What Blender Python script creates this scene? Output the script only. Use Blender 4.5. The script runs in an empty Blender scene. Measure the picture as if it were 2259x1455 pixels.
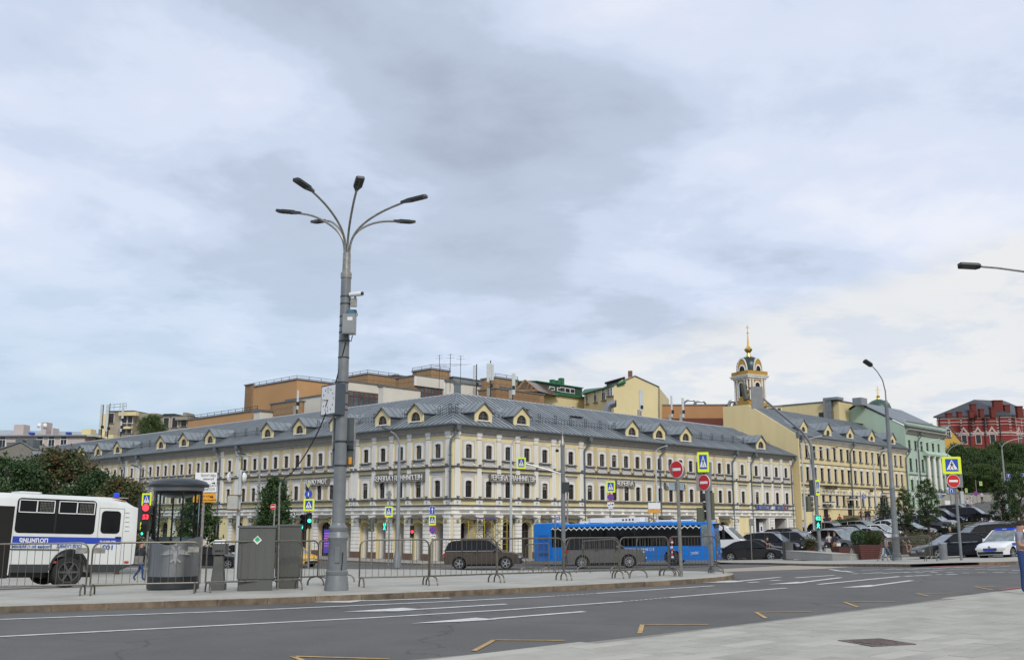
import bpy, bmesh, math, random
import numpy as np
from mathutils import Matrix, Vector, Euler
random.seed(7); rs = np.random.RandomState(7)
sc = bpy.context.scene
COL = sc.collection
PI = math.pi
# ------------------------------------------------------------------ camera
F = 2220.0; TH = math.atan(419.5 / F); CT, ST = math.cos(TH), math.sin(TH); EYE = 1.7
cd = bpy.data.cameras.new("camera"); cam = bpy.data.objects.new("camera", cd); COL.objects.link(cam)
cam.location = (0, 0, EYE); cam.rotation_euler = (PI / 2 + TH, 0, 0)
cd.sensor_width = 36; cd.lens = 36 * F / 2259; cd.clip_start = .1; cd.clip_end = 6000
sc.camera = cam
# ------------------------------------------------------------------ world: overcast sky
SUN_EL, SUN_AZ = math.radians(38), math.radians(165)
w = bpy.data.worlds.new("World"); sc.world = w; w.use_nodes = True
nt = w.node_tree; nt.nodes.clear(); N = nt.nodes; Lk = nt.links
def nd(t, **k):
    n = N.new(t)
    for a, b in k.items(): setattr(n, a, b)
    return n
def mth(op, a, b=None, c=None):
    n = nd('ShaderNodeMath', operation=op)
    for i, v in enumerate((a, b, c)):
        if v is None: continue
        if isinstance(v, (int, float)): n.inputs[i].default_value = v
        else: Lk.new(v, n.inputs[i])
    return n.outputs[0]
def ramp(x, stops):
    r = nd('ShaderNodeValToRGB'); Lk.new(x, r.inputs[0]); e = r.color_ramp.elements
    r.color_ramp.interpolation = 'EASE'
    while len(e) < len(stops): e.new(.5)
    for i, (p, c) in enumerate(stops): e[i].position = p; e[i].color = (c, c, c, 1) if isinstance(c, (int, float)) else (*c, 1)
    return r.outputs[0]
def mixc(f, a, b):
    n = nd('ShaderNodeMix', data_type='RGBA')
    if isinstance(f, (int, float)): n.inputs[0].default_value = f
    else: Lk.new(f, n.inputs[0])
    for i, v in ((6, a), (7, b)):
        if isinstance(v, tuple): n.inputs[i].default_value = (*v, 1)
        else: Lk.new(v, n.inputs[i])
    return n.outputs[2]
out = nd('ShaderNodeOutputWorld'); bg = nd('ShaderNodeBackground'); Lk.new(bg.outputs[0], out.inputs[0])
bg.inputs[1].default_value = .1
sky = nd('ShaderNodeTexSky', sky_type='NISHITA', sun_disc=False, sun_elevation=SUN_EL, sun_rotation=SUN_AZ)
sky.air_density = 1.0; sky.dust_density = 2.0
tc = nd('ShaderNodeTexCoord'); sp = nd('ShaderNodeSeparateXYZ'); Lk.new(tc.outputs['Generated'], sp.inputs[0])
X, Y = sp.outputs[0], sp.outputs[1]; Z = mth('MINIMUM', mth('MAXIMUM', sp.outputs[2], -.999), .999)
zz = mth('MAXIMUM', mth('ADD', Z, .16), .05)
cx, cy = mth('DIVIDE', X, zz), mth('DIVIDE', Y, zz)
cb = nd('ShaderNodeCombineXYZ'); Lk.new(cx, cb.inputs[0]); Lk.new(cy, cb.inputs[1])
def cloud(scale, detail, rough, off, dist=0.0):
    m = nd('ShaderNodeMapping'); m.inputs['Location'].default_value = off; Lk.new(cb.outputs[0], m.inputs[0])
    n = nd('ShaderNodeTexNoise'); Lk.new(m.outputs[0], n.inputs['Vector'])
    n.inputs['Scale'].default_value = scale; n.inputs['Detail'].default_value = detail
    n.inputs['Roughness'].default_value = rough; n.inputs['Distortion'].default_value = dist
    return n.outputs[0]
def spot(px, py, rx, ry):
    """a soft cloud mass centred in a direction (azimuth, elevation) of the sky; ry, rx its angular radii"""
    az = (px - 1129.5) / F; el = TH + (727.5 - py) / F
    a = mth('DIVIDE', mth('SUBTRACT', mth('ARCTAN2', X, Y), az), rx / F)
    b = mth('DIVIDE', mth('SUBTRACT', mth('ARCSINE', Z), el), ry / F)
    d = mth('ADD', mth('MULTIPLY', a, a), mth('MULTIPLY', b, b))
    return mth('EXPONENT', mth('MULTIPLY', d, -1.0))
n1 = cloud(.85, 7, .52, (3.1, 1.7, 0), .25); n2 = cloud(2.4, 7, .58, (8, 2, 0), .2); n3 = cloud(.4, 3, .5, (1.5, 6.3, 0))
# thickness of the deck: darker underside where thick
big = mth('ADD', mth('MULTIPLY', n1, .54), mth('ADD', mth('MULTIPLY', n2, .32), mth('MULTIPLY', n3, .14)))
dk = spot(1090, 215, 330, 150)
dk = mth('ADD', dk, mth('MULTIPLY', spot(1020, 340, 330, 90), .55))
dk = mth('ADD', dk, mth('MULTIPLY', spot(700, 60, 190, 90), .6))
dk = mth('ADD', dk, mth('MULTIPLY', spot(520, 440, 130, 90), .6))
dk = mth('ADD', dk, mth('MULTIPLY', spot(120, 200, 230, 190), .75))
dk = mth('ADD', dk, mth('MULTIPLY', spot(1400, 240, 110, 70), .5))
lt = mth('ADD', mth('MULTIPLY', spot(560, 170, 170, 150), .6), mth('MULTIPLY', spot(1850, 330, 420, 300), .55))
lt = mth('ADD', lt, mth('MULTIPLY', spot(900, 640, 330, 70), .55))
lt = mth('ADD', lt, mth('MULTIPLY', spot(510, 680, 70, 70), .45))
lt = mth('ADD', lt, mth('MULTIPLY', spot(1050, 760, 260, 50), .5))
v = mth('ADD', big, mth('SUBTRACT', mth('MULTIPLY', lt, .10), mth('MULTIPLY', dk, .095)))
deck = ramp(v, [(.31, (3.6, 4.0, 4.9)), (.42, (4.5, 5.1, 6.2)), (.475, (5.4, 6.05, 7.35)), (.52, (6.2, 6.75, 8.0)), (.61, (7.4, 7.6, 8.3))])
# thin blue-grey haze low on the left, cream bank low on the right
el = mth('ARCSINE', Z); azm = mth('ARCTAN2', X, Y)
low = ramp(mth('ADD', el, mth('MULTIPLY', mth('SUBTRACT', n1, .5), .10)), [(.02, 1.0), (.30, 0.0)])
leftside = ramp(mth('ADD', mth('ADD', azm, .45), mth('MULTIPLY', mth('SUBTRACT', n2, .5), .5)), [(0.0, 1.0), (.60, 0.0)])
c1 = mixc(mth('MULTIPLY', mth('MULTIPLY', low, leftside), .85), deck, (4.0, 5.4, 6.6))
edge = mth('SUBTRACT', mth('ADD', mth('MULTIPLY', azm, .23), .137), el)
edge = mth('ADD', edge, mth('MULTIPLY', mth('SUBTRACT', n2, .5), .05))
bank = ramp(mth('ADD', mth('MULTIPLY', edge, 10), .5), [(.28, 0.0), (.62, 1.0)])
rightside = ramp(mth('ADD', azm, .25), [(.05, 0.0), (.35, 1.0)])
n4 = cloud(3.4, 5, .6, (2, 5, 0))
bankc = mixc(ramp(n4, [(.40, 0.0), (.55, 1.0)]), (6.2, 6.5, 7.0), (7.4, 7.3, 7.1))
c2 = mixc(mth('MULTIPLY', mth('MULTIPLY', bank, rightside), .85), c1, bankc)
c3 = mixc(.12, c2, sky.outputs[0])
Lk.new(c3, bg.inputs[0])
# ------------------------------------------------------------------ sun (veiled)
sd = bpy.data.lights.new("sun", 'SUN'); sd.energy = 1.5; sd.angle = math.radians(12); sd.color = (1, .96, .9)
so = bpy.data.objects.new("sun", sd); COL.objects.link(so); so.location = (0, 0, 60)
so.rotation_euler = Vector((math.sin(SUN_AZ) * math.cos(SUN_EL), math.cos(SUN_AZ) * math.cos(SUN_EL), math.sin(SUN_EL))).to_track_quat('Z', 'Y').to_euler()
sc.view_settings.view_transform = 'Standard'; sc.view_settings.look = 'None'
sc.view_settings.exposure = .30; sc.view_settings.gamma = 1; sc.view_settings.use_curve_mapping = False
sc.cycles.max_bounces = 6; sc.cycles.transparent_max_bounces = 12; sc.cycles.caustics_reflective = False; sc.cycles.caustics_refractive = False

# ================================================================== helpers
MATS = {}
def M(name, col=None, rough=.7, metal=0.0, var=.12, scale=3.0, bump=0.0, bscale=25.0, emit=None, estr=1.0, alpha=None, streak=False, col2=None, spec=None):
    if name in MATS and col is None: return MATS[name]
    m = bpy.data.materials.new(name); m.use_nodes = True; t = m.node_tree; ns = t.nodes; lk = t.links
    b = ns['Principled BSDF']
    b.inputs['Roughness'].default_value = rough; b.inputs['Metallic'].default_value = metal
    if spec is not None: b.inputs['Specular IOR Level'].default_value = spec
    b.inputs['Base Color'].default_value = (*col, 1)
    if var or col2:
        c = ns.new('ShaderNodeTexCoord'); mp = ns.new('ShaderNodeMapping'); lk.new(c.outputs['Object'], mp.inputs[0])
        if streak: mp.inputs['Scale'].default_value = (1, 1, .18)
        n = ns.new('ShaderNodeTexNoise'); lk.new(mp.outputs[0], n.inputs['Vector']); n.inputs['Scale'].default_value = scale
        n.inputs['Detail'].default_value = 6; n.inputs['Roughness'].default_value = .62
        r = ns.new('ShaderNodeValToRGB'); lk.new(n.outputs[0], r.inputs[0]); e = r.color_ramp.elements
        e[0].position = .32; e[1].position = .68
        lo = col2 if col2 else tuple(max(0, x * (1 - var)) for x in col); hi = tuple(min(1, x * (1 + var * .6)) for x in col)
        e[0].color = (*lo, 1); e[1].color = (*hi, 1); lk.new(r.outputs[0], b.inputs['Base Color'])
        if rough > .15 and rough < .95:
            mr = ns.new('ShaderNodeMapRange'); lk.new(n.outputs[0], mr.inputs[0]); mr.inputs[3].default_value = max(.03, rough - .12); mr.inputs[4].default_value = min(1, rough + .12)
            lk.new(mr.outputs[0], b.inputs['Roughness'])
    if bump:
        c = ns.new('ShaderNodeTexCoord'); n = ns.new('ShaderNodeTexNoise'); lk.new(c.outputs['Object'], n.inputs['Vector'])
        n.inputs['Scale'].default_value = bscale; n.inputs['Detail'].default_value = 4
        bp = ns.new('ShaderNodeBump'); bp.inputs['Strength'].default_value = bump; bp.inputs['Distance'].default_value = .02
        lk.new(n.outputs[0], bp.inputs['Height']); lk.new(bp.outputs[0], b.inputs['Normal'])
    if emit:
        b.inputs['Emission Color'].default_value = (*emit, 1); b.inputs['Emission Strength'].default_value = estr
    if alpha is not None: b.inputs['Alpha'].default_value = alpha
    MATS[name] = m
    return m

class MB:
    def __init__(s): s.v = []; s.f = []; s.mi = []; s.mats = []
    def add(s, vs, fs, m):
        if m not in s.mats: s.mats.append(m)
        k = s.mats.index(m); o = len(s.v); s.v += [tuple(p) for p in vs]
        for f in fs: s.f.append(tuple(i + o for i in f)); s.mi.append(k)
        return s
    def box(s, x0, x1, y0, y1, z0, z1, m):
        return s.add([(x0, y0, z0), (x1, y0, z0), (x1, y1, z0), (x0, y1, z0), (x0, y0, z1), (x1, y0, z1), (x1, y1, z1), (x0, y1, z1)],
                     [(0, 3, 2, 1), (4, 5, 6, 7), (0, 1, 5, 4), (1, 2, 6, 5), (2, 3, 7, 6), (3, 0, 4, 7)], m)
    def bbox(s, x0, x1, y0, y1, z0, z1, m, b=.02):
        """box with chamfered vertical edges"""
        P = [(x0 + b, y0), (x1 - b, y0), (x1, y0 + b), (x1, y1 - b), (x1 - b, y1), (x0 + b, y1), (x0, y1 - b), (x0, y0 + b)]
        return s.prism(P, z0, z1, 'z', m)
    def obox(s, c, h, m, rot=None):
        R = rot if rot else Matrix.Identity(3); c = Vector(c)
        vs = [c + R @ Vector((a * h[0], b * h[1], d * h[2])) for d in (-1, 1) for a, b in ((-1, -1), (1, -1), (1, 1), (-1, 1))]
        return s.add(vs, [(0, 3, 2, 1), (4, 5, 6, 7), (0, 1, 5, 4), (1, 2, 6, 5), (2, 3, 7, 6), (3, 0, 4, 7)], m)
    def prism(s, pts, a, b, ax, m):
        n = len(pts)
        def q(p, d): return {'y': (p[0], d, p[1]), 'z': (p[0], p[1], d), 'x': (d, p[0], p[1])}[ax]
        vs = [q(p, a) for p in pts] + [q(p, b) for p in pts]
        fs = [tuple(range(n))[::-1], tuple(range(n, 2 * n))] + [(i, (i + 1) % n, n + (i + 1) % n, n + i) for i in range(n)]
        return s.add(vs, fs, m)
    def ring(s, inner, outer, y0, y1, m, yi=None):
        """band between two open outlines of equal length (x, z); front at y0, back at y1; inner reveal runs back to yi"""
        n = len(inner); yi = y1 if yi is None else yi
        vs = [(p[0], y0, p[1]) for p in inner] + [(p[0], y0, p[1]) for p in outer] + [(p[0], yi, p[1]) for p in inner] + [(p[0], y1, p[1]) for p in outer]
        fs = []
        for i in range(n - 1): fs += [(i, i + 1, n + i + 1, n + i), (2 * n + i, 2 * n + i + 1, i + 1, i), (n + i, n + i + 1, 3 * n + i + 1, 3 * n + i)]
        return s.add(vs, fs, m)
    def tube(s, pts, r, m, n=8, cap=True):
        pts = [Vector(p) for p in pts]; rr = r if isinstance(r, (list, tuple)) else [r] * len(pts); vs = []; fs = []
        d0 = (pts[1] - pts[0]).normalized(); up = Vector((0, 0, 1)) if abs(d0.z) < .9 else Vector((1, 0, 0)); u = d0.cross(up).normalized()
        for i, p in enumerate(pts):
            d = ((pts[min(i + 1, len(pts) - 1)] - p).normalized() + (p - pts[max(i - 1, 0)]).normalized()).normalized()
            u = (u - d * u.dot(d)).normalized(); w_ = d.cross(u)
            for k in range(n): a = 2 * PI * k / n; vs.append(p + (u * math.cos(a) + w_ * math.sin(a)) * rr[i])
        for i in range(len(pts) - 1):
            for k in range(n): fs.append((i * n + k, i * n + (k + 1) % n, (i + 1) * n + (k + 1) % n, (i + 1) * n + k))
        if cap: fs += [tuple(range(n))[::-1], tuple(range((len(pts) - 1) * n, len(pts) * n))]
        return s.add(vs, fs, m)
    def lathe(s, prof, m, n=20, c=(0, 0, 0), ax='z', cap=True):
        vs = []; fs = []
        for r, z in prof:
            for k in range(n):
                a = 2 * PI * k / n; p = (r * math.cos(a), r * math.sin(a), z)
                if ax == 'y': p = (p[0], z, p[1])
                if ax == 'x': p = (z, p[0], p[1])
                vs.append((p[0] + c[0], p[1] + c[1], p[2] + c[2]))
        for i in range(len(prof) - 1):
            for k in range(n): fs.append((i * n + k, i * n + (k + 1) % n, (i + 1) * n + (k + 1) % n, (i + 1) * n + k))
        if cap: fs += [tuple(range(n))[::-1], tuple(range((len(prof) - 1) * n, len(prof) * n))]
        return s.add(vs, fs, m)
    def disc(s, c, r, y0, y1, m, n=24): return s.lathe([(r, y0 - c[1]), (r, y1 - c[1])], m, n, c, 'y')
    def data(s, name, smooth=False, ang=35):
        me = bpy.data.meshes.new(name); me.from_pydata(s.v, [], s.f)
        for m in s.mats: me.materials.append(m)
        me.polygons.foreach_set('material_index', s.mi)
        if smooth:
            me.polygons.foreach_set('use_smooth', [True] * len(s.f)); me.set_sharp_from_angle(angle=math.radians(ang))
        me.update(); return me
    def build(s, name, parent=None, loc=(0, 0, 0), rz=0.0, smooth=False, rot=None):
        return ob(name, s.data(name, smooth), parent, loc, rz, rot)
def ob(name, me, parent=None, loc=(0, 0, 0), rz=0.0, rot=None):
    o = bpy.data.objects.new(name, me); COL.objects.link(o); o.parent = parent
    o.location = loc; o.rotation_euler = rot if rot else (0, 0, rz); return o
def thing(name, label, cat, loc=(0, 0, 0), rz=0.0, group=None):
    o = bpy.data.objects.new(name, None); COL.objects.link(o); o.location = loc; o.rotation_euler = (0, 0, rz)
    o.empty_display_size = .2
    return tag(o, label, cat, group)
def tag(o, label, cat, group=None, kind=None):
    if label: o['label'] = label
    if cat: o['category'] = cat
    if group: o['group'] = group
    if kind: o['kind'] = kind
    return o
def copy_tree(o, parent=None):
    c = o.copy(); COL.objects.link(c); c.parent = parent
    for ch in list(o.children): copy_tree(ch, c)
    return c
def dup(root, loc, rz, label, group=None, scale=None):
    c = copy_tree(root); c.location = loc; c.rotation_euler = (0, 0, rz); c['label'] = label
    if group: c['group'] = group
    if scale: c.scale = scale if isinstance(scale, tuple) else (scale,) * 3
    return c
def remat(root, mp):
    """give a copied thing its own paint: swaps materials on its parts (own mesh copies)"""
    for ch in root.children_recursive:
        if ch.type == 'MESH' and any(m in mp for m in ch.data.materials):
            ch.data = ch.data.copy()
            for i, m in enumerate(ch.data.materials):
                if m in mp: ch.data.materials[i] = mp[m]
_tc = {}
def text_mesh(body, size, mat, ext=.01, mirror=True, bold=0.0):
    """lettering as a mesh facing -Y, reading mirrored as on the signs here; centred on x, base at z=0"""
    k = (body, size, mat.name, ext, mirror)
    if k in _tc: return _tc[k]
    cu = bpy.data.curves.new("lettering", 'FONT'); cu.body = body; cu.size = size; cu.extrude = ext; cu.align_x = 'CENTER'; cu.offset = bold * size
    cu.resolution_u = 3
    o = bpy.data.objects.new("lettering", cu); COL.objects.link(o); dg = bpy.context.evaluated_depsgraph_get()
    me = bpy.data.meshes.new_from_object(o.evaluated_get(dg)); COL.objects.unlink(o); bpy.data.objects.remove(o)
    T = Matrix(((-1 if mirror else 1, 0, 0, 0), (0, 0, -1, 0), (0, 1, 0, 0), (0, 0, 0, 1)))
    me.transform(T)
    if mirror: me.flip_normals()
    me.materials.clear(); me.materials.append(mat); _tc[k] = me; me.name = "lettering"
    return me
# ---- from a direction and a distance to a point in the square
def ray(px, py):
    u = (px - 1129.5) / F; v_ = (727.5 - py) / F
    return Vector((u, CT - v_ * ST, v_ * CT + ST))
def at(px, py, Y_):
    r = ray(px, py); return Vector((0, 0, EYE)) + r * (Y_ / r.y)
CX, CY = -4.786, 81.0                   # street corner of the long building
PHR = math.radians(90 - 43.25); PHL = math.radians(-(90 - 45.13))
DR = Vector((math.cos(PHR), math.sin(PHR))); DL = Vector((-math.cos(PHL), -math.sin(PHL)))
NR = Vector((math.sin(PHR), -math.cos(PHR)))
def lerp(x, P_):
    if x <= P_[0][0]: return P_[0][1]
    for (a, b), (c, d) in zip(P_, P_[1:]):
        if x <= c: return b + (d - b) * (x - a) / (c - a)
    return P_[-1][1]
QP = [(-60, .03), (0, .03), (5, -.2), (11, -.5), (28, -1.25), (40, -1.5), (47, -1.6), (400, -1.6)]
RP = [(15, 0), (30, .35), (50, 1.4), (68, 3.0), (90, 4.7), (105, 5.8), (130, 8.2), (180, 11.5), (400, 14)]
def terr(x, y):
    q = (x + 10.8) * -.524 + (y - 21.6) * .852
    s = (x - CX) * DR.x + (y - CY) * DR.y; w_ = max(0, (x - CX) * NR.x + (y - CY) * NR.y)
    a = sum(lerp(q + d, QP) for d in (-2, 0, 2)) / 3 if q > -3 else .03
    s2 = s + .35 * w_
    b = sum(lerp(s2 + d, RP) for d in (-6, 0, 6)) / 3 if s2 > 8 else 0
    return a + b
def G(px, py, dz=0.0):
    """where the line of sight meets the ground (plus dz)"""
    r = ray(px, py); k = 5.0; o = Vector((0, 0, EYE)); p = o
    for i in range(4000):
        p = o + r * k
        if p.z <= terr(p.x, p.y) + dz: break
        k += .1 if k < 60 else .25
    lo, hi = k - .3, k
    for i in range(20):
        m_ = (lo + hi) / 2; p = o + r * m_
        if p.z <= terr(p.x, p.y) + dz: hi = m_
        else: lo = m_
    return p
def on(px, Y_, dz=0.0):
    """ground point in a direction, at a distance"""
    r = ray(px, 1190); x = r.x * Y_ / r.y
    return Vector((x, Y_, terr(x, Y_) + dz))

# ================================================================== materials
def wear(m, stain, scale, lo, hi, speck=0.0, crack=0.0):
    """stains, speckle and hairline cracks multiplied into a ground material"""
    t = m.node_tree; ns = t.nodes; lk = t.links; b = ns['Principled BSDF']; src = b.inputs['Base Color'].links[0].from_socket
    g = ns.new('ShaderNodeNewGeometry'); last = src
    def mul(fac):
        nonlocal last
        x = ns.new('ShaderNodeMix'); x.data_type = 'RGBA'; x.blend_type = 'MULTIPLY'; x.inputs[0].default_value = 1; lk.new(last, x.inputs[6]); lk.new(fac, x.inputs[7]); last = x.outputs[2]
    def rmp(src_, p0, c0, p1, c1):
        r = ns.new('ShaderNodeValToRGB'); lk.new(src_, r.inputs[0]); e = r.color_ramp.elements; e[0].position, e[1].position = p0, p1; e[0].color = (c0, c0, c0, 1); e[1].color = (c1, c1, c1, 1); return r.outputs[0]
    n = ns.new('ShaderNodeTexNoise'); lk.new(g.outputs['Position'], n.inputs['Vector']); n.inputs['Scale'].default_value = scale; n.inputs['Detail'].default_value = 8; n.inputs['Roughness'].default_value = .7; mul(rmp(n.outputs[0], lo, 1 - stain, hi, 1.0))
    if speck: n = ns.new('ShaderNodeTexNoise'); lk.new(g.outputs['Position'], n.inputs['Vector']); n.inputs['Scale'].default_value = 38; n.inputs['Detail'].default_value = 3; mul(rmp(n.outputs[0], .3, 1 - speck, .7, 1 + speck * .4))
    if crack:
        v_ = ns.new('ShaderNodeTexVoronoi'); v_.feature = 'DISTANCE_TO_EDGE'; v_.inputs['Scale'].default_value = .16; n = ns.new('ShaderNodeTexNoise'); n.inputs['Scale'].default_value = .9; n.inputs['Detail'].default_value = 5; lk.new(g.outputs['Position'], n.inputs['Vector'])
        a = ns.new('ShaderNodeVectorMath'); a.operation = 'MULTIPLY_ADD'; lk.new(n.outputs['Color'], a.inputs[0]); a.inputs[1].default_value = (1.5, 1.5, 0); lk.new(g.outputs['Position'], a.inputs[2]); lk.new(a.outputs[0], v_.inputs['Vector']); mul(rmp(v_.outputs['Distance'], .0, 1 - crack, .006, 1.0))
    lk.new(last, b.inputs['Base Color'])
ASPH = M('asphalt', (.132, .130, .120), .88, var=.22, scale=.35, bump=.35, bscale=60)
ASPHF = M('asphalt_worn', (.14, .14, .14), .88, var=.15, scale=.3, bump=.2)
GRAN = M('granite_paving', (.42, .41, .355), .8, var=.10, scale=.8, bump=.12, bscale=30)
wear(ASPH, .14, .22, .40, .62, .22, .35)
wear(GRAN, .14, .8, .40, .56, .10)
GRAN2 = M('granite_slab_a', (.42, .408, .35), .8, var=.10, scale=1.5, bump=.12)
GRAN3 = M('granite_slab_b', (.385, .375, .32), .8, var=.10, scale=1.5, bump=.12)
wear(GRAN2, .16, 1.1, .38, .55, .08); wear(GRAN3, .16, 1.1, .38, .55, .08)
JOINT = M('joint_sand', (.25, .24, .205), .95, var=.2)
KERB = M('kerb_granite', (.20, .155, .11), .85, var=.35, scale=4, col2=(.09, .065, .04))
LINE = M('road_paint', (.62, .62, .60), .7, var=.25, scale=6)
YLINE = M('yellow_paint', (.48, .31, .12), .7, var=.3, scale=6)
TAN = M('tan_surface', (.36, .31, .24), .9, var=.12, scale=.5)
REDP = M('red_surface', (.30, .10, .08), .9, var=.2)
YEL = M('yellow_stucco', (.77, .66, .37), .85, var=.16, scale=.7, bump=.05, streak=True)
YELB = M('yellow_stucco_block', (.62, .50, .27), .85, var=.12, scale=2, streak=True)
WHT = M('white_stucco', (.80, .78, .72), .85, var=.20, scale=1.2, bump=.05, streak=True)
LIL = M('lilac_grey_stucco', (.55, .525, .50), .85, var=.08, scale=1.2)
GRY = M('grey_moulding', (.37, .35, .31), .8, var=.15, scale=2, streak=True)
LED = M('zinc_ledge', (.17, .175, .18), .5, .3, var=.2)
ROOF = M('zinc_roof', (.235, .265, .28), .5, .25, var=.22, scale=.5, streak=False)
ROOF3 = M('zinc_roof_c', (.262, .283, .292), .5, .25, var=.3, scale=.9)
ROOF2 = M('zinc_roof_b', (.215, .242, .256), .5, .25, var=.22, scale=.5)
PIPE = M('grey_pipe', (.14, .165, .18), .45, .3, var=.15)
GLS = M('window_glass', (.018, .02, .022), .06, 0, var=.3, scale=1.5)
GLC = M('curtained_glass', (.10, .10, .095), .1, 0, var=.5, scale=4)
FRM = M('brown_frame', (.07, .045, .03), .5, var=.1)
WFRM = M('white_frame', (.7, .7, .68), .5, var=.05)
PLN = M('brown_plinth', (.16, .095, .06), .7, var=.2, scale=2)
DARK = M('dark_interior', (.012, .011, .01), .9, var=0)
IRON = M('black_iron', (.02, .02, .022), .5, .5, var=.1)
GRAYM = M('grey_pole_paint', (.185, .20, .21), .42, .1, var=.18, scale=3, bump=.04)
GALV = M('galvanised_steel', (.33, .32, .29), .38, .75, var=.3, scale=10)
BARR = M('barrier_steel', (.15, .14, .115), .42, .6, var=.35, scale=9)
CABM = M('cabinet_paint', (.10, .105, .098), .5, .1, var=.12, scale=1.5, streak=True)
STEEL = M('brushed_steel', (.28, .29, .30), .32, .85, var=.15, scale=3, streak=True)
DKM = M('dark_metal', (.045, .052, .058), .4, .4, var=.12)
RUB = M('rubber', (.02, .02, .021), .8, var=.15)
BLK = M('black_plastic', (.012, .012, .013), .35, var=.1)
RIM = M('alloy_rim', (.45, .46, .47), .3, .8, var=.1)
WHP = M('white_paint', (.78, .78, .76), .3, var=.03)
SIGY = M('sign_lime', (.72, .86, .02), .5, var=.03)
SIGB = M('sign_blue', (.012, .06, .42), .5, var=.03)
SIGR = M('sign_red', (.55, .012, .015), .45, var=.05)
SIGW = M('sign_white', (.78, .78, .78), .5, var=.03)
SIGK = M('sign_black', (.02, .02, .02), .6, var=0)
SIGG = M('sign_back', (.23, .24, .25), .45, .6, var=.12)
SIGO = M('sign_orange', (.75, .33, .02), .5, var=.05)
GOLD = M('gold_leaf', (.85, .58, .16), .25, 1.0, var=.1)
LGR = M('lamp_green', (.02, .6, .35), .4, emit=(.05, 1, .6), estr=1.6, var=0)
LRD = M('lamp_red', (.6, .02, .02), .4, emit=(1, .03, .05), estr=2.2, var=0)
LBL = M('beacon_blue', (.01, .05, .5), .15, var=0, emit=(.01, .06, .6), estr=.25)
CLG = bpy.data.materials.new('clear_glass'); CLG.use_nodes = True; MATS['clear_glass'] = CLG
_t = CLG.node_tree; _t.nodes.clear(); _o = _t.nodes.new('ShaderNodeOutputMaterial'); _m = _t.nodes.new('ShaderNodeMixShader')
_tr = _t.nodes.new('ShaderNodeBsdfTransparent'); _gl = _t.nodes.new('ShaderNodeBsdfGlossy'); _fr = _t.nodes.new('ShaderNodeFresnel')
_tr.inputs[0].default_value = (.90, .94, .93, 1); _gl.inputs['Roughness'].default_value = .03; _fr.inputs[0].default_value = 1.22
_t.links.new(_fr.outputs[0], _m.inputs[0]); _t.links.new(_tr.outputs[0], _m.inputs[1]); _t.links.new(_gl.outputs[0], _m.inputs[2]); _t.links.new(_m.outputs[0], _o.inputs[0])
# ================================================================== ground
def axis(lo, hi, step, far):
    a = list(np.arange(lo, hi + .01, step)); r = [hi + d for d in (6, 14, 28, 55, 110, 220, 450, far)]; l = [lo - d for d in (6, 14, 28, 55, 110, 220, 450, far)][::-1]
    return l + a + r
gx = axis(-70, 90, 1.25, 1500); gy = axis(-6, 170, 1.25, 2500)
vs = [(x, y, terr(x, y)) for y in gy for x in gx]; nx = len(gx)
fs = [(j * nx + i, j * nx + i + 1, (j + 1) * nx + i + 1, (j + 1) * nx + i) for j in range(len(gy) - 1) for i in range(nx - 1)]
g = MB(); g.add(vs, fs, ASPH); o = g.build('road', smooth=True); tag(o, 'dark grey asphalt of the road and the square', None, kind='structure')

def drape(poly, dz, name, mat, skirt=0.0, step=1.6, parent=None, smat=None):
    """a sheet cut to an outline (x, y), laid on the ground at dz, with a kerb face down its edge"""
    bm = bmesh.new(); vv = [bm.verts.new((p[0], p[1], 0)) for p in poly]; f = bm.faces.new(vv)
    if f.normal.z < 0: f.normal_flip()
    bm.faces.ensure_lookup_table()
    xs = [p[0] for p in poly]; ys = [p[1] for p in poly]
    bmesh.ops.triangulate(bm, faces=bm.faces[:])
    for ax, a, b in ((0, min(xs), max(xs)), (1, min(ys), max(ys))):
        k = a + step
        while k < b:
            co = (k, 0, 0) if ax == 0 else (0, k, 0); no = (1, 0, 0) if ax == 0 else (0, 1, 0)
            bmesh.ops.bisect_plane(bm, geom=bm.verts[:] + bm.edges[:] + bm.faces[:], plane_co=co, plane_no=no, dist=1e-5); k += step
    for v_ in bm.verts: v_.co.z = terr(v_.co.x, v_.co.y) + dz
    bm.normal_update()
    for f in bm.faces:
        if f.normal.z < 0: f.normal_flip()
    if skirt:
        be = [e for e in bm.edges if e.is_boundary]
        r = bmesh.ops.extrude_edge_only(bm, edges=be)
        for v_ in [x for x in r['geom'] if isinstance(x, bmesh.types.BMVert)]: v_.co.z -= skirt
        for f in [x for x in r['geom'] if isinstance(x, bmesh.types.BMFace)]: f.material_index = 1
    me = bpy.data.meshes.new(name); bm.to_mesh(me); bm.free(); me.materials.append(mat); me.materials.append(smat or mat)
    o = ob(name, me, parent)
    if not parent: tag(o, None, None, kind='structure')
    return o
def gp(*pts, dz=0.0): return [G(px, py, dz).to_2d() for px, py in pts]
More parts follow.
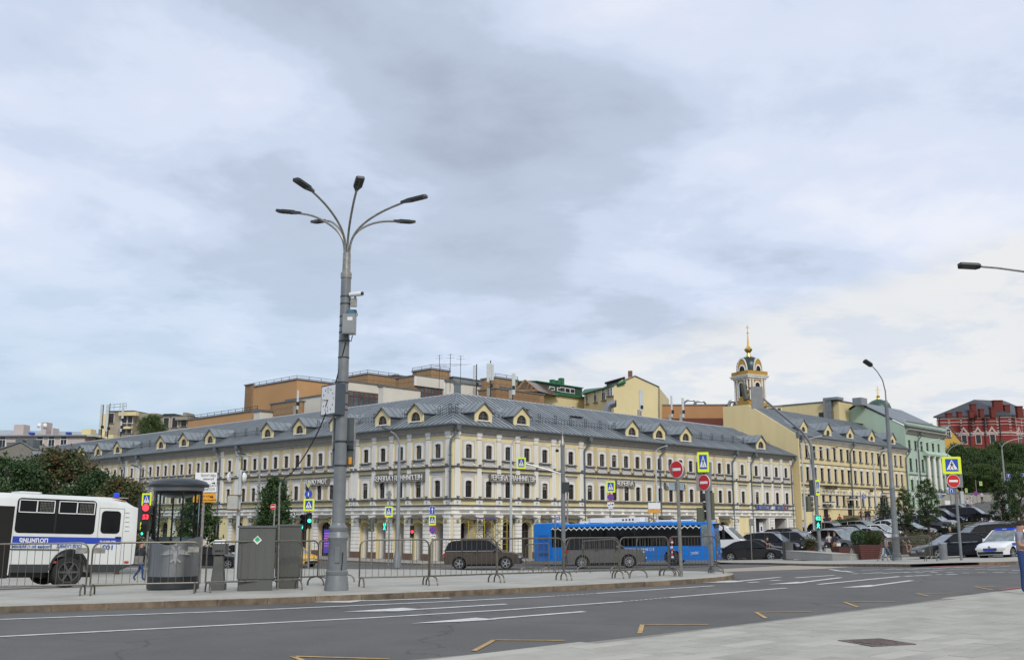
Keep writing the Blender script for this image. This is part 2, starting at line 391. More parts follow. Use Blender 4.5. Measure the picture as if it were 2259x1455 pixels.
# --- the island in the middle with the barriers
KH = .115
kerbline = [(-700, 1372), (-300, 1352), (0, 1337), (200, 1331), (400, 1325), (640, 1317), (800, 1311), (960, 1304), (1130, 1297), (1300, 1289), (1400, 1284), (1500, 1278.5), (1570, 1274), (1600, 1271), (1614, 1268), (1617, 1265.5)]
near = gp(*kerbline, dz=KH)
tip = [G(1612, 1262.5, KH).to_2d(), G(1590, 1260.5, KH).to_2d(), G(1550, 1259.5, KH).to_2d()]
farr = gp((1450, 1258), (1250, 1257), (1000, 1255.5), (800, 1254.5), (560, 1253), (300, 1251), (0, 1250), (-500, 1248), dz=KH)
isl = near + tip + farr
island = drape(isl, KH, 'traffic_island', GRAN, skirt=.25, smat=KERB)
island['label'] = 'pale granite paved island carrying the barriers'
def strip(poly, wd, dz, name, mat, parent=None):
    """painted line of width wd along ground points"""
    b = MB()
    for a, c in zip(poly, poly[1:]):
        a, c = Vector(a), Vector(c); L_ = (c - a).length; n = max(1, int(L_ / 1.5)); d = (c - a) / L_; q = Vector((-d.y, d.x)) * wd / 2
        for i in range(n):
            p0 = a + (c - a) * i / n; p1 = a + (c - a) * (i + 1) / n
            P4 = [p0 - q, p1 - q, p1 + q, p0 + q]
            b.add([(p.x, p.y, terr(p.x, p.y) + dz) for p in P4], [(0, 1, 2, 3)], mat)
    o = b.build(name, parent)
    if not parent: tag(o, None, None, kind='structure')
    return o
# kerb stones of the island (each its own piece), slightly proud of the paving edge
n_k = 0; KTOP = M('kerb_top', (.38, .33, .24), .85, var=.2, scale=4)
pts = [Vector(p) for p in near[1:] + tip]; carry = 0.0; L_st = 1.0
path = [pts[0]]
for a, b_ in zip(pts, pts[1:]):
    d = (b_ - a).length; t0 = L_st - carry if carry else L_st
    t_ = L_st - carry
    while t_ <= d: path.append(a + (b_ - a) * t_ / d); t_ += L_st
    carry = (carry + d) % L_st
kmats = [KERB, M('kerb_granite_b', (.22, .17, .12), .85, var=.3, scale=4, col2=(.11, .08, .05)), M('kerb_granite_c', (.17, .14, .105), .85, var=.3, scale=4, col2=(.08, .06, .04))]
for i, (a, b_) in enumerate(zip(path, path[1:])):
    d = (b_ - a).normalized(); nrm = Vector((d.y, -d.x)); g_ = d * .006
    a2, b2 = a + g_, b_ - g_; j = random.uniform(-.006, .006); h = KH + .006 + random.uniform(0, .004)
    o_ = nrm * (.03 + j); inn = -nrm * .07
    P8 = []
    for hz in (-.08, h):
        for p in (a2 + o_, b2 + o_, b2 + inn, a2 + inn): P8.append((p.x, p.y, terr(p.x, p.y) + hz))
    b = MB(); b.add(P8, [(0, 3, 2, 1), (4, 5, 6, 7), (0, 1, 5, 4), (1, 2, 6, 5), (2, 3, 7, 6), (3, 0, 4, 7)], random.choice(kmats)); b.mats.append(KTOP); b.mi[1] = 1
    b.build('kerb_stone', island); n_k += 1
# --- near pavement bottom right
pe = [(-200, 1520), (500, 1484), (860, 1456), (1110, 1434), (1400, 1402), (1600, 1379), (1800, 1354), (2000, 1330), (2120, 1313), (2259, 1296), (2600, 1256), (3000, 1226)]
pedge = gp(*pe[1:], dz=KH)
paved = pedge + [Vector((60, pedge[-1].y)), Vector((60, -5)), Vector((-6, -5)), Vector((-6, pedge[0].y))]
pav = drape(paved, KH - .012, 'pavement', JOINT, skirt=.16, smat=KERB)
pav['label'] = 'pale granite slab pavement in the foreground'
e0, e1 = Vector(gp((1110, 1434), dz=KH)[0]), Vector(gp((2120, 1313), dz=KH)[0]); ed = (e1 - e0).normalized(); en = Vector((ed.y, -ed.x))
def inside(p):
    c = False; n = len(paved)
    for i in range(n):
        a, b_ = paved[i], paved[i - 1]
        if (a.y > p.y) != (b_.y > p.y) and p.x < (b_.x - a.x) * (p.y - a.y) / (b_.y - a.y) + a.x: c = not c
    return c
slabs = []
for row in range(0, 90):
    wdt = .30; off = (row * .37) % .9
    for k in range(-30, 60):
        ln = .9; c = e0 + ed * (k * ln + off) + en * (row * wdt + .17)
        if c.y < 4.5 or c.y > 50 or c.x > 22 or c.x < -4: continue
        if not (inside(c) and inside(c + ed * .45) and inside(c - ed * .45) and inside(c - en * .13)): continue
        if abs(c.x / c.y) > .60: continue
        slabs.append((c.y, c, ln, wdt))
slabs.sort(key=lambda z_: z_[0])
rotm = Matrix.Rotation(math.atan2(ed.y, ed.x), 3, 'Z')
def slabme(m):
    return MB().obox((0, 0, -.02), (.447, .147, .02), m).data('paving_slab')
sms = [slabme(m) for m in (GRAN2, GRAN3, GRAN2, M('granite_slab_c', (.45, .435, .375), .8, var=.1, scale=1.5, bump=.1))]
rest = MB(); rz0 = math.atan2(ed.y, ed.x)
for i, (_, c, ln, wd_) in enumerate(slabs):
    z = terr(c.x, c.y) + KH + random.uniform(0, .004)
    if i < 300: ob('paving_slab', random.choice(sms), pav, (c.x, c.y, z), 0, (random.uniform(-.003, .003), random.uniform(-.002, .002), rz0))
    else: rest.obox((c.x, c.y, z - .02), (.447, .147, .02), random.choice((GRAN2, GRAN3)), rotm)
tag(rest.build('paving_slabs', pav), None, None, kind='stuff')
# manhole cover on the near pavement
mc = gp((1860, 1417), (1905, 1409), (2010, 1416), (1960, 1426), dz=KH)
b = MB(); IRN = M('rusty_iron', (.16, .125, .11), .7, .3, var=.35, scale=14, bump=.5, bscale=40)
cc = sum((Vector(p) for p in mc), Vector((0, 0))) / 4; zc = terr(cc.x, cc.y) + KH
b.obox((0, 0, .004), (.34, .34, .008), IRN); b.lathe([(.28, .012), (.28, .02), (.26, .02), (.26, .014)], IRN, 24)
for k in range(-3, 4): b.box(-.22, .22, k * .08 - .012, k * .08 + .012, .012, .019, IRN)
o = b.build('manhole_cover', None, (cc.x, cc.y, zc), .35); tag(o, 'square rusty iron manhole cover set in the pale foreground pavement', 'manhole cover')
# --- markings on the near road
mk = thing('road_markings', None, None); mk['kind'] = 'structure'
def ln(pts, wd=.13, mat=LINE, dz=.008, name='lane_line'): strip(gp(*pts), wd, dz, name, mat, mk)
ln([(-600, 1392), (0, 1366), (475, 1349), (960, 1327.5), (1215, 1315)])
ln([(-600, 1438), (0, 1404), (825, 1362), (1130, 1344), (1375, 1326.5)])
ln([(1315, 1308.5), (1575, 1291.5)]); ln([(1477, 1317.5), (1735, 1296.5)])
for i in range(9):
    t_ = i / 9; ln([(1218 + 95 * t_, 1314.8 - 6.2 * t_), (1218 + 95 * t_ + 6, 1314.8 - 6.2 * t_ - .4)], .10); ln([(1380 + 95 * t_, 1326 - 8.6 * t_), (1386 + 95 * t_, 1325.6 - 8.6 * t_)], .10)
ln([(1805, 1288.5), (1985, 1271)], .15); ln([(1755, 1274), (1840, 1268.5)], .15); ln([(1650, 1284.5), (1675, 1283)], .14); ln([(1700, 1280.5), (1722, 1279)], .14)
def arrow(tipp, a, b2, base, sh0, sh1):
    P4 = gp(tipp, a, base, b2); bb = MB(); bb.add([(p.x, p.y, terr(p.x, p.y) + .0105) for p in P4], [(0, 1, 2, 3)], LINE); bb.build('arrow_head', mk)
    strip(gp(sh0, sh1), .16, .008, 'arrow_shaft', LINE, mk)
arrow((600, 1327.5), (752, 1322), (770, 1329), (810, 1324), (800, 1325), (992, 1318.5))
arrow((757, 1349.5), (890, 1340.5), (880, 1348), (932, 1344), (920, 1343.8), (1117, 1332))
arrow((905, 1375.5), (1050, 1362.5), (1020, 1371), (1097, 1366.5), (1085, 1364.5), (1289, 1348.5))
arrow((1532, 1285.5), (1612, 1280), (1620, 1284), (1640, 1282), (1630, 1281.5), (1722, 1272.5))
arrow((1695, 1288.5), (1760, 1283), (1755, 1287), (1780, 1285), (1770, 1284), (1855, 1273.5))
arrow((1855, 1296), (1920, 1290), (1915, 1294.5), (1942, 1291), (1935, 1290), (2012, 1280))
# dotted lines of the crossing and the turning lanes on the right
for (x0, y0), (x1, y1), n in (((1880, 1266), (2080, 1258), 9), ((1960, 1252), (2259, 1257), 11), ((1900, 1257), (2230, 1248.5), 13), ((1880, 1262), (1830, 1255), 3), ((1985, 1262.5), (2259, 1263), 8), ((1995, 1270), (2110, 1266), 5), ((1150, 1249), (1240, 1250), 3)):
    for i in range(n):
        t_ = i / n; a = (x0 + (x1 - x0) * t_, y0 + (y1 - y0) * t_ + random.uniform(-.8, .8)); e = random.uniform(14, 26); ln([a, (a[0] + e * (1 if x1 > x0 else -1), a[1] + (y1 - y0) / abs(x1 - x0) * e)], random.uniform(.12, .2), name='dash_line')
ln([(1560, 1246), (1700, 1243)], .14); ln([(1760, 1241.5), (1800, 1241)], .18)
# yellow zigzag of the stop
for zz_ in ([(860, 1453.5), (645, 1447.5), (676, 1460)], [(1045, 1436), (1090, 1411.5), (1245, 1412.5)], [(1411, 1397), (1417, 1377.5), (1562, 1377.5)], [(1690, 1363.5), (1668, 1350), (1790, 1349)], [(1893, 1339), (1862, 1327.5), (1975, 1326.5)], [(2050, 1315), (2021, 1308.5), (2115, 1308)], [(2190, 1301), (2150, 1293.5), (2195, 1293.5)]):
    strip(gp(*zz_), .075, .009, 'zigzag_line', YLINE, mk)
strip(gp((2205, 1300.5), (2400, 1278)), .2, .0095, 'red_line', REDP, mk)
# tan anti-slip patch on the road
o = drape(gp((1600, 1261), (1820, 1254), (1925, 1246.5), (1900, 1244.3), (1760, 1245.5), (1640, 1252), (1585, 1255)), .007, 'road_patch', TAN); o['label'] = 'tan coloured surface patch on the road'
o = drape(gp((2050, 1250), (2200, 1247), (2230, 1243.5), (2080, 1244.5)), .006, 'red_patch', REDP)
# far strip of pinkish road surface behind the island
# --- pavements round the long building
def fr(base, ph, x, y): return Vector((base[0] + x * math.cos(ph) - y * math.sin(ph), base[1] + x * math.sin(ph) + y * math.cos(ph)))
B0 = (CX, CY)
pR = [fr(B0, PHR, -2, -4.2), fr(B0, PHR, 20, -4.2), fr(B0, PHR, 36, -5.5), fr(B0, PHR, 120, -5.5), fr(B0, PHR, 120, 6), fr(B0, PHR, 0, 4)]
pL = [fr(B0, PHL, 2.2, -4.2), fr(B0, PHL, -130, -4.2), fr(B0, PHL, -130, 4), fr(B0, PHL, 0, 4)]
a, b_ = pR[0], pL[0]
poly = pR[1:5] + [fr(B0, PHR, 6, 6)] + [fr(B0, PHL, -6, 6)] + [pL[2], pL[1]] + [fr(B0, PHL, -1, -4.2), fr(B0, PHL, 1.4, -4.3), fr(B0, PHR, -1.4, -4.3), fr(B0, PHR, 1, -4.2)]
o = drape(poly, KH, 'street_pavement', M('far_paving', (.33, .32, .30), .85, var=.12), skirt=.2, smat=KERB, step=2.5); o['label'] = 'paved footway along the foot of the long building'
# --- pavement of the car park on the right
pp = gp((1590, 1239.5), (1700, 1240.5), (1850, 1243.2), (2005, 1243.4), (2040, 1239.8), (2160, 1239.2), (2215, 1238), (2400, 1229), dz=KH)
pb = [on(2500, 75).to_2d(), on(2300, 72).to_2d(), on(1900, 72).to_2d(), on(1720, 76).to_2d(), on(1570, 77).to_2d()]
cp = drape(pp + pb, KH, 'car_park_pavement', GRAN3, skirt=.25, smat=KERB); cp['label'] = 'granite footway in front of the car park'
# ================================================================== buildings
def archpair(w, z0, zs, rise, W, zt, n=8):
    i = [(-w, z0)] + [(-w * math.cos(PI * k / n), zs + rise * math.sin(PI * k / n)) for k in range(n + 1)] + [(w, z0)]
    o = [(-W, z0)] + [(-W + 2 * W * k / n, zt) for k in range(n + 1)] + [(W, z0)]
    return i, o
class Side:
    """a facade line: x runs to the viewer's right, y into the house, t is the distance from the corner"""
    def __init__(s, root, base, ph, sg): s.root, s.ph, s.sg = root, ph, sg; s.o = Vector((base[0], base[1])) - root.location.to_2d()
    def put(s, name, me, t, y=0.0, z=0.0, par=None):
        x = t * s.sg; c, q = math.cos(s.ph), math.sin(s.ph)
        return ob(name, me, s.root, (s.o.x + x * c - y * q, s.o.y + x * q + y * c, z), s.ph)
    def mb(s, name, b, smooth=False): return b.build(name, s.root, (s.o.x, s.o.y, 0), s.ph, smooth)
    def course(s, name, t0, t1, prof, mat, m0=0.0, m1=0.0):
        """moulding of section prof (y, z); m0, m1: mitre at either end, x shift per unit of y"""
        a, b_ = t0 * s.sg, t1 * s.sg; n = len(prof)
        vs = [(a + p[0] * m0 * s.sg, p[0], p[1]) for p in prof] + [(b_ + p[0] * m1 * s.sg, p[0], p[1]) for p in prof]
        fs = [tuple(range(n)), tuple(range(n, 2 * n))[::-1]] + [(i, (i + 1) % n, n + (i + 1) % n, n + i) for i in range(n)]
        return s.mb(name, MB().add(vs, fs, mat))
    def wall(s, name, t0, t1, z0, z1, holes, mat, y0=0.0, th=.32):
        b = MB(); zs = sorted({z0, z1} | {h[2] for h in holes} | {h[3] for h in holes})
        for za, zb in zip(zs, zs[1:]):
            cut = sorted((h[0], h[1]) for h in holes if h[2] <= za + 1e-6 and h[3] >= zb - 1e-6); x = t0
            for c0, c1 in cut:
                if c0 > x: b.box(*sorted((x * s.sg, c0 * s.sg)), y0, y0 + th, za, zb, mat)
                x = c1
            if x < t1: b.box(*sorted((x * s.sg, t1 * s.sg)), y0, y0 + th, za, zb, mat)
        return s.mb(name, b)
def win_set(w, h, rise, pane_mat, surround=WHT, panel=LIL, fr=FRM, apron=None, key=False, pw=.72, ptop=.30, yg=.10):
    """meshes of one sash window: surround (the part) and its sub-parts"""
    S = {}
    b = MB(); i, o = archpair(w, 0, h - rise, rise, w + .2, h + .13, 8); i2, o2 = archpair(w + .2, 0, h + .10, .0, w + .2, h + .131, 8)
    o = [(-w - .2, 0)] + [(-(w + .2) * math.cos(PI * k / 8), h - rise + .16 + (rise + .06) * math.sin(PI * k / 8)) for k in range(9)] + [(w + .2, 0)]
    b.ring(i, o, -.075, .0, surround, yi=yg + .02); b.box(-w - .02, w + .02, -.12, yg, -.05, -.001, WHP); S['window'] = b.data('window')
    b = MB(); f = .032
    b.box(-w, -w + f, yg - .05, yg, 0, h, fr); b.box(w - f, w, yg - .05, yg, 0, h, fr); b.box(-.022, .022, yg - .045, yg, 0, h * .72, fr)
    b.box(-w + f, w - f, yg - .052, yg - .001, h * .70, h * .76, fr); b.box(-w + f, w - f, yg - .048, yg - .002, 0, f, fr); S['frame'] = b.data('frame')
    S['pane'] = MB().box(-w + .01, w - .01, yg + .001, yg + .02, .005, h - .01, pane_mat).data('pane')
    if panel:
        b = MB(); P_ = w + .2 + (pw - w - .2)
        i3, o3 = archpair(w + .19, -.0, h - rise + .15, rise + .05, pw, h + ptop, 8); b.ring(i3, o3, -.028, .0, panel); S['panel'] = b.data('panel')
    if apron:
        b = MB(); b.box(-pw - .04, pw + .04, -.20, 0, -.14, -.052, LED); b.box(-pw + .04, pw - .04, -.13, 0, -.19, -.141, LED)
        b.box(-pw, pw, -.04, 0, -apron, -.191, LIL)
        for sx in (-1, 1): b.obox((sx * (pw - .07), -.08, -.30), (.055, .06, .11), GRY)
        for sx in (-1, 1): b.lathe([(.02, -.12), (.085, -.10), (.09, -.041)], WHT, 8, (sx * (pw - .14), 0, -apron + .12), 'y')
        S['apron'] = b.data('apron')
    return S
def put_win(sd, S, t, z, alt=None):
    o = sd.put('window', S['window'], t, 0, z)
    for k in ('frame', 'pane', 'panel', 'apron'):
        if k in S:
            me = S[k]
            if k == 'pane' and alt is not None: me = alt
            ob(k, me, o)
    return o
def half_round(w, n=10): return [(-w * math.cos(PI * k / n), w * math.sin(PI * k / n)) for k in range(n + 1)]
DFR = M('dormer_frame', (.22, .18, .15), .6, var=.1)
def dormer_meshes(slope, W=1.0, wh=.92, ap=1.68, wr=.64, dpt=None):
    D = {}
    i = [(-wr, .18)] + [(p[0], .30 + p[1] * 1.08) for p in half_round(wr, 8)] + [(wr, .18)]
    o = [(-W, -.25), (-W, wh * .55), (-W, wh), (-W * .66, wh + (ap - wh) * .34), (-W * .33, wh + (ap - wh) * .67), (0, ap), (W * .33, wh + (ap - wh) * .67), (W * .66, wh + (ap - wh) * .34), (W, wh), (W, wh * .55), (W, -.25)]
    b = MB(); b.ring(i, o, 0, .12, YEL, yi=.15)
    b.box(-wr, wr, .0, .24, -.25, .16, YEL); b.box(-wr - .1, wr + .1, -.1, .2, .12, .21, WHP); D['dormer'] = b.data('dormer')
    b = MB(); db = ap / slope + .3; ds = wh / slope + .2
    for sx in (-1, 1):
        # roof leaf with a thin pale edge, side cheek
        e = W + .16; z0 = wh - .16 * (ap - wh) / W
        P8 = [(0, -.14, ap + .02), (sx * e, -.14, z0), (sx * e, z0 / slope + .2, z0), (0, db, ap + .02)]
        b.add(P8 + [(x, y, z + .07) for x, y, z in P8], [(0, 1, 2, 3), (7, 6, 5, 4), (0, 4, 5, 1), (1, 5, 6, 2), (2, 6, 7, 3)], ROOF)
        b.add([(0, -.16, ap - .03), (sx * e, -.16, z0 - .05), (sx * e, -.16, z0 + .075), (0, -.16, ap + .095), (0, -.1, ap - .03), (sx * e, -.1, z0 - .05), (sx * e, -.1, z0 + .075), (0, -.1, ap + .095)], [(0, 1, 2, 3), (4, 7, 6, 5), (0, 4, 5, 1), (3, 2, 6, 7)], LED)
        for k in range(1, 4):
            yy = k * .62; b.add([(0, yy, ap + .1), (sx * e, yy, z0 + .08), (sx * e, yy + .03, z0 + .08), (0, yy + .03, ap + .1), (0, yy, ap + .14), (sx * e, yy, z0 + .12), (sx * e, yy + .03, z0 + .12), (0, yy + .03, ap + .14)], [(4, 5, 6, 7), (0, 1, 5, 4), (3, 2, 6, 7)], ROOF2) if yy + .5 < db * .7 else None
    D['roof'] = b.data('roof')
    b = MB()
    for sx in (-1, 1): b.add([(sx * W * .98, .1, -.3), (sx * W * .98, .1, wh), (sx * W * .98, ds, wh), (sx * W * .9, .1, -.3), (sx * W * .9, .1, wh), (sx * W * .9, ds, wh)], [(0, 1, 2), (5, 4, 3), (0, 3, 4, 1), (1, 4, 5, 2)], PIPE)
    D['cheek'] = b.data('cheek')
    b = MB(); hr = half_round(wr - .02, 8); b.add([(p[0], .135, .21 + p[1] * 1.2) for p in hr], [tuple(range(len(hr)))[::-1]], GLS); D['pane'] = b.data('pane')
    b = MB(); b.box(-.018, .018, .09, .13, .2, .3 + wr, DFR); b.box(-wr, wr, .085, .125, .50, .53, DFR)
    for sx in (-.5, .5): b.box(sx * wr - .01, sx * wr + .01, .092, .13, .2, .3 + wr * .85, FRM)
    b.tube([(p[0] * .97, .12, .24 + p[1] * 1.12) for p in half_round(wr, 8)], .022, FRM, 4); D['frame'] = b.data('frame')
    return D
def put_dormer(sd, D, t, y, z):
    o = sd.put('dormer', D['dormer'], t, y, z)
    for k in ('roof', 'cheek', 'pane', 'frame'): ob(k, D[k], o)
SEAM = M('roof_seam', (.075, .09, .10), .5, .3, var=.1)
def roof_panels(sd, roofo, t0, t1, y0, y1, z0, slope, h0, h1, wd=.62):
    """standing-seam sheets: each strip its own piece; h0/h1 = hip run (t per y) at either end, None for none"""
    n = round((t1 - t0) / wd); sh = {}
    for k in range(n):
        a = t0 + (t1 - t0) * k / n; b_ = t0 + (t1 - t0) * (k + 1) / n
        def top(t):
            v_ = y1
            if h0 is not None and t < h0 * y1: v_ = min(v_, t / h0)
            if h1 is not None: v_ = min(v_, y0 + (t1 - t) / h1)
            return max(v_, y0 + .01)
        ya, yb = top(a), top(b_); key = (round(ya, 2), round(yb, 2), k * 7 % 5 % 3)
        if key not in sh:
            W_ = b_ - a; zz_ = lambda y: z0 + (y - y0) * slope
            P4 = [(0, y0, zz_(y0)), (W_ * sd.sg, y0, zz_(y0)), (W_ * sd.sg, yb, zz_(yb)), (0, ya, zz_(ya))]
            m = (ROOF, ROOF2, ROOF3)[k * 7 % 5 % 3]; b = MB()
            b.add(P4 + [(x, y, z + .02) for x, y, z in P4], [(0, 1, 2, 3), (7, 6, 5, 4), (0, 4, 5, 1), (1, 5, 6, 2), (3, 2, 6, 7), (0, 3, 7, 4)], m)
            if ya > y0 + .3:
                q = .016; b.add([(-q, y0, zz_(y0)), (q, y0, zz_(y0)), (q, ya, zz_(ya)), (-q, ya, zz_(ya))] + [(-q, y0, zz_(y0) + .065), (q, y0, zz_(y0) + .065), (q, ya, zz_(ya) + .065), (-q, ya, zz_(ya) + .065)], [(4, 5, 6, 7), (0, 1, 5, 4), (0, 4, 7, 3), (1, 2, 6, 5)], SEAM)
            sh[key] = b.data('roof_panel')
        o = sd.put('roof_panel', sh[key], a); o.parent = roofo; o.matrix_parent_inverse = roofo.matrix_basis.inverted()
def pipe_run(sd, t, zt, zb, lean=0.9, proj=.55, r=.085):
    """hopper, swan neck and downpipe"""
    b = MB(); x = t * sd.sg; sg = -sd.sg * 0 - 1
    b.prism([(-.16, 0), (.16, 0), (.24, .42), (-.24, .42)], -proj - .18, -proj + .14, 'y', PIPE)
    b.v = [(p[0] + x, p[1], p[2] + zt - .42) for p in b.v]
    b.tube([(x, -proj, zt - .4), (x, -proj + .02, zt - .55), (x - lean * .45, -.22, zt - 1.15), (x - lean * .45, -.16, zt - 1.4), (x - lean * .45, -.16, zb)], r, PIPE, 8)
    for z in (zt - 2.4, zt - 3.7, zt - 5.8, zt - 8): 
        if z > zb: b.box(x - lean * .45 - .11, x - lean * .45 + .11, -.26, .0, z, z + .05, LED)
    return sd.mb('drainpipe', b, True)
# ------------------------------------------------------------------ the long corner building
root = thing('corner_building', 'long three storey yellow and white building wrapping the street corner under a grey metal roof', 'building', (CX, CY, 0))
SR = Side(root, (CX, CY), PHR, 1); SL = Side(root, (CX, CY), PHL, -1)
ER, EL = 55.9, 106.0; ZE = 9.15; Z0 = -1.9; MT = 1.03
wR = [1.81, 4.14, 6.46, 8.8, 11.14, 14.7] + [17.38 + 1.862 * k for k in range(14)] + [44.47, 47.5, 49.8, 52.1, 54.4]
wL = [1.7, 4.1, 6.5, 8.9, 11.3, 14.45] + [16.34 + 1.91 * k for k in range(9)] + [34.64] + [37.48 + 1.885 * k for k in range(10)] + [57.43] + [60.15 + 1.885 * k for k in range(12)] + [84.0] + [87 + 1.885 * k for k in range(9)]
pilR = [(.5, .55), (2.98, .5), (5.3, .5), (7.63, .5), (9.97, .5), (12.3, .55), (13.25, .5), (16.15, .55), (42.95, .5), (45.98, .55), (48.65, .5), (50.95, .5), (53.25, .5), (55.6, .5)]
pilL = [(.45, .55), (2.9, .5), (5.3, .5), (7.7, .5), (10.1, .5), (12.6, .6), (13.2, .4), (15.2, .5), (33.0, .7), (36.1, .6), (55.9, .7), (58.9, .6), (82.4, .6), (85.6, .6), (105.6, .5)]
yelR = [16.34 + 1.862 * k + .11 for k in range(0, 15)][:15]
yelL = [a + .95 for a in wL[6:14]] + [a + .94 for a in wL[16:25]] + [a + .94 for a in wL[27:38]]
Z3, Z2 = 6.65, 3.54; H3, H2 = 1.16, 1.34
W3 = win_set(.355, H3, .12, GLS, apron=.62, ptop=.33); W2 = win_set(.355, H2, .12, GLS, ptop=.62)
PC = [MB().box(-.345, .345, .101, .12, .005, H3, GLC).data('pane'), MB().box(-.345, .345, .101, .12, .005, H3, M('window_glass_b', (.035, .04, .045), .08, var=.4, scale=3)).data('pane'), None, None]
PC.append(MB().box(-.345, .345, .101, .12, .005, H3, GLS).box(-.33, .33, .095, .1005, .62, H3 - .1, M('roller_blind', (.30, .29, .26), .8, var=.2)).data('pane'))
PC2 = [MB().box(-.345, .345, .101, .12, .005, H2, GLS).box(-.33, .33, .095, .1005, .8, H2 - .1, MATS['roller_blind']).data('pane'), MB().box(-.345, .345, .101, .12, .005, H2, MATS['window_glass_b']).data('pane'), None, None]
for sd, ws, pil, yel, E_, nm in ((SR, wR, pilR, [17.38 + 1.862 * k + .93 for k in range(13)], ER, 'R'), (SL, wL, pilL, yelL, EL, 'L')):
    holes = [(t - .355, t + .355, z, z + h) for t in ws for z, h in ((Z3, H3 - .005), (Z2, H2 - .005))]
    sd.wall('wall', 0.003, E_, 2.12, 8.75, holes, YEL)
    for t in ws:
        put_win(sd, W3, t, Z3, random.choice(PC)); put_win(sd, W2, t, Z2, random.choice(PC2))
        b = MB(); b.box(-.85, .85, -.17, 0, 5.55, 5.62, LED); b.box(-.8, .8, -.12, 0, 5.45, 5.549, GRY); b.box(-.76, .76, -.07, 0, 5.36, 5.449, WHT); me = _tc.setdefault('hood', b.data('window_hood')); sd.put('window_hood', me, t)
    pm = {}
    for t, wd_ in pil:
        if wd_ not in pm:
            b = MB(); h_ = wd_ / 2
            b.box(-h_, h_, -.11, 0, 6.03, 8.5, WHT); b.box(-h_ - .05, h_ + .05, -.15, 0, 8.501, 8.76, WHT); b.box(-h_ - .03, h_ + .03, -.13, 0, 8.16, 8.22, GRY)
            b.box(-h_, h_, -.11, 0, 3.46, 5.9, WHT); b.box(-h_ - .04, h_ + .04, -.15, -.002, 3.46, 3.56, WHT); b.box(-h_ - .12, h_ + .12, -.13, 0, 2.94, 3.34, WHT); b.box(-.05, .05, -.16, -.13, 3.1, 3.16, SIGK)
            b.obox((0, -.2, 6.12), (.09, .1, .07), LED); b.obox((0, -.2, 3.56), (.11, .09, .06), LED)
            pm[wd_] = b.data('pilaster')
        sd.put('pilaster', pm[wd_], t)
    b = MB()
    b.box(-.18, .18, -.03, -.001, 6.2, 8.57, YEL)
    for k in range(8): b.box(-.21, .21, -.05, 0, 6.2 + k * .3, 6.475 + k * .3, YELB)
    me = b.data('rusticated_strip'); b = MB(); b.box(-.18, .18, -.03, -.001, 3.5, 5.57, YEL)
    for k in range(7): b.box(-.21, .21, -.05, 0, 3.5 + k * .3, 3.775 + k * .3, YELB)
    me2 = b.data('rusticated_strip'); me3 = MB().obox((0, -.14, 6.1), (.07, .1, .07), LED).data('cornice_lamp')
    for t in yel: sd.put('rusticated_strip', me, t); sd.put('rusticated_strip', me2, t); sd.put('cornice_lamp', me3, t)
    # mouldings
    sd.course('cornice', 0, E_, [(0, 8.75), (-.16, 8.75), (-.16, 8.86), (-.24, 8.9), (-.24, 8.98), (-.38, 9.06), (-.5, 9.1), (-.5, 9.16), (0, 9.16)], GRY, MT)
    sd.course('frieze', 0, E_, [(-.001, 8.47), (-.05, 8.47), (-.05, 8.75), (-.001, 8.75)], GRY, MT)
    sd.course('string_course', 0, E_, [(-.001, 5.90), (-.16, 5.90), (-.24, 5.97), (-.24, 6.0), (-.001, 6.04)], LED, MT)
    sd.course('lower_string_course', 0, E_, [(-.001, 3.34), (-.2, 3.34), (-.22, 3.42), (-.001, 3.46)], LED, MT)
    sd.course('ledge', 0, E_, [(-.001, 2.80), (-.2, 2.82), (-.26, 2.9), (-.001, 2.94)], LED, MT)
    sd.course('entablature', 0, E_, [(-.001, 2.1), (-.10, 2.1), (-.10, 2.16), (-.22, 2.2), (-.22, 2.26), (-.08, 2.28), (-.08, 2.5), (-.18, 2.54), (-.18, 2.62), (-.1, 2.64), (-.1, 2.72), (-.16, 2.76), (-.16, 2.8), (-.001, 2.8)], WHT, MT)
    b = MB()
    for k in range(int(E_ / 1.55)): x0, x1 = sorted(((.8 + k * 1.55) * sd.sg, (1.9 + k * 1.55) * sd.sg)); b.box(x0, x1, -.11, -.081, 2.32, 2.46, GRY)
    sd.mb('frieze_panels', b)
    # gutter along the eaves
    sd.course('gutter', 0, E_ + .3, [(-.5, 9.16), (-.66, 9.17), (-.74, 9.24), (-.74, 9.34), (-.70, 9.34), (-.66, 9.27), (-.45, 9.23)], PIPE, MT)
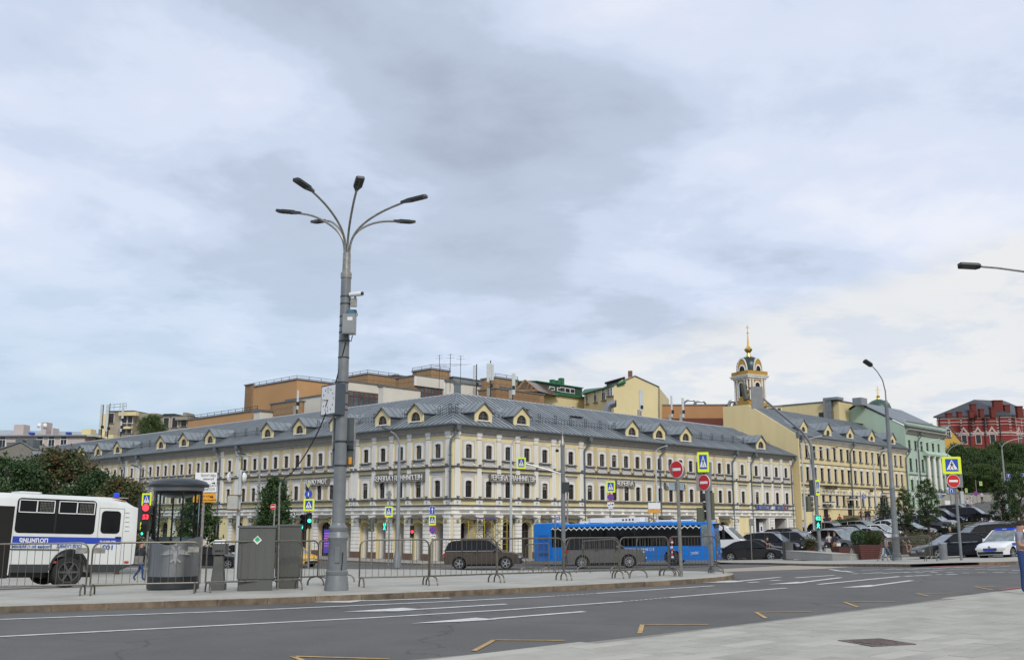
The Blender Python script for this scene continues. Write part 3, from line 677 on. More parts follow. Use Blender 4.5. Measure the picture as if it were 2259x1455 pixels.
# ground floor
def grd(sd, t0, t1, piers, opens, zb):
    holes = [(a, c, zb, 1.16) for a, c, k in opens]
    holes += [(a, c, 1.16, 1.70) for a, c, k in opens]
    sd.wall('ground_wall', t0, t1, zb, 2.12, holes, YEL)
    mcache = {}
    for a, c, kind in opens:
        w_ = (c - a) / 2; key = (round(w_, 2), kind)
        if key not in mcache:
            b = MB(); n = 8; zs = 1.16; ri = .42
            zs_ = {'s': 1.16}.get(kind, 1.16)
            i = [(-w_, zs)] + [(-w_ * math.cos(PI * k / n), zs + ri * math.sin(PI * k / n)) for k in range(n + 1)] + [(w_, zs)]
            o = [(-w_, 1.165)] + [(-w_ + 2 * w_ * k / n, 1.70) for k in range(n + 1)] + [(w_, 1.165)]
            b.ring(i, o, .004, .3, YEL, yi=.9)
            lm = LIL if kind == 'w' else WHT
            b.box(-w_ - .05, -w_, .322, 1.3, zb, 1.7, lm); b.box(w_, w_ + .05, .322, 1.3, zb, 1.7, lm)
            b.box(-w_ - .05, w_ + .05, .9 if kind != 'e' else 1.2, 1.35, 1.6, 1.75, lm)
            me = b.data('archway')
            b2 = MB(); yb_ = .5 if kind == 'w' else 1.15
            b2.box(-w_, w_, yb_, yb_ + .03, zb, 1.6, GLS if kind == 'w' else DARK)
            b3 = MB()
            for fx in (-1, -.33, .33, 1): b3.box(fx * w_ * .97 - .03, fx * w_ * .97 + .03, yb_ - .06, yb_ - .001, zb, 1.58, FRM)
            b3.box(-w_, w_, yb_ - .05, yb_ - .002, .75, .83, FRM); b3.box(-w_, w_, yb_ - .055, yb_ - .0015, zb, zb + .5, FRM)
            mcache[key] = (me, b2.data('pane'), b3.data('frame'))
        m_ = mcache[key]; o = sd.put('archway', m_[0], (a + c) / 2); ob('pane', m_[1], o)
        if kind != 'e': ob('frame', m_[2], o)
        else:
            b3 = MB().box(-w_ + .1, w_ * .1, 1.05, 1.1, zb, .9, FRM); b3.box(-w_, w_, 1.08, 1.12, .9, .98, FRM); ob('door', _tc.setdefault(('dr', round(w_, 2)), b3.data('door')), o)
    for a, c, kind in opens:
        b = MB(); w_ = (c - a) / 2
        b.add([(-w_ - .12, -.05, 1.99), (w_ + .12, -.05, 1.99), (w_ + .12, -.62, 1.86), (-w_ - .12, -.62, 1.86), (-w_ - .12, -.05, 2.03), (w_ + .12, -.05, 2.03), (w_ + .12, -.62, 1.9), (-w_ - .12, -.62, 1.9)], [(0, 1, 2, 3), (7, 6, 5, 4), (0, 4, 5, 1), (1, 5, 6, 2), (2, 6, 7, 3), (3, 7, 4, 0)], LED)
        for sx in (-1, 1): b.tube([(sx * w_, -.03, 1.5), (sx * w_, -.58, 1.87)], .018, IRON, 4); b.tube([(sx * w_, -.05, 1.4), (sx * w_, -.05, 1.98)], .018, IRON, 4)
        sd.put('awning', _tc.setdefault(('aw', round(w_, 2)), b.data('awning')), (a + c) / 2)
    pc = {}
    for t, wd_ in piers:
        if wd_ not in pc:
            b = MB(); h_ = wd_ / 2
            for k in range(9): b.box(-h_, h_, -.16, .06, -.95 + k * .31, -.675 + k * .31, WHP if k < 0 else WHT)
            b.box(-h_ + .03, h_ - .03, -.12, .05, -.95, 1.85, GRY)
            b.box(-h_ - .04, h_ + .04, -.2, .06, 1.86, 2.1, WHT); b.box(-h_ - .05, h_ + .05, -.22, .06, -1.95, -.955, PLN)
            b.obox((0, -.2, 1.66), (.11, .05, .11), M('ochre_bracket', (.34, .28, .12), .7, var=.2)); pc[wd_] = b.data('pier')
        sd.put('pier', pc[wd_], t)
pR_ = [(.5, .75), (2.98, .8), (5.3, .8), (7.63, .8), (9.97, .8), (12.3, .8), (13.3, .5), (16.15, .8)]
oR = [(a + .5, c - .5, 'e' if i < 2 else 'w') for i, (a, c) in enumerate([(.4, 2.98), (2.98, 5.3), (5.3, 7.63), (7.63, 9.97), (9.97, 12.2), (13.35, 16.05)])]
x = 19.9
while x < 43: oR.append((x - 3.72 / 2 - .95, x - 3.72 / 2 + .95, 'w')); pR_.append((x, .7)); x += 3.72
pR_ += [(42.95, .6), (45.98, .6), (55.6, .6)]
grd(SR, 0.003, 45.9, pR_, oR, Z0)
pL_ = [(.45, .75), (2.9, .85), (5.3, .85), (7.7, .85), (10.1, .85), (12.5, 1.1), (15.0, .6)]
oL = [(a + .5, c - .5, 'e') for a, c in [(.35, 2.9), (2.9, 5.3), (5.3, 7.7), (7.7, 10.1), (10.1, 12.4)]] + [(13.2, 14.6, 'e')]
x = 17.3
while x < 104:
    pL_.append((x + 1.3, .7)); oL.append((x - .95, x + .95, 'w')); x += 3.8 if not 30 < x < 34 else 4.6
    if x > 100: break
grd(SL, 0.003, EL, pL_, oL, Z0)
# right end: two gateways under signs
SR.wall('ground_wall', 45.9, ER, Z0, 2.12, [(47.0, 49.9, Z0, 1.95), (51.3, 54.2, Z0, 1.95), (44.5, 45.5, Z0, 1.2)], WHT)
for t in (46.3, 50.6, 54.9): 
    b = MB()
    for k in range(9): b.box(-.4, .4, -.14, 0, -.95 + k * .31, -.675 + k * .31, WHT)
    b.box(-.36, .36, -.10, -.001, -1.9, 1.9, GRY); SR.put('pier', b.data('pier'), t)
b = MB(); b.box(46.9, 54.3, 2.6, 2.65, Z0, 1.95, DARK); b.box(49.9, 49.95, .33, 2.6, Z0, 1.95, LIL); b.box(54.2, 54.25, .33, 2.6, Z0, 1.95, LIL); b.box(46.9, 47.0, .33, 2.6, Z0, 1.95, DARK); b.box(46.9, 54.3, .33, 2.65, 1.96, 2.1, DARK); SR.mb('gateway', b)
b = MB(); b.box(51.4, 53.2, 1.2, 1.25, -.4, .9, SIGB); SR.mb('blue_panel', b); 
o = SR.put('letter', text_mesh('P', .8, SIGW), 52.7, 1.19, -.1)
b = MB(); b.box(49.0, 49.85, .7, .74, -.3, 1.5, SIGW); b.box(49.25, 49.6, .69, .7, .5, 1.0, SIGB); b.box(49.15, 49.7, .69, .7, -.15, .1, SIGR); SR.mb('notice_board', b)
for a in (47.0, 51.2):
    b = MB(); b.box(a, a + 3.1, -.24, -.16, 2.96, 3.3, M('pale_sign', (.25, .28, .36), .5, var=.2)); b.box(a + .1, a + .5, -.26, -.241, 2.98, 3.28, SIGB); b.box(a + 2.7, a + 3.0, -.26, -.241, 2.98, 3.28, SIGB)
    if a > 50: b.box(a + 2.0, a + 2.35, -.26, -.241, 2.99, 3.27, SIGR)
    SR.mb('gateway_sign', b); SR.put('lettering', text_mesh('ПАРКИНГ', .3, SIGB, .004, bold=.02), a + 1.45, -.245, 3.03)
# shop lettering, all reversed as it reads in the square
WL = M('white_letters', (.82, .82, .80), .4, var=.02)
def sign(sd, txt, t, z, size, w_):
    b = MB(); b.box(-w_ / 2, w_ / 2, -.30, -.26, z - .12, z - .06, GRY); b.box(-w_ / 2, w_ / 2, -.30, -.26, z + size * .78, z + size * .82, GRY)
    for k in (0, 4): b.box(-w_ / 2 + w_ * k / 4.01, -w_ / 2 + w_ * k / 4.01 + .04, -.28, 0, z - .11, z + size * .8, LED)
    b.box(-w_ / 2 - .05, w_ / 2 + .05, -.259, -.25, z - .06, z + size * .78, M('sign_mesh_panel', (.20, .17, .13), .8, var=.1))
    o = sd.put('shop_sign', b.data('shop_sign'), t); me = text_mesh(txt, size * .95, WL, .02, bold=.008)
    l = ob('lettering', me, o, (0, -.36, z)); xs = [v_.co.x for v_ in me.vertices]; k = w_ * .98 / (max(xs) - min(xs)); l.scale = (k, 1, 1)
sign(SR, 'НЕГЛИННАЯ ГАЛЕРЕЯ', 6.9, 4.98, .62, 5.6)
sign(SL, 'НЕГЛИННАЯ ГАЛЕРЕЯ', 6.45, 4.98, .62, 6.5)
sign(SR, 'ГАЛЕРЕЯ', 22.6, 4.98, .6, 2.9); sign(SR, 'ТОРГОВАЯ', 31.0, 4.98, .6, 3.6)
sign(SL, 'ТОРГОВАЯ', 18.4, 4.98, .6, 3.6); sign(SL, 'ГАЛЕРЕЯ', 25.3, 4.98, .6, 3.2)
# roof
YR, SLP = 6.0, (12.8 - 9.28) / 6.6
rb = MB(); rf = rb
zr = lambda y: 9.28 + (y + .6) * SLP
def wl(sd, x, y): c, q = math.cos(sd.ph), math.sin(sd.ph); return (x * c - y * q, x * q + y * c)
apx = wl(SR, YR * MT, YR); rR = wl(SR, ER - 3.2, YR); rL = wl(SL, -(EL - 4), YR)
bR = wl(SR, ER, 12.5); bL = wl(SL, -EL, 12.5); bC = wl(SR, 12.5 * MT, 12.5); eR = wl(SR, ER + .4, -.6); eL = wl(SL, -(EL + .4), -.6)
V = [(*apx, zr(YR)), (*rR, zr(YR)), (*rL, zr(YR)), (*bR, 9.2), (*bL, 9.2), (*bC, 9.2), (*eR, 9.25), (*eL, 9.25)]
rb.add(V, [(0, 1, 3, 5), (0, 5, 4, 2), (1, 6, 3), (2, 4, 7)], ROOF2)
rb.tube([V[2], V[0], V[1]], .10, M('ridge_zinc', (.42, .44, .46), .4, .4, var=.1), 5); rb.tube([V[1], (*eR, 9.32)], .05, ROOF2, 5); rb.tube([V[0], (*wl(SR, -.6 * MT, -.6), 9.34)], .06, ROOF2, 5)
rb.box(V[0][0] - .3, V[0][0] + .3, V[0][1] + .2, V[0][1] + .8, 12.4, 13.7, PIPE); rb.box(V[0][0] - .36, V[0][0] + .36, V[0][1] + .14, V[0][1] + .86, 13.7, 13.78, PIPE)
ro = rb.build('roof', root)
roof_panels(SR, ro, -.6 * MT, ER + .4, -.6, YR, 9.28, SLP, MT, .55); roof_panels(SL, ro, -.6 * MT, EL + .4, -.6, YR, 9.28, SLP, MT, .65, .66)
b = MB(); b.box(ER - .02, ER, 0.33, 12.4, Z0, 9.2, YEL); SR.mb('end_wall', b); b = MB(); b.box(-EL, -EL + .02, .33, 12.4, Z0, 9.2, YEL); SL.mb('end_wall', b)
b = MB(); b.box(12.5 * MT, ER, 12.3, 12.5, Z0, 9.15, YEL); SR.mb('courtyard_wall', b); b = MB(); b.box(-EL, -12.5 * MT, 12.3, 12.5, Z0, 9.15, YEL); SL.mb('courtyard_wall', b)
DM = dormer_meshes(SLP)
for t in (3.8, 8.5, 24.5, 29.1, 33.9, 49.4): put_dormer(SR, DM, t, .25, zr(.25) - .05)
for t in (5.0, 9.5, 16.3, 22.4, 28.1, 39.6, 45.5, 51.0, 62.5, 68.2, 73.6, 90.5, 96.3): put_dormer(SL, DM, t, .25, zr(.25) - .05)
for sd, E_, sk in ((SR, ER, (3.8, 8.5, 24.5, 29.1, 33.9, 49.4)), (SL, EL, (5.0, 9.5, 16.3, 22.4, 28.1, 39.6, 45.5, 51.0, 62.5, 68.2, 73.6, 90.5, 96.3))):
    b = MB(); y = 1.25; z = zr(y) + .05; t = .9; k = 0
    while t < E_ - 3:
        if min(abs(t - d) for d in sk) > 1.35:
            x = t * sd.sg
            if k % 5 == 0:
                b.box(x - .16, x + .16, y - .015, y + .015, z + .75, z + .79, IRON); b.box(x - .17, x - .14, y - .015, y + .015, z, z + .79, IRON); b.box(x + .14, x + .17, y - .015, y + .015, z, z + .79, IRON)
            b.box(x - .01, x + .01, y - .01, y + .01, z, z + .5, IRON)
            for zz_ in (.12, .5): b.box(*sorted((x, x + .42 * sd.sg)), y - .008, y + .008, z + zz_, z + zz_ + .02, IRON)
            for j in (1, 2): b.tube([(x, y, z + .12), (x + .42 * sd.sg, y - .05, z + .5)] if j == 1 else [(x + .42 * sd.sg, y, z + .12), (x, y - .05, z + .5)], .007, IRON, 3, False)
        t += .44; k += 1
    sd.mb('roof_railing', b)
for t in (0.05, 17.0 - .1, 28.9, 42.6, 46.6, 55.9): pipe_run(SR, t, 9.2, -1.5 if t != .05 else 3.3)
for t in (14.9, 32.4, 36.8, 55.2, 59.6, 83): pipe_run(SL, t, 9.2, -1.5, lean=-.9)
b = MB()
for k in range(3): b.obox((19.5 + k * .4, 3.6, zr(3.6) + .08), (.5, .2, .05), DKM)
SR.mb('roof_hatch', b)
o = MB().obox((11.9 + .9, 3.9, zr(3.9) + .1), (.5, .25, .04), FRM).build('skylight', root, (0, 0, 0), PHR)
# dark shop glow seen in the left arcade
b = MB(); b.box(-17.9, -16.6, .38, .4, -1.2, .9, M('violet_screen', (.03, .02, .15), .5, var=0, emit=(.10, .07, .5), estr=.5))
for k in range(6): b.box(-17.8, -16.9 + .1 * (k % 3), .36, .379, -.6 + k * .22, -.52 + k * .22, M('pink_tube', (.3, .05, .2), .5, var=0, emit=(.7, .2, .5), estr=.5))
SL.mb('neon_screen', b)
b = MB()
for t in (35.9, 40.4): b.box(-t - .8, -t + .8, .40, .42, .35, .75, M('green_glow', (.02, .12, .01), .5, var=0, emit=(.08, .5, .02), estr=.35))
SL.mb('shop_light', b)
# ------------------------------------------------------------------ yellow office building on the slope
yb0 = fr(B0, PHR, 57.0, 0); YB = thing('yellow_building', 'plain yellow three storey building with arched window heads up the slope beside the green one', 'building', (yb0.x, yb0.y, 0))
S = Side(YB, yb0, PHR, 1); LY = 33.4; ws = [1.1 + 1.894 * k for k in range(17)]
YS = M('ochre_stucco', (.72, .60, .33), .85, var=.08, scale=.6, streak=True)
def pw_set(w, h, fr_=FRM, lint=.16, sill=True, mat=WHT):
    S_ = {}; b = MB(); b.box(-w - .07, -w, -.04, .2, 0, h, mat); b.box(w, w + .07, -.04, .2, 0, h, mat); b.box(-w - .09, w + .09, -.06, .2, h, h + lint, mat); b.box(-w - .14, w + .14, -.14, .05, -.12, -.001, LED)
    S_['window'] = b.data('window'); b = MB(); b.box(-.025, .025, .14, .19, 0, h * .7, fr_); b.box(-w, w, .135, .185, h * .7, h * .76, fr_); b.box(-w, -w + .06, .13, .18, 0, h, fr_); b.box(w - .06, w, .13, .18, 0, h, fr_); S_['frame'] = b.data('frame')
    S_['pane'] = MB().box(-w, w, .2, .22, 0, h, GLS).data('pane'); return S_
hs = [(t - .42, t + .42, z, z + h) for t in ws for z, h in ((9.3, 1.5), (6.5, 1.65), (3.5, 1.3))]
S.wall('wall', 0, LY, -.6, 11.3, hs, YS)
A1, A2, A3 = pw_set(.42, 1.5), pw_set(.42, 1.65, lint=.3), pw_set(.42, 1.3, lint=.05)
b = MB(); hr = half_round(.62, 8); hr2 = half_round(.42, 8); b.ring([(p[0], p[1]) for p in hr2], [(p[0], p[1]) for p in hr], -.09, 0, WHT); b.ring([(p[0] * .01, p[1] * .01) for p in hr2], [(p[0] * .2, p[1] * .2 + .12) for p in hr], -.05, 0, WHT); AR = b.data('arch_moulding')
for t in ws:
    put_win(S, A1, t, 9.3); put_win(S, A2, t, 6.5); put_win(S, A3, t, 3.5); S.put('arch_moulding', AR, t, 0, 4.92)
S.course('cornice', 0, LY, [(0, 11.2), (-.12, 11.2), (-.15, 11.35), (-.4, 11.55), (-.55, 11.6), (-.55, 11.7), (0, 11.7)], WHT)
S.course('string_course', 0, LY, [(0, 5.9), (-.18, 5.9), (-.22, 6.0), (0, 6.05)], LED); S.course('upper_ledge', 0, LY, [(0, 8.55), (-.06, 8.55), (-.08, 8.62), (0, 8.64)], LED); S.course('impost_course', 0, LY, [(0, 4.82), (-.10, 4.82), (-.12, 4.92), (0, 4.94)], GRY); S.course('lower_string_course', 0, LY, [(0, 3.12), (-.15, 3.12), (-.18, 3.2), (0, 3.24)], WHT)
S.course('plinth', 12, LY, [(0, -.5), (-.1, -.5), (-.1, 2.3), (0, 2.34)], PLN)
S.course('gutter', 0, LY, [(-.5, 11.7), (-.72, 11.72), (-.76, 11.86), (-.6, 11.86), (-.45, 11.76)], PIPE)
yy = (15.9 - 11.85) / 6.6; zy = lambda y: 11.85 + (y + .6) * yy
b = MB(); b.add([(0, 6.0, zy(6)), (LY, 6, zy(6)), (LY, 9.5, zy(6) - .5), (0, 9.5, zy(6) - .5)], [(0, 1, 2, 3)], ROOF2); ro = S.mb('roof', b)
roof_panels(S, ro, 0, LY, -.6, 6, 11.85, yy, None, .45, .66)
b = MB(); b.prism([(-.62, -.5), (-.62, 11.6), (-.4, 11.95), (6, zy(6) + .12), (9.6, zy(6) + .12), (9.6, -.5)], -.3, 0, 'x', YS); b.box(-.34, 0.02, -.7, -.45, 11.5, 12.2, PIPE)
S.mb('gable_wall', b)
b = MB(); b.box(-.33, -.3, 7.2, 8.4, 10.2, 12.1, M('teal_glass', (.25, .38, .36), .2, var=.1)); b.box(-.34, -.301, 7.1, 7.2, 10.1, 12.2, FRM); b.box(-.34, -.301, 8.4, 8.5, 10.1, 12.2, FRM); S.mb('side_window', b)
D2 = dormer_meshes(yy, W=.95, wh=.9, ap=1.75, wr=.5)
for t in (2.9, 9.5, 15.9, 22.6, 29.5): put_dormer(S, D2, t, .2, zy(.2) - .1)
for t in (.8, 15.2, 24.5, 33.3): pipe_run(S, t, 11.75, .5 + t * .1)
for t, nm in ((7.2, 1), (14.0, 2), (24.6, 3)):
    zz_ = terr(*fr(B0, PHR, 57 + t, 0)) + .15; b = MB(); b.box(t - .55, t + .55, -.04, .0, zz_, zz_ + 2.1, DARK); b.box(t - .9, t + .9, -1.0, 0, zz_ + 2.5, zz_ + 2.62, WHT); b.box(t - .8, t + .8, -.9, -.02, zz_ + 2.62, zz_ + 2.8, LED); S.mb('door_canopy', b)
b = MB()
for x, w_ in ((1.5, 2.2), (5.6, 4.2), (10.6, 2.6)): b.box(x, x + w_, -.5, -.44, 5.6, 5.68, IRON)
S.mb('sign_rail', b); S.put('lettering', text_mesh('РЕСТОРАН', .62, M('dark_bronze', (.06, .035, .02), .5, .3), .03, bold=.03), 8.0, -.5, 5.55)
S.put('lettering', text_mesh('КАФЕ', .4, MATS['dark_bronze'], .03, bold=.03), 20.0, -.4, 5.45)
# tall plain block behind the yellow building
# ------------------------------------------------------------------ green mansion
g0 = fr(B0, PHR, 90.6, 0); GB = thing('green_mansion', 'pale green classical mansion with white columns standing higher up the street', 'building', (g0.x, g0.y, 0))
S = Side(GB, g0, PHR, 1); LG = 15.3; GRN = M('sage_stucco', (.42, .54, .43), .85, var=.08, scale=.6, streak=True)
cols = [1.3 + k * 2.25 for k in range(6)]
hs = []
for k, t in enumerate(cols):
    for z, h in ((12.0, 1.25), (8.9, 1.7), (6.0, 1.5), (3.6, 1.4)): hs.append((t - .4, t + .4, z, z + h))
S.wall('wall', 0, LG, 1.5, 15.0, hs, GRN)
gm = [pw_set(.4, h, lint=.06, mat=GRN) for h in (1.25, 1.7, 1.5, 1.4)]
for t in cols:
    for (z, h), m_ in zip(((12.0, 1.25), (8.9, 1.7), (6.0, 1.5), (3.6, 1.4)), gm): put_win(S, m_, t, z)
    b = MB(); b.ring([(p[0] * .7, p[1] * .7) for p in half_round(.5, 8)], half_round(.55, 8), -.08, 0, WHT); S.put('arch_moulding', _tc.setdefault('garc', b.data('arch_moulding')), t, 0, 7.5)
    b = MB(); b.ring([(p[0] * .7, p[1] * .7) for p in half_round(.45, 8)], half_round(.5, 8), -.08, 0, WHT); S.put('arch_moulding', _tc.setdefault('garc2', b.data('arch_moulding')), t, 0, 5.0)
for k in range(4):
    b = MB().lathe([(.34, 6.2), (.34, 6.4), (.27, 6.45), (.235, 10.9), (.34, 11.0), (.34, 11.2)], WHT, 12); S.put('column', _tc.setdefault('gcol', b.data('column')), 6.9 + k * 2.2, -.45)
    b = MB(); b.box(-.75, .75, -.7, 0, 5.55, 5.7, WHT); 
    for j in range(7): b.box(-.72 + j * .23, -.69 + j * .23, -.68, -.65, 5.7, 6.35, IRON)
    b.box(-.74, .74, -.69, -.64, 6.33, 6.38, IRON)
    S.put('balcony', _tc.setdefault('gbal', b.data('balcony')), 7.9 + k * 2.2 if k < 3 else 14.0)
S.course('pediment', 6.0, LG, [(0, 11.2), (-.8, 11.2), (-.85, 11.45), (-.3, 11.9), (0, 12.0)], GRN); S.course('cornice', 0, LG, [(0, 14.2), (-.2, 14.2), (-.3, 14.5), (-.7, 14.7), (-.7, 14.85), (0, 14.95)], GRY)
S.course('parapet', 0, LG, [(0, 15.0), (-.25, 15.0), (-.25, 15.9), (-.4, 15.95), (0, 16.05)], GRN); S.course('plinth', 0, LG, [(-.001, 1.2), (-.15, 1.2), (-.15, 3.0), (-.001, 3.1)], GRY); S.course('string_course', 0, LG, [(0, 8.2), (-.1, 8.2), (-.1, 8.3), (0, 8.35)], LED)
b = MB(); b.prism([(-.1, 1.5), (-.1, 15.2), (6.6, 18.9), (13, 15.2), (13, 1.5)], -.25, 0, 'x', GRN); S.mb('gable_wall', b)
b = MB(); b.add([(-.4, -.6, 15.15), (LG + .3, -.6, 15.15), (LG + .3, 6.6, 19.1), (-.4, 6.6, 19.1)] + [(-.4, -.6, 15.3), (LG + .3, -.6, 15.3), (LG + .3, 6.6, 19.25), (-.4, 6.6, 19.25)], [(0, 1, 2, 3), (7, 6, 5, 4), (0, 4, 5, 1), (1, 5, 6, 2), (2, 6, 7, 3), (3, 7, 4, 0)], ROOF2); b.add([(-.4, 6.6, 19.25), (LG + .3, 6.6, 19.25), (LG + .3, 13.4, 15.3), (-.4, 13.4, 15.3)], [(0, 1, 2, 3)], ROOF)
for k in range(24): x = -.3 + k * .66; b.add([(x, -.6, 15.36), (x + .05, -.6, 15.36), (x + .05, 6.6, 19.31), (x, 6.6, 19.31)], [(0, 1, 2, 3)], ROOF)
b.box(LG - .02, LG, .33, 13, 1.5, 15.1, GRN); S.mb('roof', b); pipe_run(S, 4.6, 14.5, 3)
# ------------------------------------------------------------------ background blocks seen over the roofs
TANB = M('tan_render', (.52, .30, .135), .85, var=.06, scale=.4); BRS = M('brown_stone', (.28, .17, .085), .8, var=.22, scale=.8); BRS2 = M('brown_stone_b', (.33, .21, .11), .8, var=.2, scale=1.5); CRW = M('cream_white', (.66, .63, .55), .85, var=.06, scale=.4)
CRY = M('cream_yellow', (.72, .61, .34), .85, var=.07, scale=.3); DGR = M('dark_green_tin', (.012, .05, .03), .5, var=.3, scale=2); GRR = M('green_roof', (.02, .15, .065), .5, var=.3, scale=2); WNB = M('mirror_window', (.10, .13, .15), .05, var=.4, scale=.8); ORB = M('rust_frame', (.16, .06, .035), .6, var=.15)
def corner_block(par, name, pl, pc, pr, ytop, Y_, mat, z0=6.0, cap=LED, py=None, ytl=None, capH=.15):
    """block whose near corner stands in direction pc at distance Y_; walls run off parallel to the two streets until pl and pr"""
    C = at(pc, ytop, Y_); top = C.z
    def ln_(p, D_):
        if p is None: return .5
        r = ray(p, ytop); m_ = r.x / r.y; return (m_ * C.y - C.x) / (D_.x - m_ * D_.y)
    DLf = Vector((-.708, .706)); DRf = Vector((.685, .728))
    l, r_ = ln_(pl, DLf), ln_(pr, DRf)
    A = Vector((C.x, C.y)); P4 = [A, A + DRf * r_, A + DRf * r_ + DLf * l, A + DLf * l]
    o = par.location; b = MB(); b.prism([(p.x - o.x, p.y - o.y) for p in P4], z0, top, 'z', mat)
    if cap:
        e = .12; b.prism([(p.x - o.x + d[0], p.y - o.y + d[1]) for p, d in zip(P4, ((0, -e * 1.4), (e * 1.4, 0), (0, e * 1.4), (-e * 1.4, 0)))], top, top + capH, 'z', cap)
    b.build(name, par); return A, l, r_, top
def band(par, A, D_, nrm, a, c, z0, z1, mat, name, proj=.06, bars=0, bm=None):
    """flush strip (glazing, panel) on a wall starting at A in direction D_, with its frame bars"""
    o = par.location; ph = math.atan2(D_.y, D_.x); b = MB(); s_ = 1 if nrm else -1
    y0, y1 = (-proj, .0) if nrm else (0.0, proj); b.box(a, c, y0, y1, z0, z1, mat)
    for k in range(bars + 1):
        x = a + (c - a) * k / max(1, bars); b.box(x - .06, x + .06, y0 - (.05 if nrm else 0), y1 + (0 if nrm else .05), z0, z1, bm)
    if bars:
        for z in (z0, z1 - .1, z0 + (z1 - z0) * .68): b.box(a, c, y0 - (.04 if nrm else 0), y1 + (0 if nrm else .04), z, z + .1, bm)
    b.build(name, par, (A.x - o.x, A.y - o.y, 0), ph)
DLf = Vector((-.708, .706)); DRf = Vector((.685, .728))
def rail(par, P_, name='railing', h=.55):
    o = par.location; b = MB()
    for a, c in zip(P_, P_[1:]):
        a, c = Vector(a) - o, Vector(c) - o; n = max(2, int((c - a).length / 1.6))
        for k in range(n + 1): p = a + (c - a) * k / n; b.tube([p, p + Vector((0, 0, h))], .03, IRON, 4)
        for hh in (h, h * .5): b.tube([a + Vector((0, 0, hh)), c + Vector((0, 0, hh))], .03, IRON, 4)
    b.build(name, par)
q = at(655, 900, 128); BT = thing('brown_terraced_block', 'stepped block of tan render and brown stone with white bands above the left roof', 'building', (q.x, q.y, 0))
A, l, r_, tp = corner_block(BT, 'tan_wing', 557, 655, 760, 837, 128, TANB)
band(BT, A, DRf, True, 1.0, 7, tp - 3.2, tp - 2.3, ORB, 'lintel_band', .15); band(BT, A, DRf, True, 1.3, 4.2, tp - 6.6, tp - 3.2, WNB, 'window', .05, 3, ORB); band(BT, A, DRf, True, 5.2, 8.2, tp - 6.6, tp - 3.2, WNB, 'window', .05, 3, ORB)
rail(BT, [(A + DLf * l).to_3d() + Vector((0, 0, tp)), A.to_3d() + Vector((0, 0, tp)), (A + DRf * r_).to_3d() + Vector((0, 0, tp))])
corner_block(BT, 'stone_pier', 541, 556, 560, 848, 127.6, BRS)
def stonegrid(par, name, A, l, r_, tp, h, m=BRS2):
    """stone cladding slabs, proud of the wall by a few millimetres"""
    sl = MB().box(.02, .98, -.03, 0.0, .02, .68, m).data('stone_slab'); o = par.location; n = 0
    for D_, L_, ph, sg in ((DRf, r_, PHR, 1), (DLf, l, PHL, -1)):
        for z in range(int(h / .7)):
            for k in range(int(L_)):
                p = A + D_ * (k if sg > 0 else k + 1); ob('stone_slab', sl, par, (p.x - o.x, p.y - o.y, tp - (z + 1) * .7), ph); n += 1
A, l, r_, tp = corner_block(BT, 'stone_terrace', 597, 652, 672, 884, 118, BRS); stonegrid(BT, 't', A, l, r_, tp, 2.2)
corner_block(BT, 'white_wing', 632, 711, 765, 872, 122, CRW)
A, l, r_, tp = corner_block(BT, 'lower_tan_wing', 416, 568, 600, 905, 121, TANB); rail(BT, [(A + DLf * l).to_3d() + Vector((0, 0, tp)), A.to_3d() + Vector((0, 0, tp))])
corner_block(BT, 'lower_white_wing', 560, 573, 640, 907, 120, CRW)
q = at(811, 900, 126); BM = thing('brown_stone_block', 'brown stone roof storeys with white bands and long red framed windows above the corner', 'building', (q.x, q.y, 0))
A, l, r_, tp = corner_block(BM, 'stone_storey', 762, 811, 880, 825, 130, BRS); stonegrid(BM, 's', A, l, min(r_, 12), tp, 1.8); rail(BM, [(A + DLf * l).to_3d() + Vector((0, 0, tp)), A.to_3d() + Vector((0, 0, tp)), (A + DRf * r_).to_3d() + Vector((0, 0, tp))])
A, l, r_, tp = corner_block(BM, 'white_wing', 740, 758, 858, 840, 124, CRW)
band(BM, A, DRf, True, .8, r_ * .78, tp - 3.3, tp - 1.1, WNB, 'window', .06, 6, ORB); band(BM, A, DRf, True, r_ * .78, r_ * .88, tp - 5, tp - .6, BRS2, 'pier', .2)
A, l, r_, tp = corner_block(BM, 'white_terrace', 835, 846, 928, 852, 121, CRW); band(BM, A, DRf, True, 4.0, r_ * .7, tp - 2.4, tp - 1.3, WNB, 'window', .06, 2, ORB)
corner_block(BM, 'stone_penthouse', 855, 872, 900, 828, 136, BRS2)
A, l, r_, tp = corner_block(BM, 'stone_wing', 873, 913, 1002, 829, 126, BRS); stonegrid(BM, 's', A, l, 0, tp, 4.2)
band(BM, A, DRf, True, .1, r_ * .72, tp - 1.2, tp - .02, CRW, 'white_band', .25); band(BM, A, DRf, True, .6, r_ * .68, tp - 3.8, tp - 1.2, WNB, 'window', .06, 7, ORB); band(BM, A, DRf, True, r_ * .72, r_ * .82, tp - 5, tp - .3, BRS2, 'pier', .3)
A, l, r_, tp = corner_block(BM, 'stone_tower', 910, 951, 992, 814, 131, BRS); stonegrid(BM, 's', A, l, r_, tp, 1.5); rail(BM, [(A + DLf * l).to_3d() + Vector((0, 0, tp)), A.to_3d() + Vector((0, 0, tp)), (A + DRf * r_).to_3d() + Vector((0, 0, tp))])
corner_block(BM, 'white_annexe', 983, 986, 1060, 842, 124, CRW)
A, l, r_, tp = corner_block(BM, 'metal_roofed_wing', 985, 1000, 1070, 832, 133, ROOF)
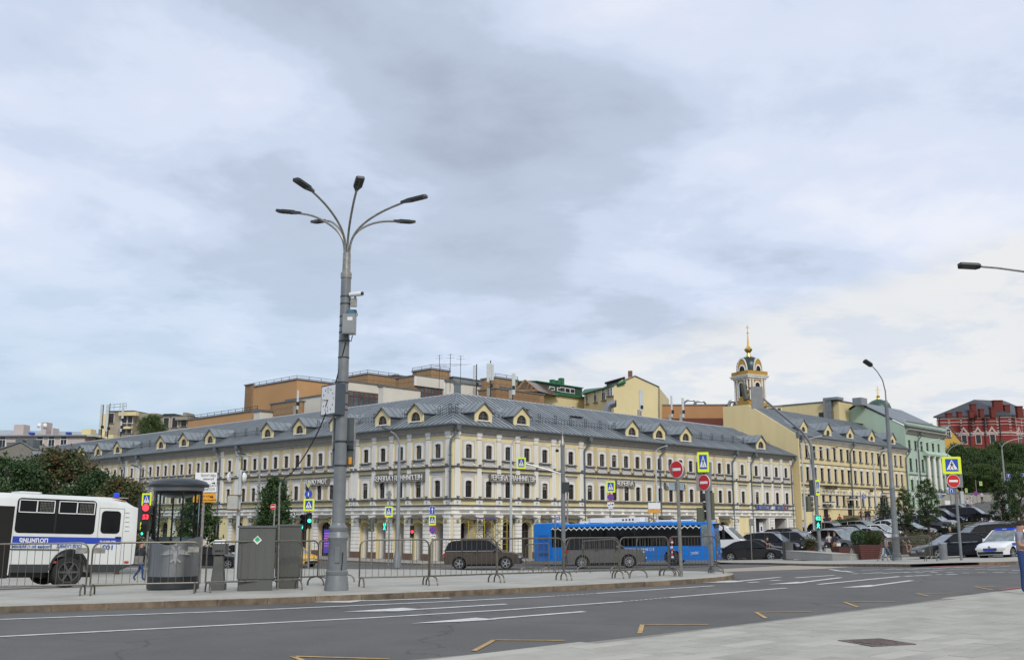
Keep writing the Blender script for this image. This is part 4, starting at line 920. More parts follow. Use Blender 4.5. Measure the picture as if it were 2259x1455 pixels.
A, l, r_, tp = corner_block(BM, 'stone_bay', 1062, 1092, 1142, 833, 126, BRS); stonegrid(BM, 's', A, l, r_, tp, 2.0); band(BM, A, DRf, True, .9, 3.2, tp - 2.3, tp - 1.0, WNB, 'window', .06, 0, ORB); rail(BM, [A.to_3d() + Vector((0, 0, tp)), (A + DRf * r_).to_3d() + Vector((0, 0, tp))])
A, l, r_, tp = corner_block(BM, 'stone_base', 1055, 1094, 1200, 857, 122, BRS2); stonegrid(BM, 's', A, l, r_, tp, 1.4, BRS); band(BM, A, DRf, True, .8, r_ * .85, tp - 2.9, tp - 1.9, ORB, 'lintel_band', .12)
p0, p1, p2 = at(1138, 862, 128), at(1158, 838, 128), at(1188, 862, 128); b = MB(); o_ = BM.location
b.add([tuple(p - o_) for p in (p0, p1, p2)] + [tuple(p - o_ + Vector((3, 6, 0))) for p in (p0, p1, p2)], [(0, 1, 2), (5, 4, 3), (0, 3, 4, 1), (1, 4, 5, 2)], M('glass_gable', (.12, .07, .04), .2, var=.3)); 
for a, c in ((p0, p1), (p1, p2), (p0, p2)): b.tube([a - o_, c - o_], .14, BRS2, 4)
for k in (.3, .55, .8): b.tube([p1.lerp(p2, k) - o_ + Vector((0, -.1, 0)), p0.lerp(p2, .2 + k * .8) - o_ + Vector((0, -.1, 0))], .06, BRS2, 4)
b.build('glazed_gable', BM)
q = at(1850, 900, 150); TB = thing('plain_yellow_block', 'tall windowless yellow block with steel ducts rising behind the yellow building roof', 'building', (q.x, q.y, 0))
A, l, r_, tp = corner_block(TB, 'wall', 1640, 1850, 1925, 884, 150, YS)
def onleft(px): r = ray(px, 890); m_ = r.x / r.y; return (m_ * A.y - A.x) / (DLf.x - m_ * DLf.y)
q0, q1 = onleft(1825), onleft(1838); o = TB.location
b = MB(); b.box(-q0, -q1, -.6, -.02, tp - 4, tp + .3, STEEL); b.box(-q0 - .2, -q1 + 1.2, -.9, 1.0, tp + .15, tp + .55, STEEL)
for kk in range(4): b.box(-q0 - .04, -q1 + .04, -.65, -.61, tp - 3.4 + kk * .9, tp - 3.33 + kk * .9, GALV)
b.build('duct', TB, (A.x - o.x, A.y - o.y, 0), PHL); p = at(1893, 893, 150); MB().box(-1.0, 1.0, -1, .4, -.1, 1.0, STEEL).build('duct', TB, (p.x - o.x, p.y - o.y, p.z), PHR); p = at(1808, 890, 150); MB().box(-.12, .12, -.9, -.6, -3.2, .7, GALV).build('pipe', TB, (p.x - o.x, p.y - o.y, p.z), PHR)
MB().box(-onleft(1812) - .5, -onleft(1812) + .5, -.05, 0, tp - 2.3, tp - 1.5, DKM).build('vent_grille', TB, (A.x - o.x, A.y - o.y, 0), PHL)
p = at(1708, 905, 140); b = MB(); b.box(-1.0, 1.1, 0, 2, -2.0, .55, CRY); b.box(-1.1, 1.2, -.1, 2.1, .55, .7, LED); b.box(-.8, .15, -.03, 0, -.5, .35, DKM); b.box(.5, .9, -.03, 0, -.5, .35, DKM); b.build('rooftop_box', TB, (p.x - o.x, p.y - o.y, p.z))
# cream building with the green roof
q = at(1290, 900, 132); CG = thing('cream_green_roof_building', 'cream building with a bright green sheet metal roof and chimneys behind the ridge', 'building', (q.x, q.y, 0))
A, l, r_, tp = corner_block(CG, 'wall', 1188, 1190, 1290, 866, 132, CRY, cap=None)
S_ = pw_set(.7, 1.9, WFRM, lint=.05)
ph = PHR
for k, x in enumerate((2.6, 7.2, 12.0, 15.0)):
    me = pw_set(.7 if k < 2 else .4, 1.9, WFRM, lint=.05)
    o = ob('window', me['window'], CG, (A.x - CG.location.x + DRf.x * x, A.y - CG.location.y + DRf.y * x, tp - 3.2), ph); ob('frame', me['frame'], o, (0, -.17, 0)); ob('pane', me['pane'], o, (0, -.2, 0))
b = MB(); b.prism([(-.3, 0), (-.3, .2), (.45, .35), (.45, 1.5), (6, 1.9), (6, 0)], -.3, r_, 'x', DGR); b.prism([(-.35, .0), (-.35, .25), (.5, .45), (.5, .35), (-.3, .0)], -.3, r_, 'x', GRR); b.prism([(.2, 1.5), (.2, 1.62), (6, 2.1), (6, 1.9)], -.3, r_, 'x', GRR)
for x in (3.0, 4.6, 6.2): b.box(x - .55, x + .55, .40, .5, .65, 1.15, WFRM); b.box(x - .4, x + .4, .37, .399, .75, 1.05, GLS)
for x in (r_ * .55, r_ * .66, r_ * .77): b.box(x - .5, x + .5, .40, .5, .6, 1.3, WFRM); b.box(x - .4, x + .4, .37, .399, .7, 1.2, GLS)
for x, h in ((r_ * .62, .5), (r_ * .74, .5), (r_ * .82, .9)): b.box(x - .3, x + .3, 2.5, 3.1, 1.8, 2.1 + h, GRR)
b.build('roof', CG, (A.x - CG.location.x, A.y - CG.location.y, tp), PHR)
q = at(1352, 900, 134); CB = thing('cream_gabled_building', 'tall cream building with a wide blank gable wall standing behind the right roof', 'building', (q.x, q.y, 0))
o_ = CB.location; V3 = lambda px, py, Y_: at(px, py, Y_) - o_
def slabp(P_, dpt, m, nm):
    """wall standing in space from its outline, given real depth dpt away from the square"""
    n_ = len(P_); b = MB(); q_ = [tuple(p) for p in P_] + [tuple(p + Vector((dpt * .25, dpt, 0))) for p in P_]; b.add(q_, [tuple(range(n_)), tuple(range(n_, 2 * n_))[::-1]] + [(i, n_ + i, n_ + (i + 1) % n_, (i + 1) % n_) for i in range(n_)], m); return b.build(nm, CB)
slabp([V3(1354, 930, 126), V3(1354, 849, 126), V3(1378, 834, 126.6), V3(1401, 829, 127.2), V3(1453, 853, 128.6), V3(1453, 930, 128.6)], 14, CRY, 'gable_wall')
slabp([V3(1289, 930, 136), V3(1289, 869, 136), V3(1353.8, 850, 126), V3(1353.8, 930, 126)], 3, CRY, 'side_wing')
b = MB(); P_ = [V3(1284, 868, 136.2), V3(1355, 849, 125.8), V3(1330, 858, 130), V3(1296, 857.5, 137)]; b.add([V3(1280, 869, 136), V3(1340, 853, 127), V3(1352, 843, 128), V3(1326, 856, 134), V3(1290, 858, 139)], [(0, 1, 2, 3, 4)], GRR); b.tube([V3(1286, 869.5, 136), V3(1354, 850, 125.9)], .12, GRR, 4); b.build('roof', CB)
slabp([V3(1338, 853, 128.5), V3(1338, 846, 128.5), V3(1377, 836, 126.4), V3(1377, 842, 126.4), V3(1356, 848, 125.9)], 2, SIGK, 'attic')
b = MB(); b.tube([V3(1335, 845, 128.6), V3(1378, 833, 126.4)], .16, SIGK, 4); b.tube([V3(1362, 848, 126), V3(1379, 842, 126.3)], .22, GRR, 4); b.build('attic_roof', CB)
w0_, w1_ = V3(1289, 880, 136), V3(1353.8, 880, 126); aw = math.atan2(w1_.y - w0_.y, w1_.x - w0_.x); Lw = (w1_ - w0_).to_2d().length
for fx, zc_, hh_, ww_ in ((.12, 891, 1.6, .45), (.42, 887, 1.5, .5), (.70, 882, 1.5, .55), (.86, 873, .8, .4), (.96, 872, .9, .3)):
    me = pw_set(ww_, hh_, WFRM, lint=.05); p = w0_.lerp(w1_, fx); g_ = ob('window', me['window'], CB, (p.x + .1 * math.sin(aw), p.y - .1 * math.cos(aw), V3(1320, zc_, p.y + o_.y).z), aw); ob('frame', me['frame'], g_, (0, -.17, 0)); ob('pane', me['pane'], g_, (0, -.2, 0))
p = V3(1391, 830, 128); b = MB(); b.box(p.x - .25, p.x + .25, p.y, p.y + .6, p.z - .3, p.z + .75, ORB); b.build('chimney', CB)
b = MB(); b.tube([V3(1354, 849, 125.9), V3(1401, 828.5, 127.1), V3(1454, 852.5, 128.5), V3(1454, 925, 128.5)], .07, LED, 4); b.build('coping', CB)
# brown office block with ducts between cream gable and yellow gable
q = at(1455, 900, 133); OB = thing('orange_office_block', 'low orange rendered block with a strip window and bent steel ducts on its roof', 'building', (q.x, q.y, 0), math.radians(-2))
C0, C1 = at(1452, 908, 133), at(1606, 894, 133); W_ = C1.x - C0.x; zt = C1.z
ORR = M('orange_render', (.42, .22, .10), .8, var=.08, scale=.5); DRR = M('dark_red_band', (.13, .035, .02), .7, var=.1)
b = MB(); b.box(0, W_, 0, 9, 4, zt, ORR); b.box(-.1, W_ + .1, -.1, 9, zt, zt + .15, LED); b.build('wall', OB)
MB().box(0, W_, -.05, 0, zt - 2.6, zt - 1.7, DRR).build('dark_band', OB)
b = MB(); b.box(W_ * .45, W_, -.06, -.01, zt - 4.6, zt - 2.61, WNB); 
for k in range(6): x = W_ * (.45 + .108 * k); b.box(x, x + .1, -.1, -.061, zt - 4.6, zt - 2.61, GALV)
b.build('strip_window', OB)
for x0, px_, hh in ((1532, 20, .55), (1510, 10, .7)):
    x = at(x0, 900, 133).x - C0.x; b = MB(); b.tube([(x, 2, zt - 1), (x, 2, zt + hh * .6), (x + .15, 2, zt + hh), (x + .5, 2, zt + hh + .2), (x + 1.3, 2, zt + hh + .2), (x + 1.5, 2, zt + hh), (x + 1.6, 2, zt + hh * .6), (x + 1.6, 2, zt - 1)], .13, STEEL, 8); b.build('duct', OB, smooth=True)
b = MB(); x = at(1603, 900, 133).x - C0.x; b.tube([(x, -.5, zt - 6), (x, -.5, zt + .1), (x + .15, -.5, zt + .4), (x + .5, -.5, zt + .5), (x + .8, -.5, zt + .35), (x + .9, -.5, zt)], .24, STEEL, 8); b.build('duct', OB, smooth=True)
# left: pale pink house, brown flats, hill houses
PNK = M('pale_pink_stucco', (.52, .45, .43), .85, var=.06, scale=.4); q = at(95, 960, 170)
PK = thing('pale_pink_house', 'pale pink house with a light tin roof and stubby chimneys behind the far left roof', 'building', (q.x, q.y, 0), math.radians(-4))
x = lambda p: (p - 95) / 2259 * 170
z = lambda y: at(95, y, 170).z
b = MB(); b.box(x(-120), x(192), 0, 12, 4, z(961), PNK); b.build('wall', PK)
b = MB(); b.add([(x(-120), -.4, z(961)), (x(215), -.4, z(963)), (x(170), 6, z(946)), (x(-60), 6, z(940))], [(0, 1, 2, 3)], M('pale_tin', (.36, .39, .40), .5, .2, var=.2, scale=1)); b.add([(x(215), -.4, z(963)), (x(170), 6, z(946)), (x(215), 12, z(963))], [(0, 1, 2)], MATS['pale_tin']); b.box(x(-120), x(196), -.5, 0, z(963), z(960), LED); b.build('roof', PK)
for a, c, t, bt in ((10, 33, 933, 958), (170, 191, 944, 968), (74, 86, 928, 950), (99, 103, 941, 955)):
    MB().box(x(a), x(c), 2, 4, z(bt) - 2, z(t), PNK if a != 170 else CRY).build('chimney', PK)
for a in (89, 116, 144, 2): m_ = pw_set(.55, 1.7, WFRM, lint=.1); o = ob('window', m_['window'], PK, (x(a), -.02, z(985))); ob('frame', m_['frame'], o, (0, -.16, 0)); ob('pane', m_['pane'], o, (0, -.2, 0))
for a in (61, 147): MB().box(x(a) - .35, x(a) + .35, .6, 1.4, z(957), z(952), SIGB).build('skylight', PK)
for a in (70, 84): MB().lathe([(.0, -.3), (.3, -.15), (.4, 0)], SIGW, 14, (x(a), 1.8, z(936)), 'y').build('satellite_dish', PK)
q = at(250, 960, 175); BF = thing('brown_flats', 'weathered brown and cream flats with balconies and aerials on the left skyline', 'building', (q.x, q.y, 0), math.radians(-10))
x = lambda p: (p - 250) / 2259 * 175
z = lambda y: at(250, y, 175).z
FLT = M('weathered_beige', (.34, .30, .23), .85, var=.2, scale=.6)
b = MB(); b.box(x(214), x(232), 0, 10, 4, z(912), CRY); b.box(x(232), x(292), .5, 10, 4, z(906), FLT); b.box(x(292), x(342), 1.2, 10, 4, z(911), FLT); b.box(x(342), x(420), 2, 10, 4, z(918), FLT); b.box(x(262), x(305), -.4, .5, z(917), z(909), CRY); b.box(x(390), x(425), 1.0, 2, z(927), z(920), FLT); b.box(x(212), x(262), -1.5, 0, 4, z(960), CRY); b.build('wall', BF)
b = MB(); b.box(x(231), x(293), .3, 9, z(906), z(905), LED); b.box(x(341), x(421), 1.8, 9, z(918), z(917), LED); b.box(x(346), x(374), 3, 6, z(918), z(910), DKM); b.box(x(394), x(402), 3, 6, z(918), z(908), FLT); b.build('roof', BF)
for a, t, y0 in ((238, 932, .5), (272, 935, .5), (284, 935, .5), (272, 955, .5), (283, 955, .5), (362, 942, 2), (383, 942, 2), (405, 940, 2)):
    m_ = pw_set(.5, 1.7, FRM, lint=.08); o = ob('window', m_['window'], BF, (x(a), y0 - .02, z(t))); ob('frame', m_['frame'], o, (0, -.16, 0)); ob('pane', m_['pane'], o, (0, -.2, 0))
MB().box(x(268), x(292), -.3, .5, z(946), z(941), CRY).build('balcony', BF)
rail(BF, [BF.location.copy() + Vector((x(232), 0, z(905))), BF.location.copy() + Vector((x(292), -2, z(905)))], h=1.0)
q = at(48, 985, 145); GH = thing('grey_gabled_shed', 'plain grey gable with vents just behind the far left roof end', 'shed', (q.x, q.y, 0))
x = lambda p: (p - 48) / 2259 * 145
z = lambda y: at(48, y, 145).z
b = MB(); b.prism([(x(-30), 5), (x(-30), z(1002)), (x(46), z(975)), (x(72), z(990)), (x(72), 5)], 0, 8, 'y', M('grey_brick', (.22, .21, .18), .9, var=.2)); b.build('wall', GH)
b = MB(); b.tube([(x(-32), -.1, z(1002)), (x(46), -.1, z(974)), (x(73), -.1, z(990))], .1, LED, 4); b.build('roof', GH)
for a in (14, 33, 58): MB().box(x(a) - .5, x(a) + .5, 1, 3, z(990), z(967 if a > 20 else 974), PIPE).build('vent', GH)
# right: red brick house on the hill, ochre house
q = at(2230, 960, 215); RH = thing('red_brick_house', 'ornate red brick house with white trim and brick chimneys on the hill above the trees', 'building', (q.x, q.y, 0))
RB = M('red_brick', (.25, .035, .028), .85, var=.15, scale=1.5); RTR = M('white_trim', (.52, .42, .38), .8, var=.1)
zz2 = lambda y, Y_=215: at(2230, y, Y_).z
c1 = q; dl = Vector((-.85, .25)).normalized(); dr = Vector((.80, .60)).normalized()
phl = math.atan2(-dl.y, -dl.x); phr = math.atan2(dr.y, dr.x); zt = zz2(917); LL = 14.4; LR = 16
b = MB(); PTS = [(0, 0), (dr.x * LR, dr.y * LR), (dr.x * LR + dl.x * LL, dr.y * LR + dl.y * LL), (dl.x * LL, dl.y * LL)]; b.prism(PTS, 5, zt, 'z', RB); b.build('wall', RH)
b = MB(); cxr = sum(p[0] for p in PTS) / 4; cyr = sum(p[1] for p in PTS) / 4; e = [(p[0] + (p[0] - cxr) * .06, p[1] + (p[1] - cyr) * .06) for p in PTS]
r1 = (cxr - 4, cyr - 1, zt + 4.2); r2 = (cxr + 4, cyr + 1.5, zt + 4.2)
b.add([(p[0], p[1], zt + .3) for p in e] + [(p[0], p[1], zt) for p in e] + [r1, r2], [(0, 1, 9, 8), (1, 2, 9), (2, 3, 8, 9), (3, 0, 8), (4, 5, 1, 0), (5, 6, 2, 1), (6, 7, 3, 2), (7, 4, 0, 3), (7, 6, 5, 4)], M('dark_tin', (.07, .075, .085), .5, .3, var=.2)); b.build('roof', RH)
for px_, tpy, w_ in ((2095, 912, 12), (2118, 909, 9), (2148, 892, 11), (2143, 906, 9), (2166, 903, 9), (2191, 900, 10), (2202, 884, 20), (2222, 894, 12), (2250, 897, 12)):
    p = at(px_, tpy, 216 if tpy < 895 else 213.5) - RH.location; ww = w_ / 2259 * 215 / 2; b = MB(); b.box(p.x - ww, p.x + ww, p.y, p.y + 1, zt - .5, p.z, M('chimney_brick', (.15, .03, .022), .9, var=.2)); b.box(p.x - ww - .1, p.x + ww + .1, p.y - .1, p.y + 1.1, p.z, p.z + .2, MATS['chimney_brick']); b.build('chimney', RH)
def redside(ph, sg, L_, ws_):
    b = MB()
    for z_, h in ((917, .35), (927, .16), (934, .12), (951, .36), (958, .14)): b.box(*sorted((0, sg * L_)), -.12, 0, zz2(z_) - h, zz2(z_), RTR)
    k = 0
    while k * 2.4 < L_:
        for j in range(5): b.box(sg * k * 2.4 - .2, sg * k * 2.4 + .2, -.16, -.121, zz2(950) + j * .6, zz2(950) + j * .6 + .22, RTR)
        k += 1
    b.build('white_trim', RH, (0, 0, 0), ph)
    for x_ in ws_:
        b = MB(); b.box(-.62, .62, -.15, 0, 0, 2.2, RTR); b.build('window', RH, (math.cos(ph) * x_ * sg, math.sin(ph) * x_ * sg, zz2(978)), ph); 
        o = RH.children[-1]; b = MB(); b.box(-.45, .45, -.2, -.151, .2, 2.0, GLS); b.build('pane', o)
        b = MB(); b.prism([(-1.2, 0), (-.8, 0), (0, 1.3), (.8, 0), (1.2, 0), (0, 1.9)], -.2, -.01, 'y', RTR); b.build('gable_moulding', RH, (math.cos(ph) * x_ * sg, math.sin(ph) * x_ * sg, zz2(958)), ph)
redside(phl, -1, LL, (3.6, 6.4, 9.2)); redside(phr, 1, LR, (3.4, 7.4))
for x_ in (2.0, 5.0, 8.0, 13.9): b = MB(); b.tube([(-x_, -.6, zt), (-x_ + .0, -.25, zt - 1.2), (-x_, -.25, zt - 9)], .1, DKM, 6); b.build('drainpipe', RH, (0, 0, 0), phl)
q = at(2092, 960, 190); OH = thing('ochre_gabled_house', 'small ochre gabled house with a tin roof between the green mansion and the hill', 'building', (q.x, q.y, 0), math.radians(12))
x = lambda p: (p - 2092) / 2259 * 190
z = lambda y: at(2092, y, 190).z
OCH = M('ochre_yellow', (.58, .36, .08), .85, var=.08)
b = MB(); b.prism([(x(2079), 4), (x(2079), z(958)), (x(2095), z(941)), (x(2122), z(972)), (x(2122), 4)], 0, 8, 'y', OCH); b.build('wall', OH)
b = MB(); b.add([(x(2094), -.3, z(940)), (x(2079), -.3, z(957)), (x(2045), 6, z(950)), (x(2062), 6, z(936))], [(0, 1, 2, 3)], MATS['pale_tin']); b.tube([(x(2095), -.2, z(940)), (x(2123), -.2, z(972))], .12, LED, 4); b.box(x(2062), x(2080), 3, 8, z(945), z(930), MATS['pale_tin']); b.box(x(2040), x(2052), 3, 6, z(940), z(932), OCH); b.build('roof', OH)
m_ = pw_set(.45, 1.5, WFRM, lint=.1); o = ob('window', m_['window'], OH, (x(2093), -.02, z(964))); ob('frame', m_['frame'], o, (0, -.16, 0)); ob('pane', m_['pane'], o, (0, -.2, 0))
# ------------------------------------------------------------------ bell tower and dome
q = at(1656, 890, 175); BL = thing('bell_tower', 'ochre bell tower with a dark dome and a tall gilded spire and cross', 'tower', (q.x, q.y, 0), math.radians(27))
u = 175 / 2259; z = lambda y: at(1656, y, 175).z; OC2 = M('tower_ochre', (.44, .27, .06), .8, var=.08); DOM = M('dark_green_dome', (.03, .055, .055), .35, .4, var=.2)
hw = 1.9; b = MB(); zb, zt = z(905), z(834)
b.prism([(-hw, -hw + .5), (-hw + .5, -hw), (hw - .5, -hw), (hw, -hw + .5), (hw, hw - .5), (hw - .5, hw), (-hw + .5, hw), (-hw, hw - .5)], zb - 8, zt, 'z', OC2)
b.box(-hw - .3, hw + .3, -hw - .3, hw + .3, zb - 8, z(889), OC2); b.build('tower_body', BL)
b = MB(); 
for s_, h0, h1 in ((hw + .1, z(840), z(836)), (hw + .4, z(836), z(832)), (hw + .55, z(832), z(830))): b.box(-s_, s_, -s_, s_, h0, h1 - .001, WHT)
b.box(-hw - .3, hw + .3, -hw - .3, hw + .3, z(830), z(821), OC2); b.build('cornice', BL)
for ph in (0, PI / 2, -PI / 2, PI):
    b = MB()
    for sx in (-1.62, -.98, .98, 1.62): b.box(sx - .12, sx + .12, -.16, 0, z(884), z(837), WHT); b.box(sx - .16, sx + .16, -.2, -.001, z(840), z(837), WHT)
    zc = z(852); b.ring([(p[0] * .5, zc + p[1] * .5) for p in half_round(1)], [(p[0] * .74, zc + p[1] * .74) for p in half_round(1)], -.14, 0, WHT); b.box(-.74, -.5, -.13, 0, z(878), zc, WHT); b.box(.5, .74, -.13, 0, z(878), zc, WHT)
    hr = [(p[0] * .5, zc + p[1] * .5) for p in half_round(1)]; b.prism([(-.5, z(875))] + hr + [(.5, z(875))], -.04, -.001, 'y', DARK)
    b.build('arched_opening', BL, (math.sin(ph) * hw, -math.cos(ph) * hw, 0), ph)
R_ = 2.2; b = MB(); zd = z(821); H_ = z(786) - zd
b.lathe([(R_, zd), (R_, zd + H_ * .35), (R_ * .93, zd + H_ * .6), (R_ * .72, zd + H_ * .82), (R_ * .4, zd + H_ * .95), (.25, zd + H_)], DOM, 20); b.build('dome', BL, smooth=True)
for k in range(8):
    ph = PI / 8 + k * PI / 4 if False else k * PI / 4
    if k % 2: continue
    b = MB(); w_ = 1.0; hh = H_ * .8; hr = [(p[0] * w_, p[1] * hh) for p in half_round(1)]; b.prism(hr, -.12, .6, 'y', OC2); b.ring([(p[0] * .93, p[1] * .93) for p in hr], [(p[0] * 1.06, p[1] * 1.05) for p in hr], -.2, .0, WHT)
    ir = [(p[0] * .55, p[1] * .9) for p in half_round(1)]; b.ring(ir, [(p[0] * 1.35, p[1] * 1.3) for p in ir], -.2, -.121, WHT); b.prism(ir, -.14, -.121, 'y', DARK)
    ph = math.radians((4, 0, -74, 0, 94, 0, 180)[k]); b.build('lucarne', BL, (math.sin(ph) * R_ * .93, -math.cos(ph) * R_ * .93, zd), ph)
b = MB(); zt2 = z(786); b.lathe([(.5, zt2 - .1), (.35, zt2 + .4), (.28, zt2 + .6), (.62, zt2 + 1.0), (.72, zt2 + 1.25), (.5, zt2 + 1.55), (.22, zt2 + 1.8), (.14, zt2 + 3.0), (.09, z(736))], GOLD, 14); b.lathe([(.0, z(736)), (.2, z(735)), (.2, z(733.5)), (.0, z(732.5))], GOLD, 10)
zc = z(733); b.box(-.045, .045, -.045, .045, zc, z(717), GOLD); b.box(-.38, .38, -.04, .04, zc + .78, zc + .86, GOLD); b.box(-.2, .2, -.04, .04, zc + 1.0, zc + 1.06, GOLD); b.build('spire', BL, smooth=True)
q = at(1938, 890, 185); CD = thing('green_church_dome', 'small dark green church dome with a gilded cross behind the green roof', 'dome', (q.x, q.y, 0)); z = lambda y: at(1938, y, 185).z
b = MB(); b.lathe([(2.3, z(925)), (2.3, z(905)), (2.2, z(900)), (1.9, z(890)), (1.2, z(884)), (.3, z(880))], M('green_dome', (.05, .10, .075), .4, .3, var=.2), 20); b.build('dome', CD, smooth=True)
b = MB(); b.lathe([(.4, z(881)), (.25, z(877)), (.35, z(874)), (.08, z(870))], GOLD, 10); b.box(-.05, .05, -.05, .05, z(871), z(852), GOLD); b.box(-.5, .5, -.04, .04, z(861), z(860), GOLD); b.box(-.28, .28, -.04, .04, z(857), z(856), GOLD); b.box(-.3, .3, -.04, .04, z(866), z(865), GOLD); b.build('cross', CD)
# ------------------------------------------------------------------ aerials and cell antennas above the roofs
def mast(px, y0, y1, Y_, kind, label, grp='aerials on the roofs'):
    p0 = at(px, y1, Y_); p1 = at(px, y0, Y_); t = thing('tv_aerial' if kind == 'tv' else 'cell_antenna', label, 'aerial' if kind == 'tv' else 'antenna', p0, 0, grp); h = p1.z - p0.z; b = MB(); b.tube([(0, 0, -1.2), (0, 0, h)], .028 if kind == 'tv' else .06, IRON, 5); b.build('mast', t); b = MB()
    if kind == 'tv':
        for k, (f_, l_) in enumerate(((.96, .35), (.84, .5), (.6, 1.2), (.55, .8))): b.tube([(-l_, 0, h * f_), (l_, .1, h * f_ + .04)], .010, IRON, 4); b.tube([(.1, -.4, h * f_), (-.1, .4, h * f_)], .010, IRON, 4)
        b.build('crossbar', t)
    else:
        for dx, z0_, z1_, w_ in kind: b = MB(); b.bbox(dx - w_ / 2, dx + w_ / 2, -.25, -.07, h * z0_, h * z1_, M('antenna_white', (.55, .58, .56), .5, var=.1), .04); b.tube([(dx, -.1, h * (z0_ + .1)), (0, 0, h * (z0_ + .1))], .03, IRON, 4); b.build('antenna_panel', t)
        b = MB(); b.box(-.4, -.05, -.2, .1, -.3, .6, GALV); b.box(-.05, .25, -.3, .1, .7, 1.1, IRON); b.build('radio_unit', t)
mast(969, 782, 835, 112, 'tv', 'leftmost of the three thin television aerials on the roof tower'); mast(993, 780, 840, 112, 'tv', 'middle one of the three thin television aerials'); mast(1016, 784, 832, 112, 'tv', 'rightmost of the three thin television aerials')
mast(1051, 803, 866, 112, [(-.24, .45, .95, .26)], 'single white cell antenna right of the television aerials'); mast(1082, 795, 868, 112, [(-.28, .35, .9, .3), (.24, .4, .88, .26), (.0, .4, .92, .2)], 'cell mast with a cluster of white antenna panels at the roof ridge')
mast(1131, 824, 873, 110, [(.1, .05, 1.0, .38)], 'tall narrow white antenna panel in front of the brown stone bay')
mast(1414, 860, 915, 116, [(.05, .15, 1.0, .48)], 'wide pale antenna panel in front of the blank cream gable'); mast(1482, 873, 925, 119, [(0, .1, 1, .2)], 'slim antenna left of the bent ducts', None); mast(1506, 878, 925, 119, [(.05, .1, 1, .28)], 'broad antenna next to the bent ducts', None)
mast(655, 861, 908, 112, [(.08, .1, 1, .22)], 'white antenna panel in front of the tan terraced wing')
mast(224, 892, 955, 150, [(-.2, .2, 1, .3)], 'first white antenna from the left on the flats roof'); mast(238, 889, 958, 150, [(-.25, .1, .95, .4)], 'second, wider white antenna on the flats roof'); mast(267, 891, 955, 150, [(.1, .5, 1, .3), (.0, .05, .4, .25)], 'third antenna mast on the flats roof, with two panels')
t = thing('roof_vent', 'bent steel ventilation hood on the main roof before the cream gable', 'vent', at(1340, 907, 112)); b = MB(); b.tube([(0, 0, -1.5), (0, 0, .3), (.3, 0, .75), (.9, -.1, .9)], .42, STEEL, 8); b.lathe([(.40, 0), (.40, .06)], SIGK, 8, (.92, -.1, .9), 'x'); b.build('hood', t, smooth=True)
# ------------------------------------------------------------------ scaffold at the corner arches
q = fr(B0, PHR, 3.2, -.9); SC = thing('scaffold_tower', 'yellow steel scaffold tower at the corner arches of the building', 'scaffold', (q.x, q.y, -1.5), PHR); YSC = M('scaffold_yellow', (.55, .42, .05), .5, var=.2)
b = MB()
for x_ in (-1.7, -.9, 0.9, 1.7):
    for y_ in (-.5, .5): b.tube([(x_, y_, 0), (x_, y_, 3.4)], .028, YSC, 5)
for z_ in (.3, .8, 1.3, 1.8, 2.3, 2.8, 3.3):
    for x_ in (-1.7, -.9, .9, 1.7): b.tube([(x_, -.5, z_), (x_, .5, z_)], .022, YSC, 4)
    b.tube([(-1.7, -.5, z_), (-.9, -.5, z_)], .022, YSC, 4)
b.build('frame', SC); b = MB()
for z_ in (0.2, 1.2, 2.2):
    for y_ in (-.52, .52): b.tube([(-.9, y_, z_), (.9, y_, z_ + 1.1)], .02, DKM, 4); b.tube([(.9, y_, z_), (-.9, y_, z_ + 1.1)], .02, DKM, 4)
b.build('brace', SC); b = MB(); b.box(-.9, .9, -.5, .5, 1.75, 1.8, GRY); b.build('deck', SC); b = MB(); b.box(-1.2, .3, -.5, .4, 3.3, 3.42, M('purple_tarp', (.08, .06, .22), .7, var=.2)); b.build('tarpaulin', SC)
# ================================================================== vehicles
def paint(n, c, r=.22, m=.0): 
    k = 'paint_' + n
    if k in MATS: return MATS[k]
    m_ = M(k, c, r, m, var=.03); m_.node_tree.nodes['Principled BSDF'].inputs['Coat Weight'].default_value = .35; m_.node_tree.nodes['Principled BSDF'].inputs['Coat Roughness'].default_value = .06; return m_
AGL = M('car_glass', (.007, .008, .009), .04, var=.5, scale=2, spec=.35); AGL2 = M('windscreen_sky_reflection', (.20, .235, .245), .08, var=.5, scale=2.5)  # windscreen paled by a painted sky reflection; glass noise imitates reflections and interior
CHR = M('chrome', (.6, .6, .6), .12, 1.0, var=.05); HLT = M('headlamp', (.45, .47, .48), .12, .3, var=.1); HLON = M('headlamp_on', (.55, .55, .5), .2, var=0, emit=(1, .97, .85), estr=.12); TLT = M('tail_lamp', (.35, .01, .012), .2, var=.1); ORN = M('indicator_orange', (.6, .16, .03), .3, var=.1); PLT = M('number_plate', (.7, .7, .7), .4, var=.1)
def wheel_mesh(r, w, sp, rimm=RIM):
    b = MB(); b.lathe([(r * .66, -w * .3), (r * .68, -w / 2), (r * .93, -w / 2), (r, -w * .35), (r, w * .35), (r * .93, w / 2), (r * .66, w / 2), (r * .66, -w * .3)], RUB, 24, ax='y', cap=False); t = b.data('wheel', True)
    b = MB(); b.lathe([(r * .60, -w * .2), (r * .60, w * .2)], BLK, 16, ax='y'); b.lathe([(r * .68, -w * .42), (r * .68, -w * .53), (r * .62, -w * .53), (r * .60, -w * .2)], rimm, 24, ax='y', cap=False); b.lathe([(.05, -w * .3), (r * .17, -w * .45), (r * .14, -w * .55)], rimm, 10, ax='y')
    for k in range(sp):
        a = 2 * PI * k / sp; c, s = math.cos(a), math.sin(a); R_ = Matrix.Rotation(-a, 3, 'Y'); b.obox((c * r * .38, -w * .42, s * r * .38), (r * .26, .018, r * (.30 / sp) + .008), rimm, R_)
    return t, b.data('rim')
